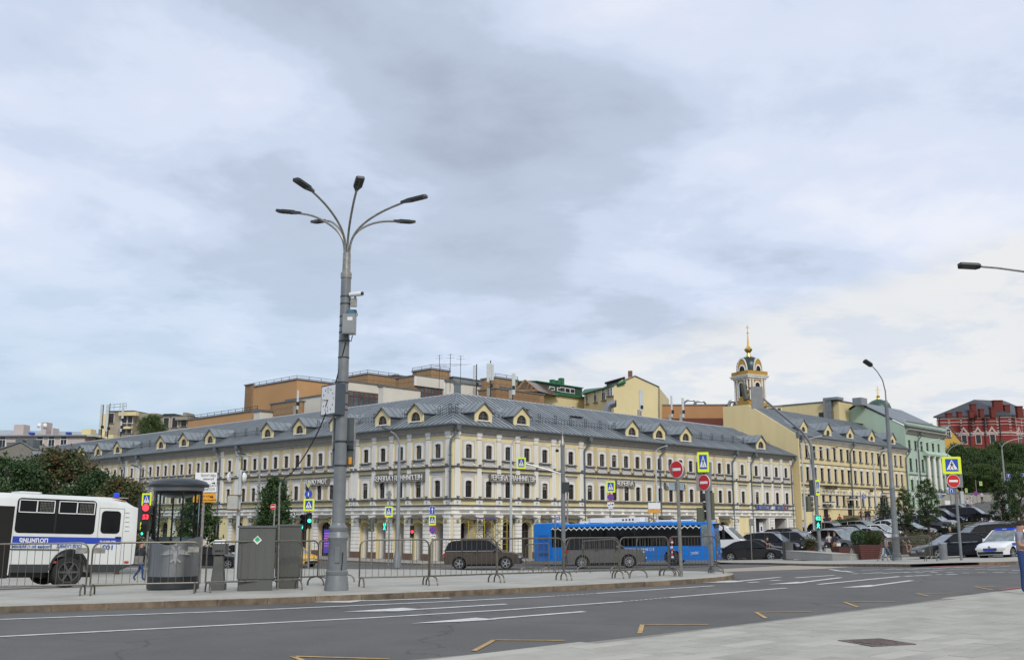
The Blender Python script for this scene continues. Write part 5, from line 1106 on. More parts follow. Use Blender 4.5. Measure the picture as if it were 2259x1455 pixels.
KIND = {
 'sedan': dict(L=4.85, W=1.84, H=1.45, wb=2.85, r=.33, up=[(-.5, .60), (-.495, .88), (-.47, .98), (-.34, 1.02), (-.1, .96), (.16, .93), (.22, .93), (.36, .86), (.46, .74), (.495, .62), (.5, .40)], gh=[(-.37, 1.0), (-.24, 1.33), (-.14, 1.43), (-.02, 1.45), (.06, 1.41), (.235, .93)], pil=[-.115, .0]),
 'suv': dict(L=5.0, W=1.93, H=1.82, wb=2.95, r=.38, up=[(-.5, .70), (-.497, 1.0), (-.48, 1.17), (-.2, 1.15), (.16, 1.12), (.22, 1.12), (.38, 1.05), (.46, .95), (.49, .80), (.5, .45)], gh=[(-.475, 1.15), (-.43, 1.62), (-.38, 1.76), (-.15, 1.82), (.03, 1.80), (.09, 1.73), (.245, 1.12)], pil=[-.25, -.06]),
 'rover': dict(L=4.97, W=1.96, H=1.86, wb=2.88, r=.39, up=[(-.5, .70), (-.5, 1.0), (-.495, 1.20), (-.2, 1.20), (.2, 1.19), (.26, 1.19), (.44, 1.14), (.485, 1.05), (.5, .8), (.5, .5)], gh=[(-.488, 1.18), (-.455, 1.70), (-.42, 1.82), (-.15, 1.86), (.05, 1.84), (.10, 1.78), (.235, 1.19)], pil=[-.27, -.08]),
 'hatch': dict(L=4.25, W=1.74, H=1.52, wb=2.63, r=.31, up=[(-.5, .60), (-.495, .85), (-.47, 1.0), (-.34, 1.03), (-.1, .97), (.14, .95), (.2, .96), (.36, .86), (.46, .76), (.49, .64), (.5, .42)], gh=[(-.40, 1.02), (-.27, 1.40), (-.2, 1.49), (-.02, 1.52), (.05, 1.49), (.235, .95)], pil=[-.14, .0]),
}
def make_car(kind, pnt, spokes=5, lights=HLT, name='parked_car', rails=False, trim=None, plate=PLT, lowdet=False):
    K = KIND[kind]; L, W, H, wb, r = K['L'], K['W'], K['H'], K['wb'], K['r']; root = thing(name, None, 'car')
    zb = .26 if kind in ('sedan', 'hatch') else .34; ra = r + .065; xa = wb / 2
    prof = [(x * L, z) for x, z in K['up']]
    def arc(cx): return [(cx + ra * math.cos(a), r + ra * math.sin(a)) for a in [math.acos(min(1, max(-1, 1))) + PI * k / 8 for k in range(9)]]
    low = [(L * .495, zb)]
    for cx_ in (xa, -xa):
        a0 = math.asin((zb - r) / ra) if abs(zb - r) < ra else 0
        low += [(cx_ + ra * math.cos(a0 + (PI - 2 * a0) * k / 8), r + ra * math.sin(a0 + (PI - 2 * a0) * k / 8)) for k in range(9)]
    low.append((-L * .495, zb)); poly = prof + low; nP = len(poly); n_up = len(prof)
    ys = [(-W / 2, .985, .05), (-W / 2 + .06, 1, .012), (-W * .3, 1, -.012), (W * .3, 1, -.012), (W / 2 - .06, 1, .012), (W / 2, .985, .05)]
    vs = []; fs = []
    for y, sx, dz in ys:
        for i, (x, z) in enumerate(poly):
            f = max(0, (abs(x) / L - .36) / .14); yy = y * (1 - .11 * f ** 1.8)
            zz_ = z - (dz if i < n_up and z > .75 else 0); bow = .10 * (abs(y) / (W / 2)) ** 2 * (1 if abs(x) > L * .44 else 0)
            tuck = 0.05 * (z < .5) + .0; yy *= 1 - tuck * (abs(y) > W * .45) * .6
            vs.append((x * sx - math.copysign(bow, x), yy, zz_))
    b = MB(); nS = len(ys); body = []; dark = []
    for s in range(nS - 1):
        for i in range(nP):
            j = (i + 1) % nP; q = (s * nP + i, s * nP + j, (s + 1) * nP + j, (s + 1) * nP + i); (dark if i >= n_up - 0 and i < nP - 0 and i != nP - 1 else body).append(q)
    body += [tuple(range(nP))[::-1], tuple(range((nS - 1) * nP, nS * nP))]
    b.add(vs, body, pnt); b.add(vs, dark, BLK); b.build('body', root, smooth=True); MB().box(-xa - ra, xa + ra, -W / 2 + .29, W / 2 - .29, .22, r + ra + .02, BLK).build('underbody', root)
    # cabin
    gh = [(x * L, z) for x, z in K['gh']]; zl, zh = min(z for x, z in gh), H
    def yw(z): t = (z - zl) / (zh - zl); return W * (.475 - .115 * t)
    n = len(gh); vs = [(x, -yw(z), z) for x, z in gh] + [(x, yw(z), z) for x, z in gh]
    b = MB(); side = [tuple(range(n))[::-1], tuple(range(n, 2 * n)), (0, n, 2 * n - 1, n - 1)]; b.add(vs, side, AGL)
    ri = [i for i in range(n - 1) if gh[i][1] > zl + (zh - zl) * .55 and gh[i + 1][1] > zl + (zh - zl) * .55]
    for i in range(n - 1): 
        if i not in ri: b.add([vs[i], vs[i + 1], vs[n + i + 1], vs[n + i]], [(0, 1, 2, 3)], AGL2 if i > n / 2 else AGL)
    b.build('window', root)
    b = MB(); P_ = []
    for i in range(min(ri), max(ri) + 2): P_.append(i)
    for i, j in zip(P_, P_[1:]):
        for (ya, yb_) in ((-1, -.82), (-.82, .82), (.82, 1)):
            def q(k, f): x, z = gh[k]; return (x, yw(z) * f * 1.015, z + (.018 if abs(f) < 1 else -.025))
            b.add([q(i, ya), q(j, ya), q(j, yb_), q(i, yb_)], [(0, 1, 2, 3)], pnt)
    b.build('roof', root, smooth=True)
    b = MB()
    for sy in (-1, 1):
        def side_pt(x, z, e=.012): return (x, sy * (yw(z) + e), z)
        top = lambda x: lerp(x, gh)
        rear = [p for p in gh if p[1] < zh - .0][:1]
        b.tube([side_pt(*gh[k]) for k in range(0, P_[0] + 1)], .032, pnt, 4); b.tube([side_pt(*gh[k]) for k in range(P_[-1], n)], .030, pnt, 4); b.tube([side_pt(*gh[k]) for k in range(P_[0], P_[-1] + 1)], .03, pnt, 4)
        for px_ in K['pil']: b.tube([side_pt(px_ * L, zl + .0), side_pt(px_ * L - .04, top(px_ * L - .04) - .02)], .03, BLK if px_ == K['pil'][-1] else pnt, 4)
        b.tube([side_pt(gh[0][0], zl + .02, .0), side_pt(gh[-1][0], zl + .02, .0)], .02, trim or BLK, 4)
        if rails: b.tube([(gh[P_[0]][0], sy * W * .345, H + .0), (gh[P_[0]][0] + .25, sy * W * .345, H + .05), (gh[P_[-1]][0] - .2, sy * W * .345, H + .05), (gh[P_[-1]][0], sy * W * .345, H - .02)], .022, CHR, 4)
    b.build('pillar', root)
    tw, rm = wheel_mesh(r, .23, spokes)
    for sx in (-1, 1):
        for sy in (-1, 1):
            o = ob('wheel', tw, root, (sx * xa, sy * (W / 2 - .135), r), 0 if sy < 0 else PI); ob('rim', rm, o)
    zf = lerp(.48, K['up']); hz = lerp(.475, K['up']) - .10
    for sy in (-1, 1):
        b = MB(); b.prism([(L * .462, hz - .07), (L * .482, hz - .075), (L * .482, hz + .03), (L * .44, hz + .055)], sy * W * .24, sy * W * .455, 'y', lights)
        b.v = [(x + (0.02 if x > 0 else 0) - .10 * (abs(y) / (W / 2)) ** 2 + .065, y, z) for x, y, z in b.v]; b.build('headlight', root)
        b = MB(); tz = lerp(-.49, K['up']) - .12; b.box(-L * .492, -L * .455, *sorted((sy * W * .30, sy * W * .462)), tz - .09, tz + .07, TLT); b.build('taillight', root)
        b = MB(); mx = gh[-1][0] - .42; b.obox((mx, sy * (W / 2 + .06), zl + .10), (.07, .10, .07), pnt); b.build('wing_mirror', root)
        if not lowdet:
            b = MB()
            for px_ in K['pil'][-1:] + [K['pil'][-1] + .0]: b.box(px_ * L - .22, px_ * L - .04, *sorted((sy * (W / 2 - .02), sy * (W / 2 + .025))), zl - .12, zl - .085, pnt)
            b.build('door_handle', root)
            b = MB()
            for px_ in (K['pil'][0], K['pil'][-1], K['pil'][-1] + .21): b.box(px_ * L - .006, px_ * L + .006, *sorted((sy * (W / 2 - .03), sy * (W / 2 + .003))), zb + .1, zl - .03, BLK)
            b.build('door_seam', root)
    b = MB(); b.box(L * .478, L * .499, -W * .2, W * .2, hz - .13, hz + .01, BLK)
    for k in range(3): b.box(L * .4992, L * .5035, -W * .195, W * .195, hz - .11 + k * .045, hz - .095 + k * .045, CHR)
    b.build('grille', root)
    b = MB(); b.box(L * .47, L * .497, -W * .38, W * .38, zb + .04, zb + .17, BLK); b.build('lower_intake', root)
    MB().box(L * .4985, L * .507, -.26, .26, zb + .20, zb + .31, plate).build('number_plate', root)
    MB().box(-L * .5065, -L * .499, -.26, .26, zb + .45, zb + .56, plate).build('number_plate', root)
    return root
def place_car(c, px, Y_, deg, label, group=None, dz=0.0):
    p = on(px, Y_, dz); c.location = p; c['label'] = label
    if group: c['group'] = group
    a = math.radians(deg); d = Vector((math.cos(a), math.sin(a))); n_ = Vector((-d.y, d.x))
    h = lambda s_, v_: terr(p.x + v_.x * s_, p.y + v_.y * s_)
    pitch = -math.atan2(h(1.5, d) - h(-1.5, d), 3.0); roll = math.atan2(h(.8, n_) - h(-.8, n_), 1.6)
    c.rotation_euler = (roll, pitch, a); return c
PARK = 'cars in the car park'
# the two SUVs on the road between the island and the building
car = make_car('suv', paint('bronze', (.085, .066, .054), .25, .4), 5, HLT, 'driving_car', True, CHR); place_car(car, 1067, 65.5, -3, 'dark bronze SUV with roof rails and five-spoke wheels driving before the building corner', 'cars driving along the road')
car = make_car('rover', paint('graphite', (.15, .145, .14), .25, .5), 10, HLT, 'driving_car', False, BLK); place_car(car, 1336, 64, -6, 'graphite grey boxy SUV passing in front of the blue bus', 'cars driving along the road')
# --- parked cars: (kind, paint, px, Y, heading, label)
black = paint('black', (.010, .010, .013)); navy = paint('navy', (.012, .014, .03)); dgrey = paint('dark_grey', (.035, .037, .042), .25, .4); silver = paint('silver', (.32, .33, .34), .28, .6); white = paint('white', (.72, .73, .74)); lgrey = paint('light_grey', (.18, .19, .2), .28, .5); brn = paint('dark_brown', (.03, .018, .015))
S_blk = make_car('sedan', black, 5); place_car(S_blk, 1655, 75.5, -14, 'black saloon with open window nearest the blue bus front', PARK)
S_dg = make_car('sedan', dgrey, 7); place_car(S_dg, 1672, 80, -22, 'dark grey saloon half hidden behind the black saloon by the bus', PARK)
U_nv = make_car('suv', navy, 5, rails=True); place_car(U_nv, 1705, 85.5, -35, 'large dark navy SUV beside the grey metal box', PARK)
U_sv = make_car('suv', lgrey, 5); place_car(U_sv, 1762, 86, -42, 'grey SUV with bright roof between the navy SUV and the signal pole', PARK)
H_wh = make_car('hatch', white, 6); place_car(H_wh, 1792, 92, -42, 'small white hatchback behind the signal pole', PARK)
U_wh = make_car('suv', silver, 6, rails=True); place_car(U_wh, 1850, 86, -58, 'silver SUV facing out beside the two standing women', PARK)
U_bk = make_car('suv', black, 5)
cars2 = [
 (S_dg, 1812, 98, -50, 'dark saloon in the second row over the silver SUV roof'), (U_bk, 1893, 96, -50, 'black SUV left of the row of white cars'),
 (H_wh, 1925, 95, -48, 'white hatchback nearest the round bushes'), (H_wh, 1945, 100, -48, 'white hatchback farther back in the white row'), (U_sv, 1908, 104, -50, 'light grey SUV at the back of the white row'),
 (S_blk, 2010, 101, -45, 'black saloon behind the seated man'), (S_dg, 2040, 106, -45, 'dark grey saloon beneath the twin young trees'), (U_sv, 2062, 106, -42, 'grey SUV partly under the right young tree'), (U_nv, 2083, 112, -38, 'dark SUV parked side on behind the young trees'),
 (U_bk, 2120, 119, -38, 'farthest black SUV near the parking ticket kiosk'), (S_dg, 1975, 114, -46, 'dark saloon behind the lamp post base'), (H_wh, 2028, 115, -45, 'small white car far back under the trees'), (U_bk, 1745, 97, -40, 'black SUV behind the navy one near the gateway'),
 (U_sv, 1872, 91, -52, 'grey SUV between the silver one and the black one'), (H_wh, 1966, 107, -46, 'white hatchback just left of the right lamp post shaft'), (U_nv, 1838, 105, -48, 'dark SUV in the back row before the yellow wall'), (U_bk, 2150, 112, -38, 'black SUV parked right of the big sign pole'), (S_blk, 2205, 88, 180, 'black saloon at the far planter wall')]
first = {U_bk: True}
for i, (src, px, Y_, dg, lb) in enumerate(cars2):
    if first.pop(src, False): place_car(src, px, Y_, dg, lb, PARK)
    else: place_car(dup(src, (0, 0, 0), 0, lb), px, Y_, dg, lb, PARK)
# near right group
c = make_car('sedan', paint('midnight', (.012, .014, .02)), 5, trim=CHR); place_car(c, 2106, 58.5, 184, 'near black saloon with red tail lamp beside the grey bollard bin', PARK)
place_car(dup(S_dg, (0, 0, 0), 0, ''), 2137, 65.5, 182, 'dark saloon behind the near black saloon', PARK)
c2 = make_car('suv', dgrey, 5, rails=True, trim=CHR); place_car(c2, 2160, 71.5, 182, 'charcoal SUV with bright window trim third from the kerb', PARK)
place_car(dup(c2, (0, 0, 0), 0, ''), 2180, 78, 182, 'silver SUV fourth from the kerb below the brown planter', PARK); remat([o for o in bpy.data.objects if o.get('label') == 'silver SUV fourth from the kerb below the brown planter'][0], {dgrey: silver})
c3 = dup(S_dg, (0, 0, 0), 0, ''); place_car(c3, 2262, 70, 178, 'dark car cut by the right picture edge behind the police car', PARK)
# police car
pc = make_car('hatch', paint('police_white', (.78, .79, .80)), 6, HLON, 'police_car', plate=M('blue_plate', (.02, .06, .4), .4, var=.1))
BLS = M('police_blue', (.02, .06, .42), .35, var=.05)
b = MB(); Lh, Wh = 4.25, 1.74
for sy in (-1, 1): b.box(-1.9, 1.35, *sorted((sy * (Wh / 2 - .03), sy * (Wh / 2 + .004))), .70, .84, BLS)
b.prism([(1.30, .70), (1.75, .76), (1.35, .84)], -Wh / 2 - .004, -Wh / 2 + .04, 'y', BLS); b.build('blue_stripe', pc)
b = MB(); b.bbox(-.12, .14, -.55, .55, 1.53, 1.62, LBL, .04); b.box(-.125, .145, -.12, .12, 1.53, 1.6, HLT); b.build('light_bar', pc)
b = MB(); b.lathe([(.075, -.005), (.075, .02), (.045, .02), (.045, -.005)], CHR, 4, (Lh * .5, 0, .66), 'x'); b.build('badge', pc); pc['category'] = 'police car'
place_car(pc, 2224, 55.5, 219, 'white police car with blue stripe and roof light bar at the kerb'); 
# cars left behind the cabinets
tx = make_car('hatch', paint('taxi_yellow', (.75, .42, .03)), 6, name='taxi'); tx['category'] = 'taxi'; place_car(tx, 645, 75, -35, 'yellow taxi between the grey cabinets and the tall lamp post')
place_car(dup(S_blk, (0, 0, 0), 0, ''), 472, 72, -5, 'black saloon seen behind the call box', 'cars driving along the road')
place_car(dup(H_wh, (0, 0, 0), 0, ''), 520, 78, 178, 'white hatchback peeping out left of the grey cabinets', 'cars driving along the road')
place_car(dup(S_dg, (0, 0, 0), 0, ''), 300, 78, 175, 'dark saloon behind the walking person and the booth', 'cars driving along the road')
# white van behind the bus
VN = thing('white_van', 'white van with sloping windscreen behind the front of the blue bus', 'van'); VW = paint('van_white', (.75, .76, .78))
b = MB(); pr = [(-2.6, .4), (-2.6, 2.45), (-2.4, 2.6), (.4, 2.6), (.9, 2.45), (1.9, 1.45), (2.6, 1.1), (2.7, .7), (2.7, .35)]
vs = []; 
for y, s_ in ((-1, .97), (-.92, 1), (.92, 1), (1, .97)): vs += [(x * s_, y * (1 - .1 * max(0, (z - 1.2) / 1.4)), z) for x, z in pr]
n = len(pr); b.add(vs, [(s * n + i, s * n + (i + 1) % n, (s + 1) * n + (i + 1) % n, (s + 1) * n + i) for s in range(3) for i in range(n)] + [tuple(range(n))[::-1], tuple(range(3 * n, 4 * n))], VW); b.build('body', VN, smooth=True)
b = MB(); b.add([(.98, -.78, 2.39), (1.86, -.86, 1.50), (1.86, .86, 1.50), (.98, .78, 2.39)], [(0, 1, 2, 3)], AGL2); b.v = [(x + .02, y, z + .02) for x, y, z in b.v]; b.build('windscreen', VN)
b = MB(); b.prism([(.2, 1.5), (.25, 2.2), (.75, 2.2), (1.45, 1.5)], -.985, -.955, 'y', AGL); b.build('side_window', VN)
tw, rm = wheel_mesh(.34, .24, 6)
for sx in (-1.6, 1.7):
    for sy in (-1, 1): o = ob('wheel', tw, VN, (sx, sy * .88, .34), 0 if sy < 0 else PI); ob('rim', rm, o)
place_car(VN, 1588, 84, -25, VN['label'])
# ------------------------------------------------------------------ blue city bus
BB = thing('blue_bus', 'long blue city bus with white wavy line along its dark windows', 'bus'); BLU = paint('bus_blue', (.002, .17, .60), .3); BLU2 = paint('bus_blue_dark', (.01, .10, .42), .35)
L = 12.2; W = 2.5; hl = L / 2
b = MB()
def busprof(s_): return [(-hl, .35), (-hl + .02, 2.78), (-hl + .15, 2.95), (-hl + 1.8, 2.98), (-hl + 2.0, 2.86), (hl - .25, 2.86), (hl - .02, 2.70), (hl + .06, 1.2), (hl + .10, .7), (hl + .06, .32)]
ra = .56; lowp = []
for cx_ in (hl - 2.7, -hl + 3.4): lowp += [(cx_ + ra * math.cos(PI * k / 8), .48 + ra * math.sin(PI * k / 8)) for k in range(9)]
up = busprof(1); lp = []
for cx_ in (hl - 2.75, -hl + 3.5): lp += [(cx_ + ra, .33)] + [(cx_ + ra * math.cos(PI * k / 8), .48 + ra * math.sin(PI * k / 8)) for k in range(9)] + [(cx_ - ra, .33)]
poly = up + lp; n = len(poly); vs = []
ysl = [(-W / 2, .0), (-W / 2 + .1, .07), (W / 2 - .1, .07), (W / 2, 0)]
for y, e in ysl:
    for x, z in poly:
        zz_ = z + (e - .07 if z > 2.6 else 0); xx = x + (-.12 + e * 1.7 if x > hl - .3 else (.08 - e if x < -hl + .1 else 0)); vs.append((xx, y, zz_))
b.add(vs, [(s * n + i, s * n + (i + 1) % n, (s + 1) * n + (i + 1) % n, (s + 1) * n + i) for s in range(3) for i in range(n)] + [tuple(range(n))[::-1], tuple(range(3 * n, 4 * n))], BLU); b.build('body', BB, smooth=True)
x0w, x1w, z0w, z1w = -hl + 1.32, hl - .85, 1.28, 2.62
for sy in (-1, 1):
    xs_ = [x0w, x0w + 2.7, x0w + 5.7, x0w + 8.5, x1w]; b = MB(); b.box(x0w, x1w, *sorted((sy * (W / 2 - .01), sy * (W / 2 + .006))), z0w, z1w, BLK); b.build('window_band', BB)
    for a, c in zip(xs_, xs_[1:]): b = MB(); b.box(a + .03, c - .03, *sorted((sy * (W / 2 + .007), sy * (W / 2 + .014))), z0w, z1w, AGL); b.build('window', BB)
b = MB(); pts = []
for k in range(0, 27 * 16 + 1):
    x = x0w + (x1w - x0w) * k / (27 * 16); pts.append((x + .05 * math.sin(4 * PI * k / 16), -W / 2 - .03, z1w - .13 + .10 * math.sin(2 * PI * k / 16)))
b.tube(pts, .028, M('wave_white', (.75, .78, .8), .4, var=0), 4); b.build('wavy_line', BB)
b = MB(); b.bbox(-3.0 + .6, 1.5, -.85, .85, 2.9, 3.22, WHP, .25); b.bbox(-3.0, -2.3, -.7, .7, 2.9, 3.02, WHP, .1); b.bbox(2.2, 4.6, -.7, .7, 2.9, 3.0, WHP, .1)
for k in range(4): b.disc((.1 + k * .22, -.855, 3.06), .07, -.86, -.845, SIGK, 8)
b.build('roof_unit', BB)
b = MB()
for z0_, z1_ in ((1.65, 2.2), (1.1, 1.55), (.7, .95)):
    for k in range(int((z1_ - z0_) / .07)): b.box(-hl + .35, -hl + 1.1, -W / 2 - .015, -W / 2, z0_ + k * .07, z0_ + k * .07 + .035, BLU2 if z0_ > .8 else SIGK)
b.build('vent_grille', BB)
b = MB(); b.box(hl - .22, hl - .18, -W / 2 - .006, -W / 2, .4, 2.7, BLK); b.box(-hl + 1.24, -hl + 1.27, -W / 2 - .006, -W / 2, .5, 2.7, BLU2); b.box(-hl + .2, hl - .2, -W / 2 - .006, -W / 2, .62, .635, BLU2); b.box(hl - 1.65, hl - .9, -W / 2 - .012, -W / 2, 1.2, 1.28, BLU2); b.build('body_seam', BB)
b = MB(); b.add([(hl + .03, -1.12, 1.25), (hl + .03, 1.12, 1.25), (hl - .06, 1.1, 2.68), (hl - .06, -1.1, 2.68)], [(0, 1, 2, 3)], AGL2); b.v = [(x + .035, y, z) for x, y, z in b.v]; b.build('windscreen', BB)
b = MB(); b.box(hl - .78, hl - .24, -W / 2 - .016, -W / 2, 1.25, 2.62, AGL2); b.build('cab_window', BB)
b = MB(); b.box(hl + .0, hl + .06, -.9, .9, 2.42, 2.66, BLK); b.build('destination_box', BB)
for sy in (-1, 1):
    b = MB(); b.box(hl + .02, hl + .13, *sorted((sy * .72, sy * 1.1)), .72, .92, HLT); b.build('headlight', BB)
b = MB(); b.box(hl + .09, hl + .115, -.30, .30, .5, .62, ORN); b.box(hl - .3, hl + .13, -W / 2 + .06, W / 2 - .06, .36, .42, BLU2); b.build('number_plate', BB)
b = MB(); b.tube([(hl - .1, -1.15, 2.62), (hl + .35, -1.3, 2.68), (hl + .62, -1.35, 2.5), (hl + .62, -1.35, 2.2)], .05, BLK, 6); b.bbox(hl + .52, hl + .68, -1.42, -1.22, 1.7, 2.3, BLK, .03); b.build('wing_mirror', BB)
b = MB(); 
for x in (-hl + .12, -.8): b.box(x, x + .06, -W / 2 - .012, -W / 2, .6, .68, TLT)
b.box(hl - 1.55, hl - 1.47, -W / 2 - .02, -W / 2, .62, .68, ORN); b.build('marker_lamp', BB)
tw, rm = wheel_mesh(.48, .3, 8, M('steel_wheel', (.10, .11, .12), .5, .3, var=.2))
for cx_ in (hl - 2.75, -hl + 3.5):
    for sy in (-1, 1): o = ob('wheel', tw, BB, (cx_, sy * (W / 2 - .2), .48), 0 if sy < 0 else PI); ob('rim', rm, o)
SLV = M('silver_letters', (.7, .74, .78), .3, var=0)
ob('lettering', text_mesh('ЕС 0990', .24, SLV, .004, bold=.01), BB, (hl - 4.35, -W / 2 - .01, .98)); ob('lettering', text_mesh('Мос', .26, SLV, .004), BB, (hl - 1.3, -W / 2 - .01, .72))
p0 = on(1189, 73.5); p1 = on(1583, 69.3); mid = (p0 + p1) / 2; BB.location = mid; BB.rotation_euler = (0, -math.atan2(p1.z - p0.z, (p1 - p0).length), math.atan2(p1.y - p0.y, p1.x - p0.x)); BB.scale = ((p1 - p0).length / L, 1, 1)
# ------------------------------------------------------------------ white police bus
PB = thing('police_bus', 'white police bus with blue band and barred dark windows cut off by the left edge', 'bus'); PW = M('bus_white', (.66, .68, .66), .35, var=.08, scale=1.2, streak=True); DKS = M('dark_skirt', (.035, .04, .042), .6, var=.2)
w0 = on(155, 33, KH); aa = math.radians(43); 
class Pl:
    def __init__(s, o, a): s.o, s.d, s.n = Vector(o), Vector((math.cos(a), math.sin(a), 0)), Vector((math.sin(a), -math.cos(a), 0))
    def uv(s, px, py, off=0.0):
        r = ray(px, py); e = Vector((0, 0, EYE)); q = s.o + s.n * off; t = (q - e).dot(s.n) / r.dot(s.n); p = e + r * t - s.o; return p.dot(s.d), p.z
PLN_ = Pl(w0, aa)
def U(px, py): return PLN_.uv(px, py)
xr = U(297, 1180)[0]; zroof = U(10, 1090)[1]; zsk = U(20, 1244)[1]; zbt = .48; xl = -7.5; pit = -.030
U_ = lambda px, py: (lambda p: (p[0], p[1] - pit * p[0]))(U(px, py))   # the bus leans with the slope
zroof = U_(10, 1097)[1]; zsk = U_(100, 1244)[1]; zrf2 = U_(10, 1084)[1]; zb0 = U_(60, 1262)[1]; W = 2.35
b = MB(); rw = .50; wc = 0.0
pr = [(xl, zb0), (xl, zrf2)] + [(xr - 1.0, zrf2), (xr - .45, zrf2 - .08), (xr - .02, zroof - .15), (xr + .02, 1.4), (xr, .75), (xr - .55, zb0 + .12), (xr - .6, zb0)]
arcp = [(wc + .60 * math.cos(PI * k / 10), .58 + .60 * math.sin(PI * k / 10)) for k in range(11)]
poly = pr + [(wc + .6, zb0)] + arcp + [(wc - .6, zb0)]; n = len(poly); vs = []
for y, e in ((0, .22), (.05, .12), (.18, 0.02), (W - .18, .02), (W - .05, .12), (W, .22)):
    for x, z in poly: vs.append((x, y, z - (e if z > zroof else 0)))
fs = [(s * n + i, s * n + (i + 1) % n, (s + 1) * n + (i + 1) % n, (s + 1) * n + i) for s in range(5) for i in range(n)] + [tuple(range(n))[::-1], tuple(range(5 * n, 6 * n))]
b.add(vs, fs, PW); b.build('body', PB, smooth=True)
def rr(x0, z0, x1, z1, r=.12):
    P_ = []
    for cx_, cz, a0 in ((x1 - r, z1 - r, 0), (x0 + r, z1 - r, 90), (x0 + r, z0 + r, 180), (x1 - r, z0 + r, 270)):
        for k in range(5): a = math.radians(a0 + 22.5 * k); P_.append((cx_ + r * math.cos(a), cz + r * math.sin(a)))
    return P_
PGL = M('tinted_glass', (.010, .011, .012), .05, var=0)
a = U_(27, 1174); c = U_(209, 1104); b = MB(); b.prism(rr(a[0], a[1], c[0], c[1]), -.012, .03, 'y', PGL); b.build('window', PB); wo = PB.children[-1]
xm = U_(119, 1130)[0]; zt = c[1] - .05; zm = U_(70, 1130)[1]
for x0, x1 in ((a[0] + .05, xm - .06), (xm + .06, c[0] - .05)):
    b = MB(); xmm = (x0 + x1) / 2
    for q in ((x0, x1, zt - .025, zt), (x0, x1, zm, zm + .025), (x0, x0 + .025, zm, zt), (x1 - .025, x1, zm, zt), (xmm - .015, xmm + .015, zm, zt)): b.box(q[0], q[1], -.035, -.0125, q[2], q[3], WHP)
    b.build('window_frame', wo)
    b = MB(); 
    for k in range(9): b.box(xmm + .1 + k * (x1 - xmm - .14) / 9, xmm + .107 + k * (x1 - xmm - .14) / 9, -.022, -.013, zm + .03, zt - .03, GALV)
    for k in range(6): b.box(xmm + .08, x1 - .03, -.023, -.0135, zm + .05 + k * .05, zm + .056 + k * .05, GALV)
    b.build('window_bars', wo)
b = MB(); b.box(xm - .03, xm + .03, -.02, -.0122, a[1] + .04, zt, BLK); b.build('divider', wo)
a = U_(217, 1175.5); c = U_(263, 1127); b = MB(); b.prism(rr(a[0], a[1], c[0], c[1]), -.012, .03, 'y', PGL); b.build('window', PB)
x0, x1 = U_(213, 1150)[0], U_(268, 1150)[0]; zt_, zb_ = U_(240, 1121)[1], U_(240, 1244)[1]
b = MB()
for q in ((x0, x0 + .02, zb_, zt_), (x1, x1 + .02, zb_, zt_), (x0, x1, zt_, zt_ + .02)): b.box(q[0], q[1], -.006, 0, q[2], q[3], GRY)
b.box(x1 - .22, x1 - .04, -.05, -.001, U_(258, 1186)[1], U_(258, 1183)[1], BLK); b.build('rear_door', PB)
xd = U_(21, 1190)[0]; b = MB(); b.box(xl, xd, -.004, .02, .3, U_(10, 1115)[1], DARK); b.box(xd, xd + .03, -.02, .0, .4, U_(10, 1115)[1], PW); b.build('open_doorway', PB)
z0, z1 = U_(100, 1197)[1], U_(100, 1183)[1]; b = MB(); b.box(xd + .04, x1 - .02, -.008, .0, z0, z1, BLS); b.build('blue_band', PB)
b = MB(); b.box(xd, U_(125, 1244)[0], -.03, .0, U_(60, 1212)[1], U_(60, 1210)[1], BLK)
b.box(xd, -.62, -.01, .0, zb0, zsk, DKS); b.box(.62, xr - .58, -.01, 0, zb0, zsk, DKS); b.prism([(xr - .58, zb0), (xr - .58, zsk), (xr, zsk)], -.01, 0, 'y', DKS); b.build('skirt', PB)
b = MB(); 
for px_ in (117, 277): x = U_(px_, 1239)[0]; z = U_(px_, 1239)[1]; b.box(x - .07, x + .07, -.02, 0, z - .035, z + .035, M('reflector_red', (.4, .05, .02), .3, var=.05))
b.build('reflector', PB)
b = MB()
for k in range(5): x, z = U_(276, 1130 + k * 10); b.box(x - .07, x + .07, -.03, .0, z, z + .025, PW)
b.box(xr - .6, xr - .1, W * .3, W * .7, zrf2, zrf2 + .01, PW); b.build('louvre', PB)
b = MB(); x, z = U_(259, 1096); b.lathe([(.085, 0), (.10, .02), (.09, .14), (.05, .18)], LBL, 12, (x, .3, z - .02)); b.build('beacon', PB, smooth=True)
b = MB(); b.lathe([(.13, -.08), (.12, 0)], M('rusty_base', (.35, .16, .05), .8, var=.4), 10, (x, .3, z - .02)); b.box(x - .2, x + .25, .1, .5, z - .14, z - .09, MATS['rusty_base']); b.build('beacon_base', PB)
b = MB(); x0, x1 = U_(50, 1090)[0], U_(100, 1090)[0]; b.bbox(x0, x1, .5, 1.5, zrf2, zrf2 + .06, PW, .1); b.bbox(x0 - 2.2, x0 - 1.2, .5, 1.5, zrf2, zrf2 + .12, PW, .1); b.build('roof_hatch', PB)
b = MB(); arc2 = [(wc + .62 * math.cos(PI * k / 12), .55 + .66 * math.sin(PI * k / 12)) for k in range(13)]; arc1 = [(wc + .555 * math.cos(PI * k / 12), .55 + .59 * math.sin(PI * k / 12)) for k in range(13)]; b.ring(arc1, arc2, -.03, .05, RUB); b.build('wheel_arch', PB)
tw, rm = wheel_mesh(.48, .28, 6, M('grey_steel_wheel', (.10, .105, .105), .5, .4, var=.25))
for y, r_ in ((.14, 0), (.46, 0), (W - .14, PI)): o = ob('wheel', tw, PB, (wc, y, .48), r_); ob('rim', rm, o)
MB().box(-2.5, .9, .5, W - .5, .3, .62, BLK).build('chassis', PB)
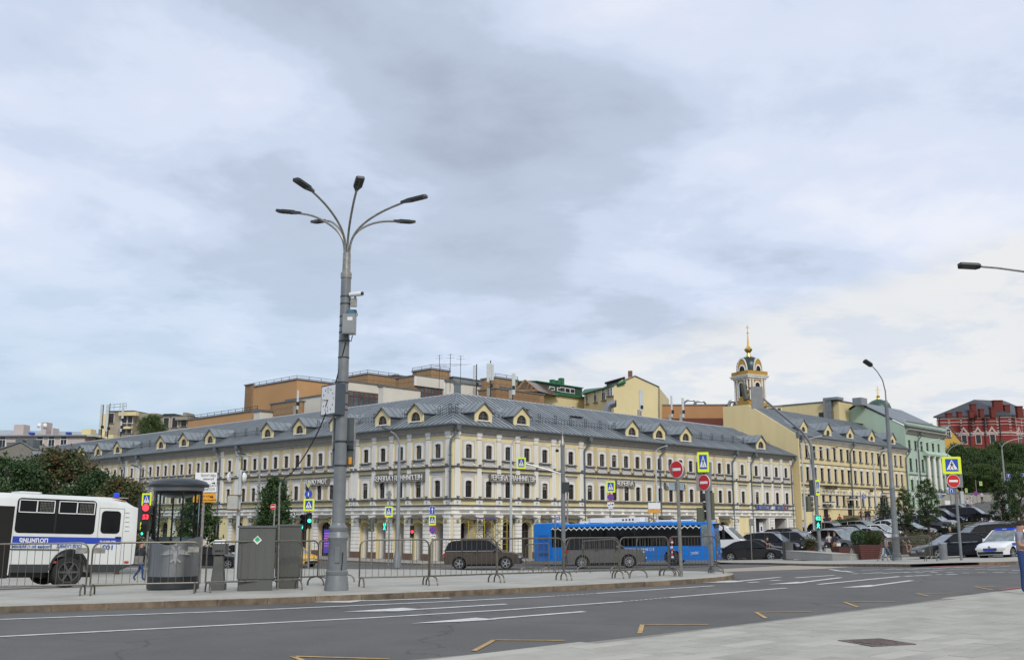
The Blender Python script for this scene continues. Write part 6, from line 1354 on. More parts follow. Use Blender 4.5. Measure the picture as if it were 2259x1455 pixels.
x = U_(297, 1235); b = MB(); b.bbox(x[0] - .02, x[0] + .28, .0, .12, x[1] - .12, x[1] + .14, GALV, .03); b.build('step_box', PB)
TBL = M('blue_lettering', (.02, .10, .42), .4, var=0)
def btxt(s_, px0, px1, py, size, m):
    me = text_mesh(s_, size, m, .002, bold=.03); xs = [v_.co.x for v_ in me.vertices]; a_, c_ = U_(px0, py), U_(px1, py); o = ob('lettering', me, PB, ((a_[0] + c_[0]) / 2, -.011, a_[1])); k = (c_[0] - a_[0]) / (max(xs) - min(xs)); o.scale = (k, 1, 1)
btxt('ПОЛИЦИЯ', 39, 102, 1195, .17, WL); btxt('ОПП ГУ МВД', 122, 175, 1207, .13, TBL); btxt('России по г. Москве', 21, 111, 1207, .13, TBL); btxt('102', 223, 247, 1211, .20, TBL); btxt('(495) 604-21-19', 217, 252, 1194.5, .07, WL)
PB.location = w0; PB.rotation_euler = Euler((0, -math.atan(pit), aa), 'XYZ')
# ================================================================== street furniture
def sign_cross(s, h=None):
    """pedestrian crossing plate, lime border; s = width of the plate, h = height; centred on x, z"""
    h = h or s; b = MB(); k = s / 2; kh = h / 2
    b.prism([(x * k, z * kh) for x, z in ((-1, -.93), (-.93, -1), (.93, -1), (1, -.93), (1, .93), (.93, 1), (-.93, 1), (-1, .93))], -.02, 0, 'y', SIGY)
    b.box(-k * .68, k * .68, -.024, -.0201, -kh * .70, kh * .74, SIGB)
    b.prism([(-k * .6, -kh * .52), (k * .6, -kh * .52), (0, kh * .66)], -.028, -.0241, 'y', SIGW)
    f = lambda P_: b.prism([(x * k, z * kh) for x, z in P_], -.033, -.0281, 'y', SIGK)
    f([(.06 * math.cos(a) + 0, .36 + .075 * math.sin(a)) for a in [PI * j / 4 for j in range(8)]])
    f([(-.08, .24), (.06, .27), (.09, .0), (.02, -.05), (-.09, -.02)]); f([(.02, -.02), (.09, 0), (.22, -.38), (.14, -.42)]); f([(-.08, 0), (0, -.04), (-.08, -.2), (-.2, -.42), (-.28, -.38), (-.16, -.18)])
    f([(.04, .24), (.09, .2), (.2, .04), (.16, 0)]); f([(-.07, .22), (-.03, .16), (-.2, .0), (-.24, .05)])
    for x in (-.42, -.14, .2, .4): f([(x, -.5), (x + .1, -.5), (x + .07, -.44), (x - .01, -.44)])
    return b.data('crossing_sign')
def sign_noentry(r):
    b = MB(); b.disc((0, 0, 0), -.02, 0, SIGW, 32); b.v = [(x * r, y, z * r) for x, y, z in b.v]; b2 = MB(); b2.lathe([(r * .94, -.026), (r * .94, -.0201)], SIGR, 32, ax='y'); b.add(b2.v, b2.f, SIGR); b.box(-r * .66, r * .66, -.03, -.0261, -r * .16, r * .16, SIGW); return b.data('no_entry_sign')
def disc_fix(r, y0, y1, m, n=28): return MB().lathe([(r, y0), (r, y1)], m, n, ax='y')
def _de(r):
    b = MB(); b.lathe([(r, -.02), (r, 0)], SIGW, 32, ax='y'); b.lathe([(r * .94, -.026), (r * .94, -.0201)], SIGR, 32, ax='y'); b.box(-r * .66, r * .66, -.03, -.0261, -r * .16, r * .16, SIGW); return b.data('no_entry_sign')
sign_noentry = _de
def sign_nostop(r):
    b = MB(); b.lathe([(r, -.02), (r, 0)], SIGR, 28, ax='y'); b.lathe([(r * .84, -.025), (r * .84, -.0201)], SIGB, 28, ax='y')
    for a in (45, -45): b.obox((0, -.028, 0), (r * .85, .002, r * .07), SIGR, Matrix.Rotation(math.radians(a), 3, 'Y'))
    return b.data('no_stopping_sign')
def sign_arrow(w_, h_, uturn=False):
    b = MB(); b.box(-w_ / 2, w_ / 2, -.02, 0, -h_ / 2, h_ / 2, SIGW); b.box(-w_ * .47, w_ * .47, -.023, -.0201, -h_ * .47, h_ * .47, SIGB)
    if uturn:
        P_ = [(-.2, -.3), (-.2, .15), (-.12, .25), (.0, .28), (.12, .25), (.2, .15), (.2, -.15)]; b.tube([(x * w_, -.025, z * h_) for x, z in P_], .03 * w_ / .5, SIGW, 4); b.prism([(.1 * w_, -.12 * h_), (.3 * w_, -.12 * h_), (.2 * w_, -.32 * h_)], -.028, -.0231, 'y', SIGW)
    else: b.box(-w_ * .06, w_ * .06, -.027, -.0231, -h_ * .38, h_ * .15, SIGW); b.prism([(-w_ * .22, h_ * .1), (w_ * .22, h_ * .1), (0, h_ * .38)], -.0275, -.0231, 'y', SIGW)
    return b.data('arrow_sign')
def sign_plate(w_, h_, m, name='plate_sign', back=SIGG):
    b = MB(); b.box(-w_ / 2, w_ / 2, -.02, 0, -h_ / 2, h_ / 2, back); b.box(-w_ * .48, w_ * .48, -.023, -.0201, -h_ * .47, h_ * .47, m); return b.data(name)
def tow_plate(w_, h_):
    b = MB(); b.box(-w_ / 2, w_ / 2, -.02, 0, -h_ / 2, h_ / 2, SIGW); b.prism([(-w_ * .4, -h_ * .2), (-w_ * .1, -h_ * .2), (w_ * .05, h_ * .25), (-w_ * .02, h_ * .3), (-w_ * .15, -h_ * .05), (-w_ * .4, 0)], -.025, -.0201, 'y', SIGK); b.box(w_ * .12, w_ * .4, -.025, -.0201, -h_ * .15, h_ * .15, SIGK); return b.data('tow_plate')
def signal_head(front=True, lit=None, txt=None, n=3, mir=False):
    """traffic light head facing -Y when front; lit: index from top and colour"""
    H_ = .34 * n; b = MB(); b.bbox(-.17, .17, -.12, .12, 0, H_, BLK if front else M('olive_housing', (.10, .105, .075), .6, var=.15), .04)
    s_ = -1 if front else 1
    for k in range(n):
        z = H_ - .17 - k * .34
        if txt and k == txt[0]: continue
        b.lathe([(.15, s_ * .12), (.155, s_ * .30), (.135, s_ * .30), (.13, s_ * .125)], MATS.get('olive_housing', BLK) if not front else BLK, 14, (0, 0, z), 'y')
        if front: b.lathe([(.125, -.135), (.125, -.125)], lit[1] if lit and lit[0] == k else SIGK, 16, (0, 0, z), 'y')
    return b, H_
def pole_base(b, r, mat=GRAYM):
    b.lathe([(r * 2.0, 0), (r * 2.0, .05), (r * 1.5, .35), (r * 1.1, .5), (r, .55)], mat, 14)
# ---- big lamp post in front
MP = on(742, 1, 0); g0_ = G(742, 1301, KH); LP = thing('lamp_post', 'tall grey six-armed lamp post carrying a square clock, camera and cable', 'lamp post', g0_)
D = g0_.y; zc = lambda y, px=750: at(px, y, D).z - g0_.z
b = MB(); b.lathe([(.275, 0), (.27, .10), (.245, .28), (.235, .33), (.25, .36), (.25, .42), (.225, .45), (.205, 1.08), (.225, 1.12), (.24, 1.17), (.215, 1.22), (.19, 1.30), (.21, 1.34), (.21, 1.4), (.165, 1.45), (.155, 1.5)], GRAYM, 28)
b.box(-.02, .09, -.245, -.20, .62, .98, GRAYM); b.tube([(.13, -.19, .45), (.15, -.21, .6), (.155, -.2, .85)], .012, DKM, 4); b.build('base', LP, smooth=True)
b = MB(); ztop = zc(603, 764); b.lathe([(.152, 1.45), (.132, zc(905)), (.118, ztop)], GRAYM, 24); b.build('shaft', LP, smooth=True)
b = MB()
for y in (905, 893, 868, 845, 790, 754, 735, 720, 700, 672, 656): b.lathe([(.143 - .00012 * (905 - y) * .5, zc(y)), (.143 - .00012 * (905 - y) * .5, zc(y) + .03)], DKM, 20)
for y in (975, 1028): b.lathe([(.158, zc(y)), (.158, zc(y) + .035)], DKM, 20); b.box(.0, .3, -.06, .06, zc(y), zc(y) + .04, DKM)
b.build('clamp_band', LP)
b = MB(); b.lathe([(.135, ztop - .12), (.135, ztop), (.12, ztop + .02)], GALV, 20); b.lathe([(.10, ztop), (.095, ztop + .5)], GALV, 18); b.build('collar', LP, smooth=True)
HEADM = M('lamp_housing', (.04, .045, .05), .4, .3, var=.1); LEDM = M('led_lens', (.10, .095, .08), .2, var=.2)
zh = zc(464, 765)
for k, (az, R_, dz) in enumerate(((-15, 1.46, .05), (45, 1.5, 0), (128, 1.30, 0), (165, 1.36, 0), (242, 1.42, .05), (287, 1.40, .05))):
    a = math.radians(az); c, s = math.cos(a), math.sin(a); pr_ = [(.05, ztop + .1), (.06, ztop + .55), (.10, ztop + .85), (.28, ztop + 1.12), (.62, zh - .22), (R_ * .70, zh - .04), (R_, zh + .04 + dz)]
    q = []
    for i in range(len(pr_) - 1):
        for t in (0, .34, .67): q.append((pr_[i][0] * (1 - t) + pr_[i + 1][0] * t, pr_[i][1] * (1 - t) + pr_[i + 1][1] * t))
    q.append(pr_[-1]); 
    for _ in range(3): q = [q[0]] + [((q[i - 1][0] + q[i][0] * 2 + q[i + 1][0]) / 4, (q[i - 1][1] + q[i][1] * 2 + q[i + 1][1]) / 4) for i in range(1, len(q) - 1)] + [q[-1]]
    b = MB(); b.tube([(c * r_, s * r_, z_) for r_, z_ in q], .028, GALV, 8); arm = b.build('lamp_arm', LP, smooth=True)
    b = MB(); b.prism([(-.1, -.03), (.0, -.055), (.12, -.10), (.52, -.10), (.57, -.07), (.57, .07), (.52, .10), (.12, .10), (0, .05), (-.1, .03)], -.025, .03, 'z', HEADM); b.box(.08, .42, -.05, .05, .03, .05, HEADM); b.box(.14, .50, -.08, .08, -.03, -.0251, LEDM)
    for i in range(3):
        for j in (-1, 1): b.box(.16 + i * .11, .25 + i * .11, j * .042 - .034, j * .042 + .034, -.036, -.0301, SIGK)
    o = ob('lamp_head', b.data('lamp_head'), arm, (c * R_, s * R_, zh + .05 + dz), 0, (0, math.radians(-9), a))
b = MB(); zk = zc(650, 770); b.tube([(.1, -.02, zk - .12), (.24, -.05, zk - .12), (.24, -.05, zk)], .03, GALV, 6); b.tube([(.12, -.1, zk - .02), (.42, -.22, zk - .02)], .055, WHP, 10); b.tube([(.40, -.215, zk - .02), (.45, -.235, zk - .02)], .045, BLK, 10); b.box(.14, .28, -.1, .0, zk - .3, zk - .1, GALV); b.build('camera', LP)
zk = zc(690, 770); b = MB(); b.bbox(.08, .28, -.22, -.02, zk - .06, zk + .04, M('blue_box', (.06, .16, .22), .5, var=.1), .03); b.tube([(.1, -.2, zk), (.3, -.22, zk + .02), (.33, -.2, zk - .1), (.2, -.22, zk - .15)], .012, BLK, 5); b.build('junction_box', LP)
z0, z1 = zc(741, 768), zc(698, 768); b = MB(); b.bbox(.0, .30, -.36, -.13, z0, z1, M('equipment_box', (.27, .285, .29), .4, .2, var=.08), .012); b.box(.12, .24, -.365, -.36, z1 - .16, z1 - .08, SIGW); b.box(.015, .285, -.363, -.36, z0 + .02, z0 + .024, SIGK); b.tube([(.1, -.2, z0), (.12, -.2, z0 - .12), (.2, -.2, z0 - .16), (.22, -.18, z0 - .02)], .014, BLK, 5); b.build('equipment_box', LP)
# clock
z0, z1 = zc(916, 723), zc(848, 723); xc = at(722, 880, D - .2).x - g0_.x; CLK = M('clock_frame', (.07, .085, .105), .4, .2, var=.08); hs_ = (z1 - z0) / 2; zm = (z0 + z1) / 2; ca = math.radians(-52)
b = MB(); b.box(-hs_, hs_, -.01, .24, -hs_, hs_, CLK); b.box(-hs_ + .035, hs_ - .035, -.016, -.0101, -hs_ + .035, hs_ - .035, SIGW); ck = b.build('clock', LP, (xc + .0, -.02, zm), 0, rot=(0, 0, ca))
b = MB()
for k in range(12):
    a = PI * k / 6; R_ = hs_ * .72
    if k in (0, 3, 6, 9): continue
    b.box(math.sin(a) * R_ - .013, math.sin(a) * R_ + .013, -.02, -.0161, math.cos(a) * R_ - .02, math.cos(a) * R_ + .02, SIGK)
b.build('hour_mark', ck)
NUMC = M('numeral_grey', (.30, .22, .20), .5, var=0)
for t_, x_, z_ in (('12', 0, .62), ('6', 0, -.78), ('3', -.72, -.06), ('9', .72, -.06)): ob('numeral', text_mesh(t_, .1, NUMC, .002), ck, (x_ * hs_, -.018, z_ * hs_))
b = MB(); b.obox((-hs_ * .28, -.022, -.0), (hs_ * .30, .002, .008), SIGK, Matrix.Rotation(math.radians(6), 3, 'Y')); b.obox((-hs_ * .14, -.0265, -hs_ * .2), (hs_ * .26, .002, .013), SIGK, Matrix.Rotation(math.radians(-58), 3, 'Y')); b.build('clock_hand', ck)
b = MB(); b.box(-.34, 0, -.03, .03, zm - .2, zm - .15, DKM); b.box(-.34, 0, -.03, .03, zm + .15, zm + .2, DKM); b.build('clock_bracket', LP)
# display boxes behind the shaft
z0, z1 = zc(1028, 750), zc(919, 750); b = MB(); b.box(-.22, .28, .18, .26, z0, z1, M('light_box_back', (.10, .12, .125), .3, .3, var=.15)); b.box(.27, .30, .16, .30, z0 + .05, z1, GALV); b.box(-.24, -.21, .16, .3, z0 + .05, z1, GALV); b.box(-.22, .28, .16, .18, z0 + .38, z0 + .41, IRON); b.box(.17, .24, .12, .18, z0 + .06, z0 + .22, SIGO); b.build('display_panel', LP)
# cable sagging to the goose-neck
c0 = Vector((.06, -.15, zc(757, 765))); c1 = at(640, 1047, D + .3) - g0_; b = MB(); P_ = []
for k in range(21):
    t = k / 20; p = c0.lerp(c1, t); p.z -= .55 * 4 * t * (1 - t) * .55; p.x += .12 * math.sin(PI * t); P_.append(p)
P_ += [at(628, 1054, D + .3) - g0_, at(621, 1064, D + .3) - g0_]
b.tube(P_, .016, BLK, 6); b.build('cable', LP, smooth=True)
b = MB(); p = at(620, 1063, D + .3) - g0_; gq = on(617, D + .3, KH) - g0_; b.tube([(p.x, p.y, p.z), (p.x - .03, p.y, p.z - .12), (gq.x, p.y, gq.z)], .022, GALV, 6); b.build('conduit', LP)
# ---- booth
gb = G(381, 1299, KH); Db = gb.y; gb = Vector((gb.x, gb.y + .0, gb.z)); BT_ = thing('police_booth', 'round steel guard booth with glass ring, dark flat roof and winged emblem', 'booth', gb)
zb_ = lambda y, px=381: at(px, y, Db - .3).z - gb.z; R_ = 55 / 2259 * Db; z1 = zb_(1199); 
b = MB(); b.lathe([(R_ * .95, 0), (R_ * 1.0, .04), (R_ * 1.0, .16)], DKM, 48); b.lathe([(R_ * .985, .16), (R_ * .985, .32)], M('dark_band', (.03, .035, .038), .35, .4, var=.1), 48); b.build('base', BT_, smooth=True)
b = MB(); n = 64; vs = []; zt0 = zb_(1201); zt1 = zb_(1183)
for k in range(n):
    a = 2 * PI * k / n; z = zt0 + (zt1 - zt0) * (abs(math.cos(a)) ** 1.6); vs += [(R_ * math.cos(a), R_ * math.sin(a), .32), (R_ * math.cos(a), R_ * math.sin(a), z if math.sin(a) < .15 else zt0 + .18 * 1), (R_ * .93 * math.cos(a), R_ * .93 * math.sin(a), z if math.sin(a) < .15 else zt0 + .18)]
fs = []
for k in range(n):
    j = (k + 1) % n; fs += [(3 * k, 3 * j, 3 * j + 1, 3 * k + 1), (3 * k + 1, 3 * j + 1, 3 * j + 2, 3 * k + 2)]
b.add(vs, fs, STEEL); b.lathe([(R_ * .92, .33), (R_ * .92, zt0 - .02)], BLK, 48); b.build('drum', BT_, smooth=True)
zr0, zr1 = zb_(1082), zb_(1066); b = MB(); Rr = 65 / 2259 * Db; bt = zb_(1053)
b.lathe([(.02, zb_(1098)), (R_ * .4, zb_(1096.5)), (R_ * .75, zb_(1090)), (R_ * .97, zb_(1081))], M('soffit_dark', (.07, .075, .08), .3, .4, var=.1), 48); b.lathe([(R_ * .97, zb_(1082)), (R_ * 1.0, zb_(1080)), (R_ * 1.0, zb_(1065))], M('soffit_metal', (.24, .25, .26), .35, .5, var=.1), 48)
b.lathe([(R_ * 1.0, zb_(1070)), (Rr * .99, zb_(1073)), (Rr, zb_(1071.5)), (Rr * .99, zb_(1067)), (Rr * .9, zb_(1061)), (Rr * .6, zb_(1055)), (.05, bt)], DKM, 48); b.build('roof', BT_, smooth=True)
b = MB()
for k in range(48):
    a0, a1 = 2 * PI * k / 48, 2 * PI * (k + 1) / 48
    b.add([(R_ * .95 * math.cos(a0), R_ * .95 * math.sin(a0), zt0 - .1), (R_ * .95 * math.cos(a1), R_ * .95 * math.sin(a1), zt0 - .1), (R_ * .95 * math.cos(a1), R_ * .95 * math.sin(a1), zr0 + .03), (R_ * .95 * math.cos(a0), R_ * .95 * math.sin(a0), zr0 + .03)], [(0, 1, 2, 3)], CLG)
b.build('glazing', BT_, smooth=True)
b = MB()
for ang in (215, 240, 300, 335, 60, 120):
    a = math.radians(ang); b.tube([(R_ * .90 * math.cos(a), R_ * .90 * math.sin(a), zt0 - .1), (R_ * .90 * math.cos(a), R_ * .90 * math.sin(a), zr0 + .03)], .022, IRON, 6)
b.build('glazing_post', BT_)
MB().lathe([(R_ * .7, zt0 - .3), (R_ * .78, zt0 + .05), (R_ * .7, zt0 + .06)], DKM, 24).build('inner_counter', BT_, (0, .15, 0))
# emblem: winged two-headed bird in relief with a round shield
EMB = M('emblem_steel', (.42, .43, .44), .35, .8, var=.15); b = MB()
def em(P_, y0=-.03, y1=0.0, m=EMB): b.prism(P_, y0, y1, 'y', m)
for s_ in (-1, 1):
    for k in range(6):
        a = math.radians(4 + k * 15); L_ = .30 - .018 * k; x0, z0_ = s_ * .05, .02 + .012 * k; d = (s_ * math.cos(a), math.sin(a) * .45 - .08); nrm = (-d[1], d[0]); 
        em([(x0 - nrm[0] * .012, z0_ - nrm[1] * .012), (x0 + d[0] * L_ * .6 - nrm[0] * .02, z0_ + d[1] * L_ * .6 - nrm[1] * .02), (x0 + d[0] * L_, z0_ + d[1] * L_), (x0 + d[0] * L_ * .6 + nrm[0] * .02, z0_ + d[1] * L_ * .6 + nrm[1] * .02), (x0 + nrm[0] * .012, z0_ + nrm[1] * .012)], -.02 - .003 * k)
    em([(s_ * .03, .08), (s_ * .09, .16), (s_ * .14, .15), (s_ * .10, .18), (s_ * .06, .19), (s_ * .01, .12)], -.04)
    em([(s_ * .03, -.08), (s_ * .13, -.16), (s_ * .10, -.19), (s_ * .02, -.12)], -.035)
em([(-.04, .1), (.04, .1), (.06, 0), (.03, -.14), (0, -.24), (-.03, -.14), (-.06, 0)], -.04); em([(-.035, .2), (.035, .2), (.05, .26), (.02, .24), (0, .28), (-.02, .24), (-.05, .26)], -.035)
b.lathe([(.045, -.055), (.045, -.04)], EMB, 16, (0, 0, .0), 'y'); ea = math.radians(270 + 20); ze = (zt0 + .32) / 2 + .15
b.build('emblem', BT_, (R_ * math.cos(ea) * 1.0, R_ * math.sin(ea) * 1.0, ze), math.radians(20))
# ---- call box pedestal
gc = G(473, 1302, KH) + Vector((0, .25, 0)); t = thing('call_box', 'short tapering grey pedestal with a boxy call unit on top', 'pedestal', gc, .1); zq = lambda y: at(473, y, gc.y).z - gc.z
b = MB(); b.lathe([(.20, 0), (.20, .14), (.17, .17), (.11, zq(1226))], CABM, 4); 
b.v = [((x * math.cos(PI / 4) - y * math.sin(PI / 4)) * 1.2, (x * math.sin(PI / 4) + y * math.cos(PI / 4)) * 1.2, z) for x, y, z in b.v]; b.build('pedestal', t)
b = MB(); b.bbox(-.15, .17, -.12, .14, zq(1222), zq(1198), CABM, .02); b.add([(-.14, -.11, zq(1198)), (.12, -.11, zq(1198)), (.12, .1, zq(1190)), (-.14, .1, zq(1190))], [(0, 1, 2, 3)], SIGW); b.box(-.1, .1, -.125, -.12, zq(1216), zq(1212), SIGK); b.build('call_unit', t)
# ---- cabinets
def cabinet(pl, pr, yt, yb, label, dd, sticker=False, dy=0.0):
    c0, c1 = G(pl, yb, KH), G(pr, yb, KH); c0.y += dy; c1.y += dy; w_ = (c1 - c0).length; az_ = math.atan2((c0.x + c1.x) / 2, c0.y); t = thing('utility_cabinet', label, 'cabinet', c0 + Vector((0, -w_ * math.sin(-az_ + .04) * .5, 0)), -az_ + .04, 'grey utility cabinets by the barriers'); h = at(pl, yt, c0.y).z - c0.z
    MB().bbox(.03, w_ - .03, .03, dd - .03, 0, .26, CABM, .01).build('plinth', t); b = MB(); b.bbox(0, w_, 0, dd, .26, h - .04, CABM, .012); b.build('body', t); MB().bbox(-.03, w_ + .03, -.03, dd + .03, h - .04, h, M('cabinet_lid', (.12, .13, .13), .45, .2, var=.1), .02).build('lid', t)
    n = max(3, int(w_ / .17)); rib = MB().box(-.012, .012, -.012, -.0005, .30, h - .1, M('cabinet_rib', (.105, .112, .105), .5, .1, var=.1)).data('rib')
    for k in range(n + 1): ob('rib', rib, t, (.04 + (w_ - .08) * k / n, 0, 0))
    if sticker:
        z = h - .32; b = MB(); b.prism([(w_ * .5, z - .1), (w_ * .5 + .1, z), (w_ * .5, z + .1), (w_ * .5 - .1, z)], -.016, -.012, 'y', SIGW); b.prism([(w_ * .5, z - .05), (w_ * .5 + .065, z + .01), (w_ * .5, z + .08), (w_ * .5 - .065, z + .01)], -.019, -.0161, 'y', M('sticker_green', (.02, .4, .15), .5, var=0)); b.build('sticker', t)
    return t
cabinet(588, 641, 1156, 1302, 'taller plain grey utility cabinet behind, nearest the tall lamp post', .5, dy=.9); cabinet(514, 591, 1159, 1305, 'wide ribbed grey utility cabinet with a green diamond sticker', .55, True, dy=.4)
# ---- crowd barriers
def barrier(a, b_, label, plates=False, h=1.1, tape=False, group='steel crowd barriers on the island', dz=KH, clip=None):
    a, b_ = Vector(a), Vector(b_); L_ = (b_ - a).length
    if clip and L_ > clip: b_ = a + (b_ - a) * clip / L_; L_ = clip
    t = thing('crowd_barrier', label, 'barrier', (a.x, a.y, terr(*a) + dz), math.atan2(b_.y - a.y, b_.x - a.x), group)
    sl = terr(*b_) - terr(*a); r = .019; k = .17; zb = .22; P_ = [(0, zb - .02)] + [(0, h - k)] + [(k - k * math.cos(PI / 2 * j / 5), h - k + k * math.sin(PI / 2 * j / 5)) for j in range(1, 6)] + [(L_ - k + k * math.sin(PI / 2 * j / 5), h - k + k * math.cos(PI / 2 * j / 5)) for j in range(0, 6)] + [(L_, zb - .02)]
    b = MB(); b.tube([(x, 0, z + sl * x / L_) for x, z in P_], r, BARR, 8); b.tube([(0, 0, zb), (L_, 0, zb + sl)], r, BARR, 8); b.build('frame', t, smooth=True)
    n = max(6, round(L_ / .155)); br = MB().tube([(0, 0, zb), (0, 0, h)], .0062, BARR, 5).data('bar', True)
    for i in range(1, n):
        x = L_ * i / n; o = ob('bar', br, t, (x, 0, sl * x / L_))
        if min(x, L_ - x) < k: m_ = min(x, L_ - x); o.scale = (1, 1, (h - k + math.sqrt(max(0, k * k - (k - m_) ** 2))) / h)
    for x in (.06, L_ - .06):
        b = MB(); z = sl * x / L_; b.tube([(x, -.28, z), (x, -.27, z + .1), (x, -.2, z + .18), (x, -.05, z + .22), (x, .05, z + .22), (x, .2, z + .18), (x, .27, z + .1), (x, .28, z)], r, BARR, 8); b.build('foot', t, smooth=True)
    if plates:
        for x in (.14, L_ - .14): MB().box(x - .12, x + .12, -.03, -.01, h - .22 + sl * x / L_, h - .1 + sl * x / L_, GALV).build('plate', t)
    if tape:
        b = MB(); x = .05
        for j in range(8): z = h - .06 - j * .07; b.box(x + .02 * (j % 3) - .03, x + .05 + .02 * ((j + 1) % 3), -.04, -.03, z - .05, z, SIGW if j % 2 else M('tape_red', (.5, .05, .06), .6, var=0))
        b.build('tape', t)
    return t
bp = lambda px, y: G(px, y, KH).to_2d()
row = [((-70, 1318), (188, 1312), 'leftmost crowd barrier in front of the police bus', 1), ((197, 1312), (436, 1307), 'crowd barrier in front of the round booth', 1), ((452, 1306), (664, 1299), 'crowd barrier in front of the call box and cabinets', 0), ((792, 1294), (945, 1290), 'crowd barrier just right of the tall lamp post', 0),
       ((948, 1290), (1095, 1284), 'crowd barrier before the bronze SUV', 0), ((1097, 1284), (1243, 1279), 'crowd barrier before the tail of the blue bus', 0), ((1245, 1279), (1367, 1275), 'crowd barrier before the graphite SUV', 0), ((1369, 1275), (1475, 1270), 'crowd barrier before the front of the graphite SUV', 0), ((1478, 1269), (1582, 1263.5), 'last crowd barrier on the right, with red and white tape, beside the sign poles', 0)]
for (p, q, lb, pl_) in row: barrier(bp(*p), bp(*q), lb, bool(pl_), tape='tape' in lb)
back = [((590, 1296), (700, 1290), 'short rear barrier between the cabinets and the lamp post'), ((700, 1290), (790, 1281), 'barrier crossing just behind the lamp post'), ((1160, 1264), (1250, 1264), 'rear row barrier behind the blue bus tail'), ((1285, 1263), (1410, 1263), 'rear row barrier by the graphite SUV wheels'), ((1406, 1273), (1475, 1268), 'barrier overlapping the taped one near the sign poles')]
for p, q, lb in back: barrier(bp(*p), bp(*q), lb, clip=2.6)
g1, g2 = G(1956, 1237, KH), G(2052, 1237, KH)
barrier((g1.x, g1.y - .2), (g2.x, g2.y - .1), 'front one of two barriers around the right lamp post base', group='steel crowd barriers by the car park', h=1.2); barrier((g1.x + .1, g1.y + .9), (g2.x + .45, g2.y + .8), 'rear one of two barriers behind the right lamp post base', group='steel crowd barriers by the car park', h=1.15)
# ---- sign poles
def pole_thing(px, yb, ytop, r, label, name='sign_post', cat='sign post', lean=0.0, mat=GALV, dz=KH, Yd=None):
    g = G(px, yb, dz) if Yd is None else on(px, Yd, dz); t = thing(name, label, cat, g); h = at(px, ytop, g.y).z - g.z; b = MB(); b.tube([(0, 0, -.05), (lean, 0, h)], r, mat, 10); b.build('pole', t, smooth=True)
    return t, g, (lambda x, y: at(x, y, g.y) - g)
def putsign(t, me, p, off=-.08, rz=0.0): return ob(me.name, me, t, (p.x, p.y + off, p.z), rz)
t, g, A_ = pole_thing(1503, 1271, 1018, .05, 'grey pole with a large round no-entry sign and two small plates', lean=-.03)
w1 = lambda px: px / 2259 * g.y
putsign(t, sign_noentry(w1(19)), A_(1492, 1035), rz=-.85); o = putsign(t, disc_fix(w1(19), 0, .02, SIGG).data('sign_back'), A_(1498, 1038), .1, .5); MB().box(-w1(17), w1(17), 0, .02, -w1(8), w1(8), M('pale_blue_plate', (.30, .37, .42), .4, .3, var=.1)).build('plate', t, A_(1493, 1072) + Vector((0, .06, 0)))
t, g, A_ = pole_thing(1571, 1263, 1010, .075, 'grey pole with crossing sign, second no-entry sign and a signal facing away', lean=-.08, mat=GRAYM)
w1 = lambda px: px / 2259 * g.y
putsign(t, sign_cross(w1(25), w1(44)), A_(1550, 1019), rz=-.15); MB().box(-w1(17), w1(17), .02, .05, -w1(32), w1(32), SIGG).build('sign_back', t, A_(1553, 1050)); putsign(t, sign_noentry(w1(17.5)), A_(1552, 1064), -.13, -.95)
b, hh = signal_head(False); b.v = [(x * .8, y * .8, z * .82) for x, y, z in b.v]; b.build('signal_head', t, A_(1572, 1146) + Vector((0, .2, 0)), 1.2); b, hh = signal_head(False, n=2); b.v = [(x * .7, y * .7, z * .65) for x, y, z in b.v]; b.build('pedestrian_signal', t, A_(1548, 1151) + Vector((0, .15, 0)), -.2)
# right crossing sign pole
t, g, A_ = pole_thing(2121, 1235, 1007, .065, 'grey leaning pole with big crossing sign above a no-entry sign and a blue turn sign', lean=0, mat=GRAYM)
w1 = lambda px: px / 2259 * g.y
putsign(t, sign_cross(w1(41), w1(38)), A_(2097, 1026), -.12, -.05); MB().box(-w1(18), w1(18), 0, .03, -w1(16), w1(16), SIGG).build('sign_back', t, A_(2106, 1058)); putsign(t, sign_noentry(w1(14.5)), A_(2100, 1060.5), -.15); putsign(t, sign_arrow(w1(13), w1(12.5), True), A_(2096, 1082), -.12)
b = MB(); b.prism([(-w1(5), -w1(4)), (w1(5), -w1(4)), (0, w1(5.5))], -.02, 0, 'y', SIGO); b.build('warning_sign', t, A_(2112, 1080) + Vector((0, .1, 0))); b = MB(); b.prism([(-w1(5), -w1(4)), (w1(5), -w1(4)), (0, w1(5.5))], -.02, 0, 'y', SIGR); b.prism([(-w1(3.4), -w1(3)), (w1(3.4), -w1(3)), (0, w1(3.6))], -.025, -.0201, 'y', SIGW); b.build('warning_sign', t, A_(2112, 1093) + Vector((0, .1, 0))); MB().box(-w1(3.5), w1(3.5), -.1, .1, -w1(14), w1(14), M('pale_housing', (.42, .45, .44), .5, var=.1)).build('signal_head', t, A_(2121, 1097))
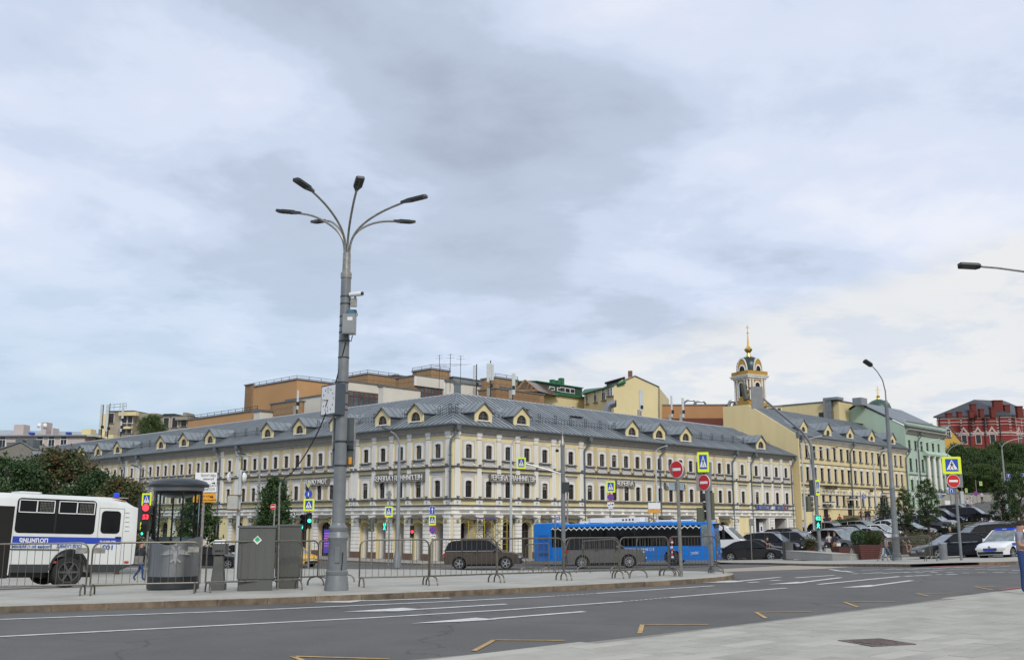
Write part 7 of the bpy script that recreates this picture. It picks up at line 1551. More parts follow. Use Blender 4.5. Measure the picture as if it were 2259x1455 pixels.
# small poles round the square, far side: px, y base, y top, parts
def farpole(px, Yd, ytop, label, items, r=.05, name='sign_post', cat='sign post', dz=KH):
    t, g, A_ = pole_thing(px, 0, ytop, r, label, name, cat, 0, GALV, dz, Yd); w_ = lambda q: q / 2259 * g.y
    for it in items:
        k, x, y, s = it[:4]; p = A_(x, y)
        if k == 'cross': putsign(t, sign_cross(w_(s), w_(it[4] if len(it) > 4 else s)), p)
        elif k == 'stop': putsign(t, sign_nostop(w_(s)), p)
        elif k == 'noentry': putsign(t, sign_noentry(w_(s)), p)
        elif k == 'up': putsign(t, sign_arrow(w_(s), w_(it[4])), p)
        elif k == 'turn': putsign(t, sign_arrow(w_(s), w_(s), True), p)
        elif k == 'tow': putsign(t, tow_plate(w_(s), w_(it[4])), p)
        elif k == 'plate': putsign(t, sign_plate(w_(s), w_(it[4]), it[5]), p)
        elif k == 'sig': b, hh = signal_head(True, it[5] if len(it) > 5 else None, n=3); kk = w_(s) / hh; b.v = [(a * kk, c * kk, d * kk) for a, c, d in b.v]; b.build('signal_head', t, p + Vector((0, -.15, 0)), it[4] if len(it) > 4 else 0)
        elif k == 'sigb': b, hh = signal_head(False); kk = w_(s) / hh; b.v = [(a * kk, c * kk, d * kk) for a, c, d in b.v]; b.build('signal_head', t, p + Vector((0, .1, 0)), it[4])
        elif k == 'ped': b = MB(); b.box(-w_(s), w_(s), -.1, .05, -w_(s * 1.9), w_(s * 1.9), BLK); b.build('signal_head', t, p); c_ = w_(s); f = MB(); f.prism([(-.5 * c_, .2 * c_), (0, .3 * c_), (.35 * c_, -.1 * c_), (.1 * c_, -.3 * c_), (.5 * c_, -1.6 * c_), (.2 * c_, -1.6 * c_), (-.1 * c_, -.8 * c_), (-.5 * c_, -1.6 * c_), (-.75 * c_, -1.5 * c_), (-.3 * c_, -.4 * c_)], -.03, 0, 'y', LGR); f.build('green_figure', t, p + Vector((0, -.11, 0))); ob('countdown', text_mesh(it[4], c_ * 2.0, LGR, .005, False, .02), t, (p.x, p.y - .11, p.z + c_ * .45))
        elif k == 'dia': b = MB(); q = w_(s); b.prism([(-q, 0), (0, -q * 1.2), (q, 0), (0, q * 1.2)], -.02, 0, 'y', it[4]); b.build('plate_sign', t, p + Vector((0, -.06, 0)))
    return t, g, A_
farpole(325, 50, 1090, 'leftmost crossing sign above a red signal showing 53', [('cross', 325, 1101, 21, 27), ('cross', 317, 1160, 13, 17), ('sig', 317, 1180, 24, 0, (2, LGR))])
o = [c for c in bpy.data.objects if c.get('label') == 'leftmost crossing sign above a red signal showing 53'][0]
A_ = lambda x, y: at(x, y, 50) - o.location
b = MB(); b.box(-.30, .55 - .25, .08, .1, -.75, .75, DKM); b.build('backboard', o, A_(313, 1132) + Vector((0, .1, 0))); b = MB(); b.bbox(-.19, .19, -.12, .1, -.95, .35, BLK, .04); b.lathe([(.16, -.14), (.16, -.12)], LRD, 20, (0, 0, .17), 'y'); b.build('signal_head', o, A_(323, 1127)); ob('countdown', text_mesh('53', .3, LRD, .005, False, .03), o, A_(323, 1144) + Vector((0, -.14, 0)))
t, g, A_ = pole_thing(682, 0, 1075, .06, 'crossing sign under a yellow diamond with a green signal, left of the tall lamp post', Yd=66); w_ = lambda q: q / 2259 * g.y
putsign(t, sign_cross(w_(24), w_(26)), A_(682, 1113)); b = MB(); b.prism([(-.13, 0), (0, -.22), (.13, 0), (0, .22)], -.02, 0, 'y', M('dull_yellow', (.45, .40, .18), .6, var=.1)); b.build('priority_sign', t, A_(681, 1069) + Vector((0, -.06, 0))); b = MB(); b.lathe([(.24, -.02), (.24, 0)], SIGB, 20, ax='y'); b.box(-.03, .03, -.025, -.0201, -.13, .1, SIGW); b.build('direction_sign', t, A_(681, 1089) + Vector((0, -.06, 0)))
for x_, y_, k_ in ((682, 1165, (1, LGR)), (672, 1168, (2, LGR))): b, hh = signal_head(True, k_); kk = w_(34) / hh; b.v = [(a * kk, c * kk, d * kk) for a, c, d in b.v]; b.build('signal_head', t, A_(x_, y_) + Vector((0, -.12, 0)), .3 if x_ > 680 else -.5)
farpole(858, 66, 1082, 'crossing sign below two grey sign backs with a walk signal', [('cross', 858, 1128, 17, 23), ('ped', 849, 1161, 4.2, 'H'), ('dia', 858, 1090, 7, SIGG)]); farpole(954, 63, 1115, 'sign stack with blue arrow, crossing sign and no-stopping sign left of the corner', [('up', 954, 1125, 11, 17), ('cross', 954, 1147, 15, 21), ('stop', 955, 1168, 8), ('tow', 955, 1182, 12, 8)])
farpole(911, 68, 1160, 'short signal post with small red and green lights', [('sig', 909, 1185, 26, .2, (1, LRD))]); farpole(1347, 76, 1060, 'crossing sign over a no-stopping disc above the graphite SUV', [('cross', 1347, 1073, 20, 25), ('stop', 1346.5, 1096, 7.5), ('tow', 1347, 1112, 15, 10), ('tow', 1347, 1122, 10, 8)]); farpole(603, 58, 1110, 'small round no-entry sign in front of the narrow tree', [('noentry', 603, 1117, 6.2)])
farpole(1443, 80, 1105, 'white and orange direction board above the bus roof', [('plate', 1443, 1115, 28, 14, SIGW), ('plate', 1443, 1127, 28, 7, SIGO)]); farpole(1657, 74, 1148, 'thin pole with a small grey plate beside the concrete blocks', [('plate', 1657, 1152, 11, 14, SIGG)], .035); farpole(820, 66, 1165, 'grey signal head back and post near the arches', [('sigb', 820, 1172, 30, .9)])
farpole(1905, 112, 1084, 'blue turn sign on a thin pole before the yellow building', [('turn', 1905, 1094, 9)]); farpole(2075, 118, 1086, 'parking sign post below the green mansion', [('up', 2075, 1093, 5, 9)]); farpole(2223, 135, 1040, 'double blue sign on the hill road by the twin lamp', [('up', 2224, 1049, 8, 9), ('turn', 2224, 1060, 8)]); farpole(2256, 128, 1040, 'blue, lime and no-stopping signs cut by the right edge', [('turn', 2256, 1047, 8), ('cross', 2257, 1064, 9, 12)]); farpole(2131, 140, 1072, 'narrow lime sign left of two far ones', [('cross', 2131, 1081, 5, 9)]); farpole(2163, 145, 1058, 'narrow lime sign on the dark tree edge', [('cross', 2163, 1066, 6, 9)]); farpole(2152, 142, 1080, 'round grey disc sign seen from behind on the hill', [('stop', 2152, 1088, 5)])
o = [c for c in bpy.data.objects if c.get('label') == 'round grey disc sign seen from behind on the hill'][0]; o.children[-1].data = disc_fix(.33, -.02, 0, SIGG).data('sign_back'); o.children[-1].name = 'sign_back'
# direction board left
t, g, A_ = pole_thing(443, 0, 1040, .07, 'white and orange direction board on two posts behind the booth', Yd=34); w_ = lambda q: q / 2259 * g.y
MB().box(-w_(27), w_(21), -.03, .0, -w_(22), w_(21), SIGW).build('direction_board', t, A_(459, 1063) + Vector((0, -.08, 0))); MB().box(-w_(28), w_(21), -.03, .0, -w_(10), w_(10), SIGO).build('orange_board', t, A_(456, 1097) + Vector((0, -.08, 0)))
for s_, x_, y_, z_ in (('ЦВЕТНОЙ', 462, 1051, .10), ('бульвар', 462, 1058, .09), ('САДОВОЕ', 461, 1073, .10), ('КОЛЬЦО', 461, 1081, .10)): ob('lettering', text_mesh(s_, z_ * 1.05, SIGK, .002), t, A_(x_, y_) + Vector((0, -.115, 0)))
for s_, y_ in (('РЫБА МОЯ', 1096, ), ('рыбный ресторан', 1104)): ob('lettering', text_mesh(s_, .085, M('brown_letters', (.12, .05, .01), .5, var=0), .002), t, A_(457, y_) + Vector((0, -.115, 0)))
b = MB()
for x_, y_ in ((474, 1065), (470, 1096)): p = A_(x_, y_); b.prism([(p.x - .07, p.z - .015), (p.x, p.z - .015), (p.x, p.z - .045), (p.x + .05, p.z), (p.x, p.z + .045), (p.x, p.z + .015), (p.x - .07, p.z + .015)], -.12, -.111, 'y', SIGK)
b.build('arrow_mark', t)
# double lamp/dish pole near px 522
t, g, A_ = pole_thing(523, 0, 1035, .065, 'pale pole with two white dishes and a white equipment cabinet', 'equipment_post', 'post', Yd=38, mat=M('pale_pole', (.5, .52, .52), .4, .2, var=.1)); b = MB()
for x_, s_ in ((507, -1), (539, 1)): p = A_(x_, 1052); b.lathe([(.02, .1 * s_), (.14, .06 * s_), (.19, 0), (.17, -.02 * s_)], WHP, 14, (p.x, p.y - .05, p.z), 'x'); b.tube([(0, 0, p.z), (p.x, p.y - .05, p.z)], .02, GALV, 5)
b.build('dish', t); b = MB(); p0, p1 = A_(506, 1122), A_(530, 1094); b.bbox(p0.x, p1.x, -.35, -.07, p0.z, p1.z, M('cream_cabinet', (.42, .42, .38), .6, var=.2), .02); b.box(p0.x, p1.x + .1, -.3, .0, p1.z + .02, p1.z + .05, M('rust_clamp', (.2, .1, .05), .8)); b.box(p0.x, p1.x + .1, -.3, .0, p0.z - .06, p0.z - .03, MATS['rust_clamp']); b.build('equipment_box', t)
# ---- street lamps: px, Y, top y, head px/y
HL2 = M('lamp_steel', (.27, .29, .30), .45, .3, var=.15)
def lamp(px, Yd, yt, hx, hy, label, r=.09, dx2=None, grp='slim grey street lamps', base=True, white=False, dz=KH):
    g = on(px, Yd, dz); t = thing('street_lamp', label, 'street lamp', g, 0, grp); m_ = M('pale_pole', (.5, .52, .52), .4, .2, var=.1) if white else HL2; h = at(px, yt, Yd).z - g.z; b = MB(); b.lathe([(r * 2.1, 0), (r * 2.0, .5), (r * 1.4, .9), (r * 1.15, 1.1), (r * .75, h)], m_, 12); b.build('shaft', t, smooth=True)
    for hx_, hy_ in ([(hx, hy)] + ([dx2] if dx2 else [])):
        p = at(hx_, hy_, Yd) - g; b = MB(); c1 = Vector((0, 0, h + (p.z - h) * .75)); P_ = []
        for k in range(9): s_ = k / 8; P_.append((1 - s_) ** 2 * Vector((0, 0, h)) + 2 * s_ * (1 - s_) * c1 + s_ ** 2 * Vector((p.x, -.3, p.z)))
        b.tube(P_, r * .45, m_, 6); a = b.build('lamp_arm', t, smooth=True); d = (P_[-1] - P_[-2]).normalized(); b = MB(); sgn = 1 if p.x > 0 else -1
        b.prism([(0, -.05), (.1, -.12), (.62, -.12), (.66, 0), (.62, .12), (.1, .12), (0, .05)], -.04, .05, 'z', HEADM); b.build('lamp_head', a, P_[-1], 0, rot=(0, -math.atan2(d.z, abs(d.x)), 0 if sgn > 0 else PI))
    return t, g
lamp(877, 68, 985, 862, 952, 'street lamp left of the corner with its arm reaching left', .13); lamp(1127, 72, 985, 1148, 966, 'pale street lamp right of the corner, arm reaching right', .09, white=True); lamp(1451, 86, 1000, 1472, 983, 'pale street lamp behind the bus middle', .09, white=True)
lamp(566, 74, 1020, 545, 1003, 'dark slim street lamp rising from behind the cabinets', .08); lamp(322, 84, 1055, 308, 1030, 'street lamp behind the left direction signal', .08); lamp(1779, 100, 985, 1812, 962, 'slim lamp left of the signal mast before the yellow building', .09, white=True); lamp(1797, 104, 1005, 1832, 988, 'slim lamp just right of the signal mast', .09, white=True); lamp(1938, 124, 1010, 1962, 990, 'white slim lamp at the right end of the yellow building', .1, white=True); lamp(2037, 140, 1000, 2072, 968, 'lamp in front of the green mansion columns', .1, white=True)
lamp(2105, 120, 1005, 2125, 976, 'lamp on the hill left of the big crossing sign', .09); lamp(2228, 125, 990, 2200, 977, 'twin armed lamp on the hill by the trees', .12, (2254, 966))
# right big lamp
gR = G(1979, 1235, KH); t = thing('lamp_post', 'tall grey single-armed lamp post standing by the car park barriers', 'lamp post', gR); A_ = lambda x, y: at(x, y, gR.y) - gR; h = A_(1955, 882).z
b = MB(); b.lathe([(.27, 0), (.27, .1), (.24, .3), (.24, .38), (.2, .42), (.2, 1.1), (.24, 1.15), (.2, 1.25), (.2, 1.35), (.155, 1.42)], GRAYM, 24); b.build('base', t, smooth=True); b = MB(); b.lathe([(.16, 1.38), (.135, A_(1960, 1078).z), (.15, A_(1960, 1078).z + .02), (.15, A_(1960, 1072).z), (.125, A_(1960, 1071).z + .05), (.10, h - .35), (.115, h - .3), (.08, h - .05), (.06, h)], GRAYM, 20); b.build('shaft', t, smooth=True)
P_ = [Vector((0, 0, h - .2)), A_(1953, 862), A_(1947, 838), A_(1936, 820), A_(1925, 808)]; P_[0].y = 0
b = MB(); b.tube(P_, [.045, .04, .035, .03, .03], GALV, 8); a = b.build('lamp_arm', t, smooth=True); b = MB(); b.prism([(0, -.06), (.1, -.14), (.58, -.14), (.62, 0), (.58, .14), (.1, .14), (0, .06)], -.04, .05, 'z', HEADM); b.build('lamp_head', a, A_(1924, 807), 0, rot=(.5, math.radians(-28), PI + .35))
# lamp reaching in from the right edge
gX = on(2420, 30); t = thing('lamp_post', 'lamp arm reaching into view from beyond the right edge high up', 'lamp post', gX); A_ = lambda x, y: at(x, y, 29.0) - gX
h = A_(2350, 640).z; b = MB(); b.lathe([(.27, 0), (.24, .4), (.2, 1.3), (.16, 1.4), (.11, h)], GRAYM, 16); b.build('shaft', t, smooth=True); b = MB(); b.tube([(0, 0, h - .1), (-.1, -.1, h + .25), A_(2310, 610), A_(2259, 599), A_(2200, 591), A_(2162, 588)], .03, GALV, 8); a = b.build('lamp_arm', t, smooth=True)
b = MB(); b.prism([(0, -.06), (.1, -.13), (.62, -.13), (.68, 0), (.62, .13), (.1, .13), (0, .06)], -.035, .045, 'z', HEADM); b.box(.15, .55, -.09, .09, -.04, -.0351, LEDM); b.build('lamp_head', a, A_(2163, 588), 0, rot=(.3, math.radians(-3), PI))
# signal mast with the long arm, px ~1808
gM = G(1811, 1234, KH); t = thing('signal_mast', 'grey signal mast with a long arm reaching left and a green walk countdown', 'traffic light', gM); A_ = lambda x, y: at(x, y, gM.y) - gM
b = MB(); b.lathe([(.27, 0), (.27, .12), (.3, .14), (.16, .62), (.12, .68), (.12, .72)], GRAYM, 20); b.build('base', t, smooth=True); hm = A_(1790, 985).z; p = A_(1790, 985); b = MB(); b.tube([(0, 0, .6), (p.x * .55, 0, hm * .5), (p.x, 0, hm)], [.12, .11, .10], GRAYM, 14); b.build('mast', t, smooth=True)
q = [Vector((p.x, 0, hm)), A_(1786, 972) + Vector((0, .1, 0)), A_(1770, 952), A_(1730, 918), A_(1685, 880), A_(1650, 852)]; b = MB(); b.tube(q, [.10, .09, .085, .08, .06, .05], GRAYM, 10); b.tube([A_(1793, 1040), A_(1784, 1000), A_(1770, 957)], .035, GRAYM, 6); b.build('mast_arm', t, smooth=True)
b, hh = signal_head(False); b.v = [(x * 1.0, y * .8, z * 1.15) for x, y, z in b.v]; b.build('signal_head', t, A_(1645, 882) + Vector((0, -.1, 0)), 0, rot=(0, math.radians(-17), -1.2))
MB().box(-.42, .42, 0, .03, -.75, .75, SIGG).build('backboard', t, A_(1669, 877) + Vector((0, -.15, 0)), .15)
w1 = lambda px: px / 2259 * gM.y
putsign(t, sign_cross(w1(9), w1(34)), A_(1802.5, 1075), -.12); MB().box(-w1(6), w1(6), 0, .1, -w1(17), w1(17), DKM).build('sign_back', t, A_(1792, 1075)); b = MB(); b.bbox(-w1(7), w1(7), -.15, .1, -w1(14), w1(14), BLK, .03); b.box(-w1(7.6), w1(7.6), -.13, -.1, -w1(14.6), w1(14.6), SIGW); b.box(-w1(6.8), w1(6.8), -.16, -.1301, -w1(13.8), w1(13.8), BLK); b.build('signal_head', t, A_(1802, 1150) + Vector((0, -.15, 0)))
ob('countdown', text_mesh('82', w1(10.5), LGR, .005, False, .03), t, A_(1802, 1146) + Vector((0, -.32, 0))); c_ = w1(4.6); b = MB(); zz_ = lambda x, z: (x * c_, z * c_); b.prism([zz_(-.8, .1), zz_(-.2, .5), zz_(.2, .5), zz_(.8, -.1), zz_(.6, -.3), zz_(.25, 0), (.2 * c_, -.3 * c_), zz_(.7, -1.5), zz_(.35, -1.5), zz_(0, -.6), zz_(-.6, -1.5), zz_(-.9, -1.4), zz_(-.3, -.3), zz_(-.3, .0), zz_(-.6, -.15)], -.01, 0, 'y', LGR); b.lathe([(.28 * c_, -.01), (.28 * c_, 0)], LGR, 10, (0, 0, .85 * c_), 'y'); b.build('green_figure', t, A_(1802, 1157) + Vector((0, -.32, 0)))
b, hh = signal_head(False); b.build('signal_head', t, A_(1785, 1128) + Vector((0, .1, 0)), -1.4); 
# column lamp/aerial pole at px 1240 with sign arm
t, g, A_ = pole_thing(1243, 0, 985, .14, 'stout grey pole with a spike top and a crossing sign on its long arm', 'signal_mast', 'pole', Yd=66, mat=GRAYM); b = MB(); h = A_(1241, 985).z; b.lathe([(.14, h), (.17, h + .1), (.12, h + .25), (.03, h + .8), (.015, h + 1.4)], GALV, 10); b.build('spike', t, smooth=True)
b = MB(); b.tube([A_(1252, 1085), A_(1250, 1058), A_(1240, 1045), A_(1200, 1033), A_(1160, 1022)], .045, WHP, 8); b.tube([A_(1252, 1086), A_(1252, 1150)], .05, HL2, 8); b.build('sign_arm', t, smooth=True); putsign(t, sign_cross(20 / 2259 * 66, 25 / 2259 * 66), A_(1150, 1021), -.1); MB().bbox(-.28, .2, -.25, .2, -.3, .35, DKM, .03).build('equipment_box', t, A_(1249, 1075)); b = MB(); b.tube([A_(1238, 990), A_(1229, 990)], .03, WHP, 5); b.lathe([(.10, -.1), (.12, 0), (.05, .1)], BLK, 8, tuple(A_(1229, 993))); b.build('camera', t)
farpole(1225, 70, 1135, 'small blue sign peeping over the bus tail', [('up', 1231, 1143, 8, 8)])
# ---- bins, blocks, planters, bench
gg = G(2082, 1234, KH); t = thing('bollard_bin', 'round grey bollard bin with a slanted top between the barrier and the sign pole', 'bin', gg); b = MB(); n = 20; r_ = .2; b.add([(r_ * math.cos(2 * PI * k / n), r_ * math.sin(2 * PI * k / n), 0) for k in range(n)] + [(r_ * math.cos(2 * PI * k / n), r_ * math.sin(2 * PI * k / n), .84 + .05 * math.sin(2 * PI * k / n)) for k in range(n)], [(k, (k + 1) % n, n + (k + 1) % n, n + k) for k in range(n)], GRAYM); b.build('body', t, smooth=True); b = MB(); b.add([(r_ * .99 * math.cos(2 * PI * k / n), r_ * .99 * math.sin(2 * PI * k / n), .842 + .05 * math.sin(2 * PI * k / n)) for k in range(n)], [tuple(range(n))], STEEL); b.build('lid', t)
gg = G(1739, 1234, KH); t = thing('service_box', 'upright dark grey metal box at the left end of the stone bench', 'box', gg, .15); MB().bbox(-.28, .30, -.25, .3, 0, 1.18, CABM, .015).build('body', t); MB().bbox(-.29, .31, -.26, .31, 1.181, 1.21, DKM, .015).build('lid', t)
gg = G(1735, 1235.5, KH); g2_ = G(1853, 1235.5, KH); SB = M('bench_stone', (.36, .355, .33), .85, var=.12, scale=1.2, bump=.1); t = thing('stone_bench', 'long low pale stone bench block behind the signal mast', 'bench', (gg + g2_) / 2, math.atan2(g2_.y - gg.y, g2_.x - gg.x)); w_ = (g2_ - gg).length / 2; b = MB(); b.prism([(-w_, 0), (w_ * .75, 0), (w_, .7), (w_, 1.3), (-w_ * .9, 1.3), (-w_, 1.0)], 0, .47, 'z', SB); b.build('body', t); b = MB(); b.prism([(-w_ - .02, -.02), (w_ * .75, -.02), (w_ + .02, .69), (w_ + .02, 1.32), (-w_ * .9, 1.32), (-w_ - .02, 1.0)], .4705, .52, 'z', GRAN); b.build('seat', t)
CONC = M('concrete_block', (.40, .39, .36), .9, var=.15, scale=2, bump=.1)
def cone_blk(px, y, label, s=.46):
    g = G(px, y, KH); b = MB(); b.lathe([(s * .70, 0), (s * .70, .05), (s * .42, .60), (s * .38, .62)], CONC, 4); b.v = [(x * .9 + y * .9, -x * .9 + y * .9, z) for x, y, z in b.v]; o = b.build('concrete_block', None, g, .1); tag(o, label, 'block', 'tapered concrete blocks along the car park')
for px, y, lb in ((1635, 1231, 'tapered concrete block next to the front of the blue bus'), (1690, 1231.5, 'tapered concrete block by the wheel of the black saloon'), (1826, 1228, 'tapered concrete block behind the stone bench'), (1886, 1229, 'tapered concrete block between the two brown planters'), (1944, 1229, 'tapered concrete block left of the right lamp post'), (2053, 1228, 'tapered concrete block behind the barrier left of the bin'), (2134, 1227, 'tapered concrete block before the near black saloon')): cone_blk(px, y, lb)
WDM = M('maroon_slat', (.10, .028, .022), .6, var=.25, scale=5); HEDM = M('hedge_leaf', (.035, .085, .012), .7, var=.4, scale=5, col2=(.012, .03, .006)); HEDR = M('hedge_leaf_red', (.10, .045, .012), .7, var=.4, scale=5, col2=(.03, .02, .006))
def leaves(name, pts, size, mats, parent=None, loc=(0, 0, 0), jit=.5, dn=None):
    """one leaf blade per point"""
    pts = np.asarray(pts, dtype=float); n = len(pts); r = rs.normal(size=(n, 3)); r /= np.linalg.norm(r, axis=1)[:, None]; q = rs.normal(size=(n, 3)); q -= (q * r).sum(1)[:, None] * r; q /= np.linalg.norm(q, axis=1)[:, None]
    s = size * (1 + jit * rs.uniform(-1, 1, n))[:, None]; w_ = np.cross(r, q)
    V = np.stack([pts - r * s, pts + q * s * .5 , pts + r * s, pts - q * s * .5 + w_ * s * .25], 1).reshape(-1, 3)
    me = bpy.data.meshes.new(name); me.vertices.add(4 * n); me.vertices.foreach_set('co', V.ravel().astype(np.float32)); me.loops.add(4 * n); me.loops.foreach_set('vertex_index', np.arange(4 * n, dtype=np.int32)); me.polygons.add(n); me.polygons.foreach_set('loop_start', np.arange(0, 4 * n, 4, dtype=np.int32))
    for m in mats: me.materials.append(m)
    me.polygons.foreach_set('material_index', rs.randint(0, len(mats), n).astype(np.int32)); me.update(calc_edges=True); me.validate()
    return ob(name, me, parent, loc)
def ball(n, r, fl=1.0, hollow=.75, c=(0, 0, 0)):
    v_ = rs.normal(size=(n, 3)); v_ /= np.linalg.norm(v_, axis=1)[:, None]; rad = r * (hollow + (1 - hollow) * rs.uniform(0, 1, n))[:, None]; rad *= (1 + .08 * np.sin(v_[:, :1] * 7 + v_[:, 1:2] * 5)); o_ = v_ * rad; o_[:, 2] *= fl; return o_ + np.array(c)
def planter(px, y, label, w0, w1, h, bushes, dp=.0):
    g = G(px, y, KH); g.y += dp; g.z = terr(g.x, g.y) + KH; t = thing('planter', label, 'planter', g); n = int(h / .11); sl = []
    MB().lathe([(w0 * .60, .02), (w1 * .62, h - .04)], DARK, 4).build('liner', t, (0, 0, 0), PI / 4)
    for k in range(n):
        f = k / n; w_ = w0 + (w1 - w0) * f; b = MB(); z = k * .11 + .02
        for s_ in (-1, 1): b.box(-w_ / 2, w_ / 2, s_ * w_ / 2 - .02, s_ * w_ / 2 + .02, z, z + .09, WDM); b.box(s_ * w_ / 2 - .02, s_ * w_ / 2 + .02, -w_ / 2 + .021, w_ / 2 - .021, z, z + .09, WDM)
        b.build('slat', t)
    for (dx, r, mm) in bushes:
        o = leaves('round_bush', np.vstack([ball(4200, r, .95, .8), ball(800, r * .8, .95, .2)]), .032, [HEDM, HEDM, mm], None, (g.x + dx, g.y, g.z + h + r * .62)); tag(o, label.replace('planter', 'planter bush').replace('maroon slatted ', 'clipped round ') if False else 'clipped round bush with %s leaves growing in the %s' % ('reddish' if mm is HEDR else 'green', 'tall right planter' if dx > .1 and 'front' in label else ('tall front planter' if 'front' in label else 'rear planter')), 'bush', 'clipped round bushes')
    return t
planter(1914, 1233, 'tall front maroon slatted planter with two clipped bushes', 1.15, 1.5, .95, [(-.42, .52, HEDM), (.42, .5, HEDR)]); planter(1948, 1222, 'rear maroon slatted planter half hidden by the right lamp post', 1.1, 1.4, .9, [(0, .52, HEDR)], .8)
planter(1868, 1228, 'low maroon planter at the right end of the stone bench', 1.5, 1.6, .75, []); planter(1800, 1217, 'low maroon planter behind the women and the signal mast', 2.0, 2.1, .5, []); planter(1618, 1228, 'small maroon planter between the bus front and the black saloon', .8, .8, .8, [])
# long maroon seat walls of the car park garden
def wallbed(px0, px1, Y_, h, label, dd=2.4):
    a, c = on(px0, Y_, 0), on(px1, Y_ + 1, 0); L_ = (c - a).length; t = thing('planter_wall', label, 'planter', a, math.atan2(c.y - a.y, c.x - a.x))
    MB().box(0, L_, .03, dd, -.5, h - .06, DARK).build('core', t); b = MB()
    for k in range(int((h + .4) / .12)): MB().box(0, L_, 0, .03, -.4 + k * .12, -.31 + k * .12, WDM).build('slat', t)
    MB().box(-.05, L_ + .05, -.08, .5, h - .05, h, M('maroon_top', (.16, .05, .035), .6, var=.2)).build('seat', t)
    pts = np.stack([rs.uniform(.3, L_ - .2, 2600), rs.uniform(.6, dd - .1, 2600), h + np.abs(rs.normal(0, .22, 2600))], 1); o = leaves('ground_cover', pts, .07, [HEDM, HEDM, HEDR, M('dry_grass', (.20, .17, .07), .8, var=.3)], t); tag(o, None, None, kind='stuff'); return t
wallbed(1990, 2092, 72, .75, 'maroon slatted seat wall where the man in black sits', 2.2); wallbed(2170, 2330, 84, 1.3, 'long maroon planter wall behind the cars at the right edge', 6); wallbed(1985, 2110, 92, .6, 'planted bed under the two young trees', 6)
for px, Y_, r, lb in ((1856, 118, 1.4, 'low rounded hedge at the foot of the yellow building, left part'), (1885, 121, 1.2, 'low rounded hedge at the foot of the yellow building, right part'), (2148, 88, .9, 'round green bush near the right planter wall'), (2120, 100, .8, 'bush in front of the far black SUV')):
    g = on(px, Y_, 0); o = leaves('hedge_bush', np.vstack([ball(1600, r, .6), ball(500, r * .8, .6, .2)]), .09, [HEDM], None, (g.x, g.y, g.z + r * .35)); tag(o, lb, 'bush')
g = G(1806, 1226, KH) + Vector((0, .5, 0)); o = leaves('shrub', ball(1300, .7, .9, .1), .06, [HEDM, HEDR], None, (g.x, g.y + 1.5, g.z + .95)); tag(o, 'loose flowering shrub behind the signal mast and the women', 'shrub')
t = thing('ticket_kiosk', 'white parking ticket kiosk on the slope below the green mansion', 'kiosk', on(2097, 122)); MB().bbox(-.45, .45, -.3, .3, 0, 2.2, WHP, .05).build('body', t); b = MB(); b.box(-.25, .2, -.32, -.301, .9, 1.4, M('screen_green', (.05, .18, .09), .4, var=.3)); b.build('screen', t)
t = thing('entrance_topiary', 'dark rounded tree in a tub at the restaurant entrance', 'plant', on(1962, 117)); leaves('foliage', ball(1500, 1.3, 1.1, .3), .1, [M('dark_leaf', (.015, .035, .012), .7, var=.3)], t, (-.3, 0, 1.6)); MB().lathe([(.6, 0), (.75, 1.0)], M('olive_tub', (.14, .12, .04), .7, var=.2), 12).build('tub', t)
# ================================================================== trees
BARK = M('bark', (.075, .055, .04), .9, var=.3, scale=6, bump=.5)
LG1 = M('leaf_green', (.050, .098, .020), .65, var=.35, scale=.8, col2=(.018, .045, .010)); LG2 = M('leaf_dark', (.022, .055, .012), .65, var=.3, scale=.8); LRU = M('leaf_rust', (.13, .072, .026), .7, var=.3, scale=.7, col2=(.05, .045, .014)); LYG = M('leaf_light', (.085, .13, .025), .65, var=.3, scale=.8)
def tree_mesh(h, th, rx, rz_, n, size, mats, seed, shape='oval', clumps=26):
    """trunk with limbs, and a crown of leaf clumps grown round the limb ends"""
    r_ = np.random.RandomState(seed); b = MB(); tips = []; b.tube([(0, 0, -.3), (.05, 0, th * .5), (0, .05, th), (0, 0, h * .62)], [h * .028, h * .022, h * .018, h * .008], BARK, 8)
    for k in range(clumps):
        u = (k + .5) / clumps; z = th + (h - th) * (.05 + .9 * u); a = k * 2.4 + r_.uniform(-.4, .4)
        if shape == 'oval': rr_ = rx * math.sin(PI * min(1, .12 + .86 * u)) ** .6
        elif shape == 'cone': rr_ = rx * (1.05 - u) ** .7
        else: rr_ = rx * (.45 + .5 * math.sin(PI * u))
        rr_ *= r_.uniform(.45, 1.0); p = (rr_ * math.cos(a), rr_ * math.sin(a), z); tips.append((p, (.30 + .16 * r_.uniform()) * rx * (1 - .35 * (u > .85))))
        st = (0, 0, max(th * .7, z - rr_ * .9 - .2)); b.tube([st, ((p[0]) * .5, p[1] * .5, (st[2] + z) / 2 + .05), p], [h * .008, h * .005, h * .002], BARK, 4, False)
    pts = []; per = n // clumps
    for p, cr in tips: v_ = r_.normal(size=(per, 3)); v_ /= np.linalg.norm(v_, axis=1)[:, None]; rad = cr * np.minimum(1.7, .28 + np.abs(r_.normal(0, .52, per)))[:, None]; pts.append(v_ * rad * np.array([1, 1, .72]) + np.array(p))
    global rs; o = leaves('crown', np.vstack(pts), size, mats); return b.data('trunk', True), o
def tree(px, Y_, tm, label, sc_=1.0, rz=0.0, name='tree', group=None, dz=0.0, sz=None):
    t = thing(name, label, 'tree', on(px, Y_, dz), rz, group); ob('trunk', tm[0], t); o = ob('crown', tm[1].data, t); t.scale = (sc_, sc_, sz or sc_); return t
def mk_(*a, **k):
    m = tree_mesh(*a, **k); COL.objects.unlink(m[1]); return m
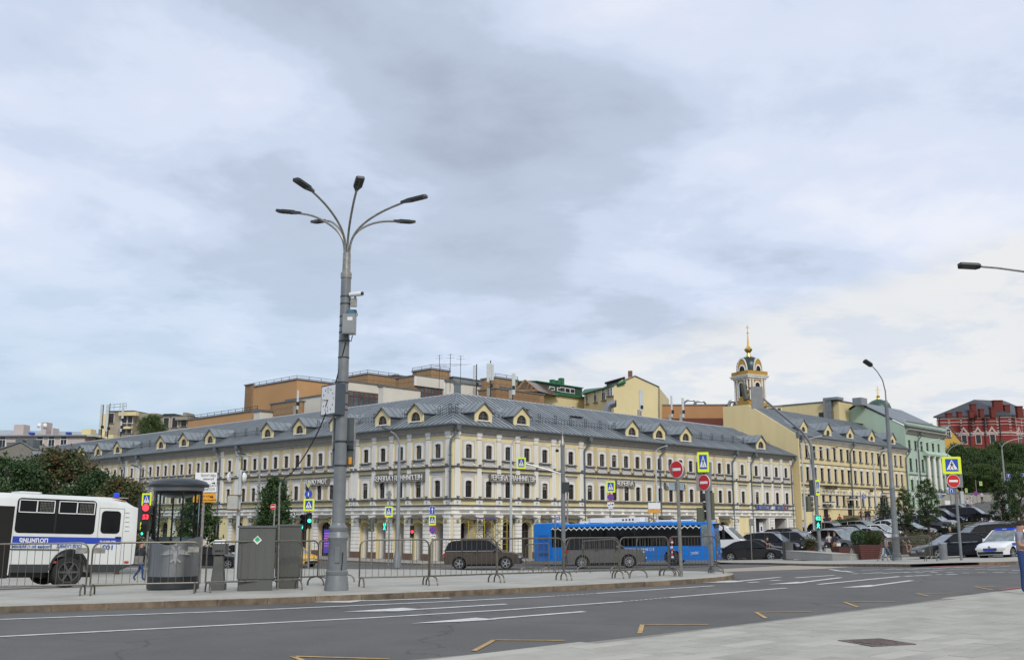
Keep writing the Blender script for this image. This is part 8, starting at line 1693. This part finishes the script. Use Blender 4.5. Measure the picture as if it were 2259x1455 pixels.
T_l = mk_(7.2, 1.8, 2.9, 0, 20000, .105, [LG1, LG2, LG2], 1); T_r = mk_(7.6, 1.9, 2.9, 0, 20000, .105, [LRU, LRU, LG1, LG2], 2); T_n = mk_(6.4, 1.6, 1.5, 0, 14000, .09, [LG1, LG2, LG1], 3, 'cone'); T_y = mk_(4.8, 1.3, .82, 0, 7000, .05, [LG1, LG2, LYG], 4, 'oval', 26)
GL = 'trees along the left side of the square'
tree(15, 62, T_l, 'dark green tree at the left picture edge above the police bus', .98, .4, group=GL, sz=.98); tree(118, 66, T_r, 'rust brown leaved tree above the middle of the police bus', 1.04, 0, group=GL, sz=1.04); tree(205, 63, T_l, 'green tree above the rear of the police bus', .74, 2.0, group=GL, sz=.86); tree(262, 60, T_r, 'drooping green and rust tree above the blue beacon', .74, 1.1, group=GL); tree(70, 76, T_l, 'tree half hidden between the dark green and the rust tree', .85, 3, group=GL)
tree(432, 72, T_n, 'green tree seen through the glass booth', 1.0, 0); tree(602, 72, T_n, 'narrow green tree behind the small no-entry sign', 1.0, 1.6)
tree(2000, 92, T_y, 'left one of two young upright trees over the parked cars', 1.05, 0, group='young trees in the car park'); tree(2052, 91, T_y, 'right one of two young upright trees over the parked cars', 1.2, 2, group='young trees in the car park')
tree(2218, 80, T_y, 'dark leafy tree in front of the hill, left of the edge', 1.1, 1, group='trees by the right planter wall'); tree(2257, 78, T_y, 'dark leafy tree cut by the right edge', 1.15, 2.5, group='trees by the right planter wall')
T_h = mk_(15, 2.6, 5.6, 0, 34000, .17, [LG1, LG1, LYG, LYG], 5, clumps=44); T_h2 = mk_(14, 2.6, 5.2, 0, 34000, .17, [LG1, LG2, LYG, LG1], 6, clumps=44)
hz = [(2100, 190, T_h, 985, 'hill tree nearest the ochre gabled house'), (2128, 182, T_h2, 972, 'hill tree under the left windows of the red house'), (2160, 184, T_h, 978, 'hill tree under the middle of the red house'), (2192, 178, T_h2, 985, 'broad hill tree under the red house corner'), (2226, 182, T_h, 965, 'light green hill tree right of the red house corner'), (2262, 180, T_h2, 970, 'hill tree at the right picture edge'), (2108, 168, T_h, 1015, 'lower dark hill tree behind the big crossing sign'), (2143, 165, T_h2, 1012, 'lower dark hill tree behind the far lime signs'), (2178, 163, T_h, 1018, 'lower dark hill tree behind the hill pedestrians'), (2213, 165, T_h2, 1010, 'lower dark hill tree behind the twin lamp'), (2250, 160, T_h, 1018, 'lower dark hill tree by the edge signs')]
for px, Y_, tm, yt_, lb in hz: s_ = (at(px, yt_, Y_).z - on(px, Y_).z) / (15 if tm is T_h else 14) / 1.06; tree(px, Y_, tm, lb, max(s_, .55), px * .7, 'hill_tree', 'trees on the hill', sz=s_)
t = tree(318, 150, T_h, 'green tree rising in front of the brown flats behind the roof', .36, 0); t.location.z = at(318, 994, 150).z
# hill ground retaining wall
a, c = on(2070, 156), on(2400, 150); t = thing('retaining_wall', 'dark low wall along the foot of the wooded hill', 'wall', a, math.atan2(c.y - a.y, c.x - a.x)); MB().box(-6, (c - a).length, 0, .5, -1.5, 1.6, GRY).build('wall', t); MB().box(-6, (c - a).length, -.08, .58, 1.6, 1.75, LED).build('coping', t)
# ================================================================== people
SKIN = M('skin', (.42, .24, .17), .6, var=.05); 
def cloth(n, c, r=.85): return M('cloth_' + n, c, r, var=.15, scale=6)
def person(label, loc, rz, pose, top, bottom, hair=(.03, .02, .015), h=1.72, shoes=(.02, .02, .02), sleeves='short', group=None, lod=1, skirt=False, bare_legs=False):
    k = h / 1.72; J = {}
    J['pel'] = (0, 0, .95); J['bel'] = (0, -.0, 1.10); J['che'] = (0, -.01, 1.30); J['nek'] = (0, 0, 1.47); J['hb'] = (0, -.015, 1.545); J['ht'] = (0, -.02, 1.66)
    for s, sg in (('l', -1), ('r', 1)):
        J['sh' + s] = (sg * .175, 0, 1.405); J['el' + s] = (sg * .215, .02, 1.14); J['wr' + s] = (sg * .22, -.03, .90); J['ha' + s] = (sg * .22, -.045, .82); J['hp' + s] = (sg * .095, 0, .90); J['kn' + s] = (sg * .10, -.01, .50); J['an' + s] = (sg * .10, .02, .09); J['to' + s] = (sg * .11, -.15, .035)
    J.update(pose); zmin = 0
    R = dict(pel=(.145, .11), bel=(.125, .095), che=(.15, .105), nek=(.058, .058), hb=(.085, .095), ht=(.075, .085)); 
    for s in 'lr': R.update({'sh' + s: (.065, .065), 'el' + s: (.043, .043), 'wr' + s: (.03, .03), 'ha' + s: (.035, .025), 'hp' + s: (.085, .085), 'kn' + s: (.06, .06), 'an' + s: (.042, .042), 'to' + s: (.04, .03)})
    names = list(J); idx = {n: i for i, n in enumerate(names)}
    E_ = [('pel', 'bel'), ('bel', 'che'), ('che', 'nek'), ('nek', 'hb'), ('hb', 'ht')]
    for s in 'lr': E_ += [('che', 'sh' + s), ('sh' + s, 'el' + s), ('el' + s, 'wr' + s), ('wr' + s, 'ha' + s), ('pel', 'hp' + s), ('hp' + s, 'kn' + s), ('kn' + s, 'an' + s), ('an' + s, 'to' + s)]
    me = bpy.data.meshes.new('person'); me.from_pydata([tuple(c * k for c in J[n]) for n in names], [(idx[a], idx[c]) for a, c in E_], []); o = bpy.data.objects.new('person', me); COL.objects.link(o)
    md = o.modifiers.new('skin', 'SKIN'); md.use_smooth_shade = True
    for i, n in enumerate(names): sv = me.skin_vertices[0].data[i]; sv.radius = (R[n][0] * k, R[n][1] * k); sv.use_root = (n == 'pel')
    o.modifiers.new('sub', 'SUBSURF').levels = lod; dg = bpy.context.evaluated_depsgraph_get(); m2 = bpy.data.meshes.new_from_object(o.evaluated_get(dg)); COL.objects.unlink(o); bpy.data.objects.remove(o)
    segs = [(np.array(J[a]) * k, np.array(J[c]) * k, a, c) for a, c in E_]
    mats = [SKIN, cloth(top[0], top[1]), cloth(bottom[0], bottom[1]), cloth('shoe%d' % (hash(shoes) % 97), shoes, .5)]; 
    for m_ in mats: m2.materials.append(m_)
    for p in m2.polygons:
        c = np.array(p.center); best = None
        for a, b_, na, nb in segs:
            d = b_ - a; t = max(0, min(1, (c - a).dot(d) / d.dot(d))); q = np.linalg.norm(c - a - d * t)
            if best is None or q < best[0]: best = (q, na, nb, t)
        _, na, nb, t = best
        if na in ('nek', 'hb') or nb in ('hb', 'ht'): mi = 0
        elif nb[:2] in ('el',) : mi = 1 if (sleeves == 'long' or t < .62) else 0
        elif nb[:2] in ('wr',): mi = 1 if sleeves == 'long' else 0
        elif nb[:2] == 'ha': mi = 0
        elif nb[:2] in ('hp',): mi = 2
        elif nb[:2] == 'kn': mi = 2 if not bare_legs or t < .55 else 0
        elif nb[:2] == 'an': mi = 0 if bare_legs else 2
        elif nb[:2] == 'to': mi = 3
        elif nb == 'bel' and t < .4: mi = 2
        else: mi = 1
        p.material_index = mi; p.use_smooth = True
    m2.name = 'person'; P_ = ob('person', m2, None, loc, rz); tag(P_, label, 'person', group)
    HM = M('hair_%d' % (hash(hair) % 97), hair, .7, var=.2); hb, ht = Vector(J['hb']) * k, Vector(J['ht']) * k; up = (ht - hb).normalized(); c = hb + up * .09 * k
    b = MB(); vs = []; n1, n2 = 8, 12
    for i in range(n1 + 1):
        th_ = PI * .62 * i / n1
        for j in range(n2): ph = 2 * PI * j / n2; d = Vector((math.sin(th_) * math.cos(ph), math.sin(th_) * math.sin(ph), math.cos(th_))); ex = .0 if d.y > -.25 or d.z > .45 else -.03; vs.append(c + Vector((d.x * (.088 + ex), d.y * (.102 + ex) + .012, d.z * .105 + .01)) * k)
    b.add(vs, [(i * n2 + j, i * n2 + (j + 1) % n2, (i + 1) * n2 + (j + 1) % n2, (i + 1) * n2 + j) for i in range(n1) for j in range(n2)], HM); b.build('hair', P_, smooth=True)
    return P_
def face(P_, hb, k=1):
    b = MB(); c = Vector(hb) * k
    b.prism([(-.012, -.02), (.012, -.02), (.006, .03), (-.006, .03)], -.125, -.09, 'y', SKIN); b.v = [(x + c.x, y + c.y, z + c.z + .03) for x, y, z in b.v]; b.build('nose', P_)
    for sx in (-1, 1): MB().lathe([(.012, -.004), (.012, .004)], SIGK, 8, (c.x + sx * .032, c.y - .093, c.z + .055), 'y').build('eye', P_); MB().obox((c.x + sx * .083, c.y + .01, c.z + .04), (.008, .018, .03), SKIN).build('ear', P_)
    MB().box(c.x - .022, c.x + .022, c.y - .094, c.y - .088, c.z - .022, c.z - .014, M('lips', (.3, .12, .1), .5, var=0)).build('mouth', P_)
def hand5(P_, pos, d, n, k=1.0):
    """five separate curled fingers grown from the palm"""
    p = Vector(pos); d = Vector(d).normalized(); n = Vector(n).normalized(); s = d.cross(n)
    for j, (off, L_) in enumerate(((-.03, .062), (-.01, .075), (.01, .072), (.03, .058))):
        a = p + s * off; b = MB(); b.tube([a, a + d * L_ * .45, a + d * L_ * .8 + n * L_ * .3, a + d * L_ * .95 + n * L_ * .62], [.009, .0085, .0075, .006], SKIN, 6); b.build('finger', P_, smooth=True)
    b = MB(); a = p - d * .05 - s * .03; b.tube([a, a - s * .025 + d * .03 + n * .012, a - s * .022 + d * .06 + n * .03], [.012, .010, .008], SKIN, 6); b.build('thumb', P_, smooth=True)
G_ = lambda px, y, dz=KH: G(px, y, dz)
# near man at the right edge, looking down at his hands
po = {'ht': (0, -.075, 1.645), 'hb': (0, -.035, 1.55), 'ell': (-.235, .03, 1.14), 'wrl': (-.12, -.23, 1.12), 'hal': (-.05, -.29, 1.16), 'elr': (.235, .03, 1.14), 'wrr': (.12, -.23, 1.12), 'har': (.05, -.29, 1.16), 'knl': (-.11, -.02, .5), 'anl': (-.12, .02, .09), 'tol': (-.14, -.14, .035)}
gm = G(2260, 1309, KH); P_ = person('man in grey T-shirt and blue jeans at the right edge looking down at his hands', gm, math.radians(65), po, ('grey_tee', (.24, .24, .28)), ('jeans', (.02, .05, .16)), h=1.55, lod=2, shoes=(.03, .035, .06)); face(P_, po['hb']); hand5(P_, po['hal'], (.5, -.4, .2), (0, 0, 1)); hand5(P_, po['har'], (-.5, -.4, .2), (0, 0, 1))
ph = MB().bbox(-.035, .035, -.006, .006, 0, .14, BLK, .003).build('phone', None, gm + Vector((.27, -.08, 1.10)), math.radians(65), rot=(-.6, 0, math.radians(65))); tag(ph, 'dark phone held by the man in the grey T-shirt', 'phone')
walk = {'knl': (-.09, -.20, .53), 'anl': (-.09, -.22, .12), 'tol': (-.09, -.38, .06), 'knr': (.09, .08, .5), 'anr': (.09, .36, .16), 'tor': (.09, .26, .03), 'ell': (-.22, .14, 1.16), 'wrl': (-.2, .10, .93), 'hal': (-.2, .08, .86), 'elr': (.22, -.10, 1.17), 'wrr': (.2, -.3, 1.05), 'har': (.2, -.36, 1.02)}
sit = {'pel': (0, .0, .52), 'bel': (0, -.03, .68), 'che': (0, -.10, .88), 'nek': (0, -.15, 1.03), 'hb': (0, -.18, 1.10), 'ht': (0, -.20, 1.21), 'shl': (-.175, -.12, .98), 'shr': (.175, -.12, .98), 'ell': (-.26, -.2, .76), 'wrl': (-.16, -.40, .66), 'hal': (-.12, -.46, .65), 'elr': (.26, -.2, .76), 'wrr': (.16, -.40, .66), 'har': (.12, -.46, .65), 'hpl': (-.1, -.05, .50), 'hpr': (.1, -.05, .5), 'knl': (-.16, -.46, .50), 'knr': (.16, -.46, .50), 'anl': (-.16, -.5, .09), 'anr': (.16, -.44, .09), 'tol': (-.17, -.66, .04), 'tor': (.17, -.6, .04)}
bagarm = {'ell': (-.22, -.06, 1.14), 'wrl': (-.12, -.26, 1.20), 'hal': (-.08, -.32, 1.24)}
PD = 'people in the square'
person('walking man in dark jacket and jeans between the police bus and the booth', on(313, 46, KH), math.radians(75), walk, ('dark_jacket', (.03, .03, .04)), ('jeans', (.02, .05, .16)), sleeves='long')
a = person('woman in white top with dark bag standing by the stone bench, left of the pair', on(1829, 76, KH), math.radians(150), {}, ('white_top', (.55, .5, .52)), ('black', (.012, .012, .014)), (.16, .07, .03)); b = MB(); b.bbox(-.16, .16, -.07, .07, 0, .26, BLK, .04); b.tube([(-.13, 0, .25), (0, 0, .5), (.13, 0, .25)], .012, BLK, 5); o = b.build('handbag', None, on(1829, 75.7, KH) + Vector((-.18, -.1, .8)), .3); tag(o, 'black handbag held by the left one of the two women', 'handbag')
person('woman in dark jacket and tan skirt with a white handbag, right of the pair', on(1841, 75.8, KH), math.radians(200), bagarm, ('dark_top', (.03, .03, .05)), ('tan_skirt', (.35, .2, .09)), (.22, .12, .05), sleeves='long'); b = MB(); b.bbox(-.14, .14, -.06, .06, 0, .2, WHP, .04); b.tube([(-.1, 0, .2), (0, 0, .36), (.1, 0, .2)], .012, WHP, 5); o = b.build('handbag', None, on(1845, 75.5, KH) + Vector((.1, -.15, .75)), -.2); tag(o, 'small white handbag of the right one of the two women', 'handbag')
g = on(1993, 72, 0); person('man in black T-shirt and shorts sitting on the maroon wall above the barrier', (g.x, g.y - .12, g.z + .27), math.radians(15), sit, ('black', (.012, .012, .014)), ('grey_shorts', (.12, .12, .12)), bare_legs=True, shoes=(.6, .6, .6)); person('person in blue and white sitting just left of the man in black', (g.x - .75, g.y - .1, g.z + .27), math.radians(0), sit, ('blue_white', (.2, .25, .4)), ('jeans', (.02, .05, .16)), (.05, .03, .02))
person('child in pale jeans beside the left foot of the lamp post barrier', G_(1957, 1236), math.radians(100), walk, ('pale_top', (.4, .42, .45)), ('light_jeans', (.10, .18, .32)), h=1.3)
person('traffic officer in lime vest standing before the gateway', on(1705, 101, KH), 0, bagarm, ('lime_vest', (.45, .75, .03)), ('navy_trousers', (.02, .02, .05)), sleeves='long'); 
for px, Y_, lb, tp_, bt_, rz_ in ((1774, 113, 'pedestrian in white and black by the yellow wall, left of the poles', ('white_top', (.55, .5, .52)), ('black', (.012, .012, .014)), 1), (1821, 118, 'dark clothed pedestrian outside the canopied door', ('dark_jacket', (.03, .03, .04)), ('black', (.012, .012, .014)), 2), (1832, 119, 'pedestrian with maroon top near the menu board', ('maroon', (.12, .03, .04)), ('black', (.012, .012, .014)), 0), (1855, 119, 'pedestrian in a red jacket by the yellow wall', ('red', (.4, .02, .03)), ('dark_jeans', (.02, .03, .06)), .5), (1903, 125, 'pedestrian in brown at the left of the walking trio', ('brown', (.12, .04, .03)), ('black', (.012, .012, .014)), .2), (1914, 125, 'tall dark pedestrian in the middle of the trio', ('dark_jacket', (.03, .03, .04)), ('black', (.012, .012, .014)), 0), (1921, 125, 'dark pedestrian at the right of the trio', ('dark_jacket', (.03, .03, .04)), ('black', (.012, .012, .014)), -.2), (1987, 128, 'lone dark pedestrian near the end of the yellow building', ('dark_jacket', (.03, .03, .04)), ('black', (.012, .012, .014)), 1),
    (2078, 117, 'pedestrian in navy below the parking sign', ('navy_top', (.02, .03, .08)), ('black', (.012, .012, .014)), 0), (2115, 131, 'pedestrian in light blue shirt on the hill pavement', ('light_blue', (.3, .4, .55)), ('dark_jeans', (.02, .03, .06)), 3), (2130, 128, 'pedestrian in dark green coat on the hill pavement', ('dark_green', (.02, .05, .04)), ('black', (.012, .012, .014)), 3), (2141, 134, 'pedestrian in white top and jeans on the hill pavement', ('white_top', (.55, .5, .52)), ('jeans', (.02, .05, .16)), 3), (2151, 146, 'pedestrian dressed in white near the round disc sign', ('white_top', (.55, .5, .52)), ('white_trousers', (.6, .58, .56)), 3), (2174, 150, 'farthest pedestrian in white on the dark hill path', ('white_top', (.55, .5, .52)), ('black', (.012, .012, .014)), 3)):
    person(lb, on(px, Y_, KH if px < 2000 else 0), rz_, walk if px % 2 else {}, tp_, bt_, lod=1, group=PD, sleeves='long')
for px, lb, tp_, hr in ((2176, 'man in dark jacket sitting at the planter wall', ('dark_jacket', (.03, .03, .04)), (.3, .3, .3)), (2196, 'man in white shirt sitting at the planter wall', ('white_top', (.55, .5, .52)), (.05, .04, .03)), (2228, 'person in orange at the planter wall', ('orange', (.6, .15, .03)), (.05, .03, .02)), (2243, 'person in pale yellow sitting at the right end of the wall', ('pale_yellow', (.5, .45, .25)), (.2, .15, .1))):
    g = on(px, 84.6, 0); person(lb, (g.x, g.y + .3, g.z + .8), PI, sit, tp_, ('dark_jeans', (.02, .03, .06)), hr, sleeves='long', group='people at the planter wall')
g = on(2097, 76, 0); person('person with pale hair in black behind the far side of the parked cars', (g.x, g.y, g.z), .3, {}, ('black', (.012, .012, .014)), ('black', (.012, .012, .014)), (.5, .38, .2)); bpy.data.objects[-1] if False else None
o = on(1660, 79); person('man leaning by the black saloon near the bus front', (o.x + .9, o.y - .9, o.z), .8, bagarm, ('black', (.012, .012, .014)), ('black', (.012, .012, .014)), sleeves='short')
for px in (486, 497): person('dark clothed pedestrian crossing behind the call box, %s of two' % ('left' if px < 490 else 'right'), on(px, 76, KH), 1.5, walk, ('dark_jacket', (.03, .03, .04)), ('black', (.012, .012, .014)), group=PD)
# drop helper meshes never used
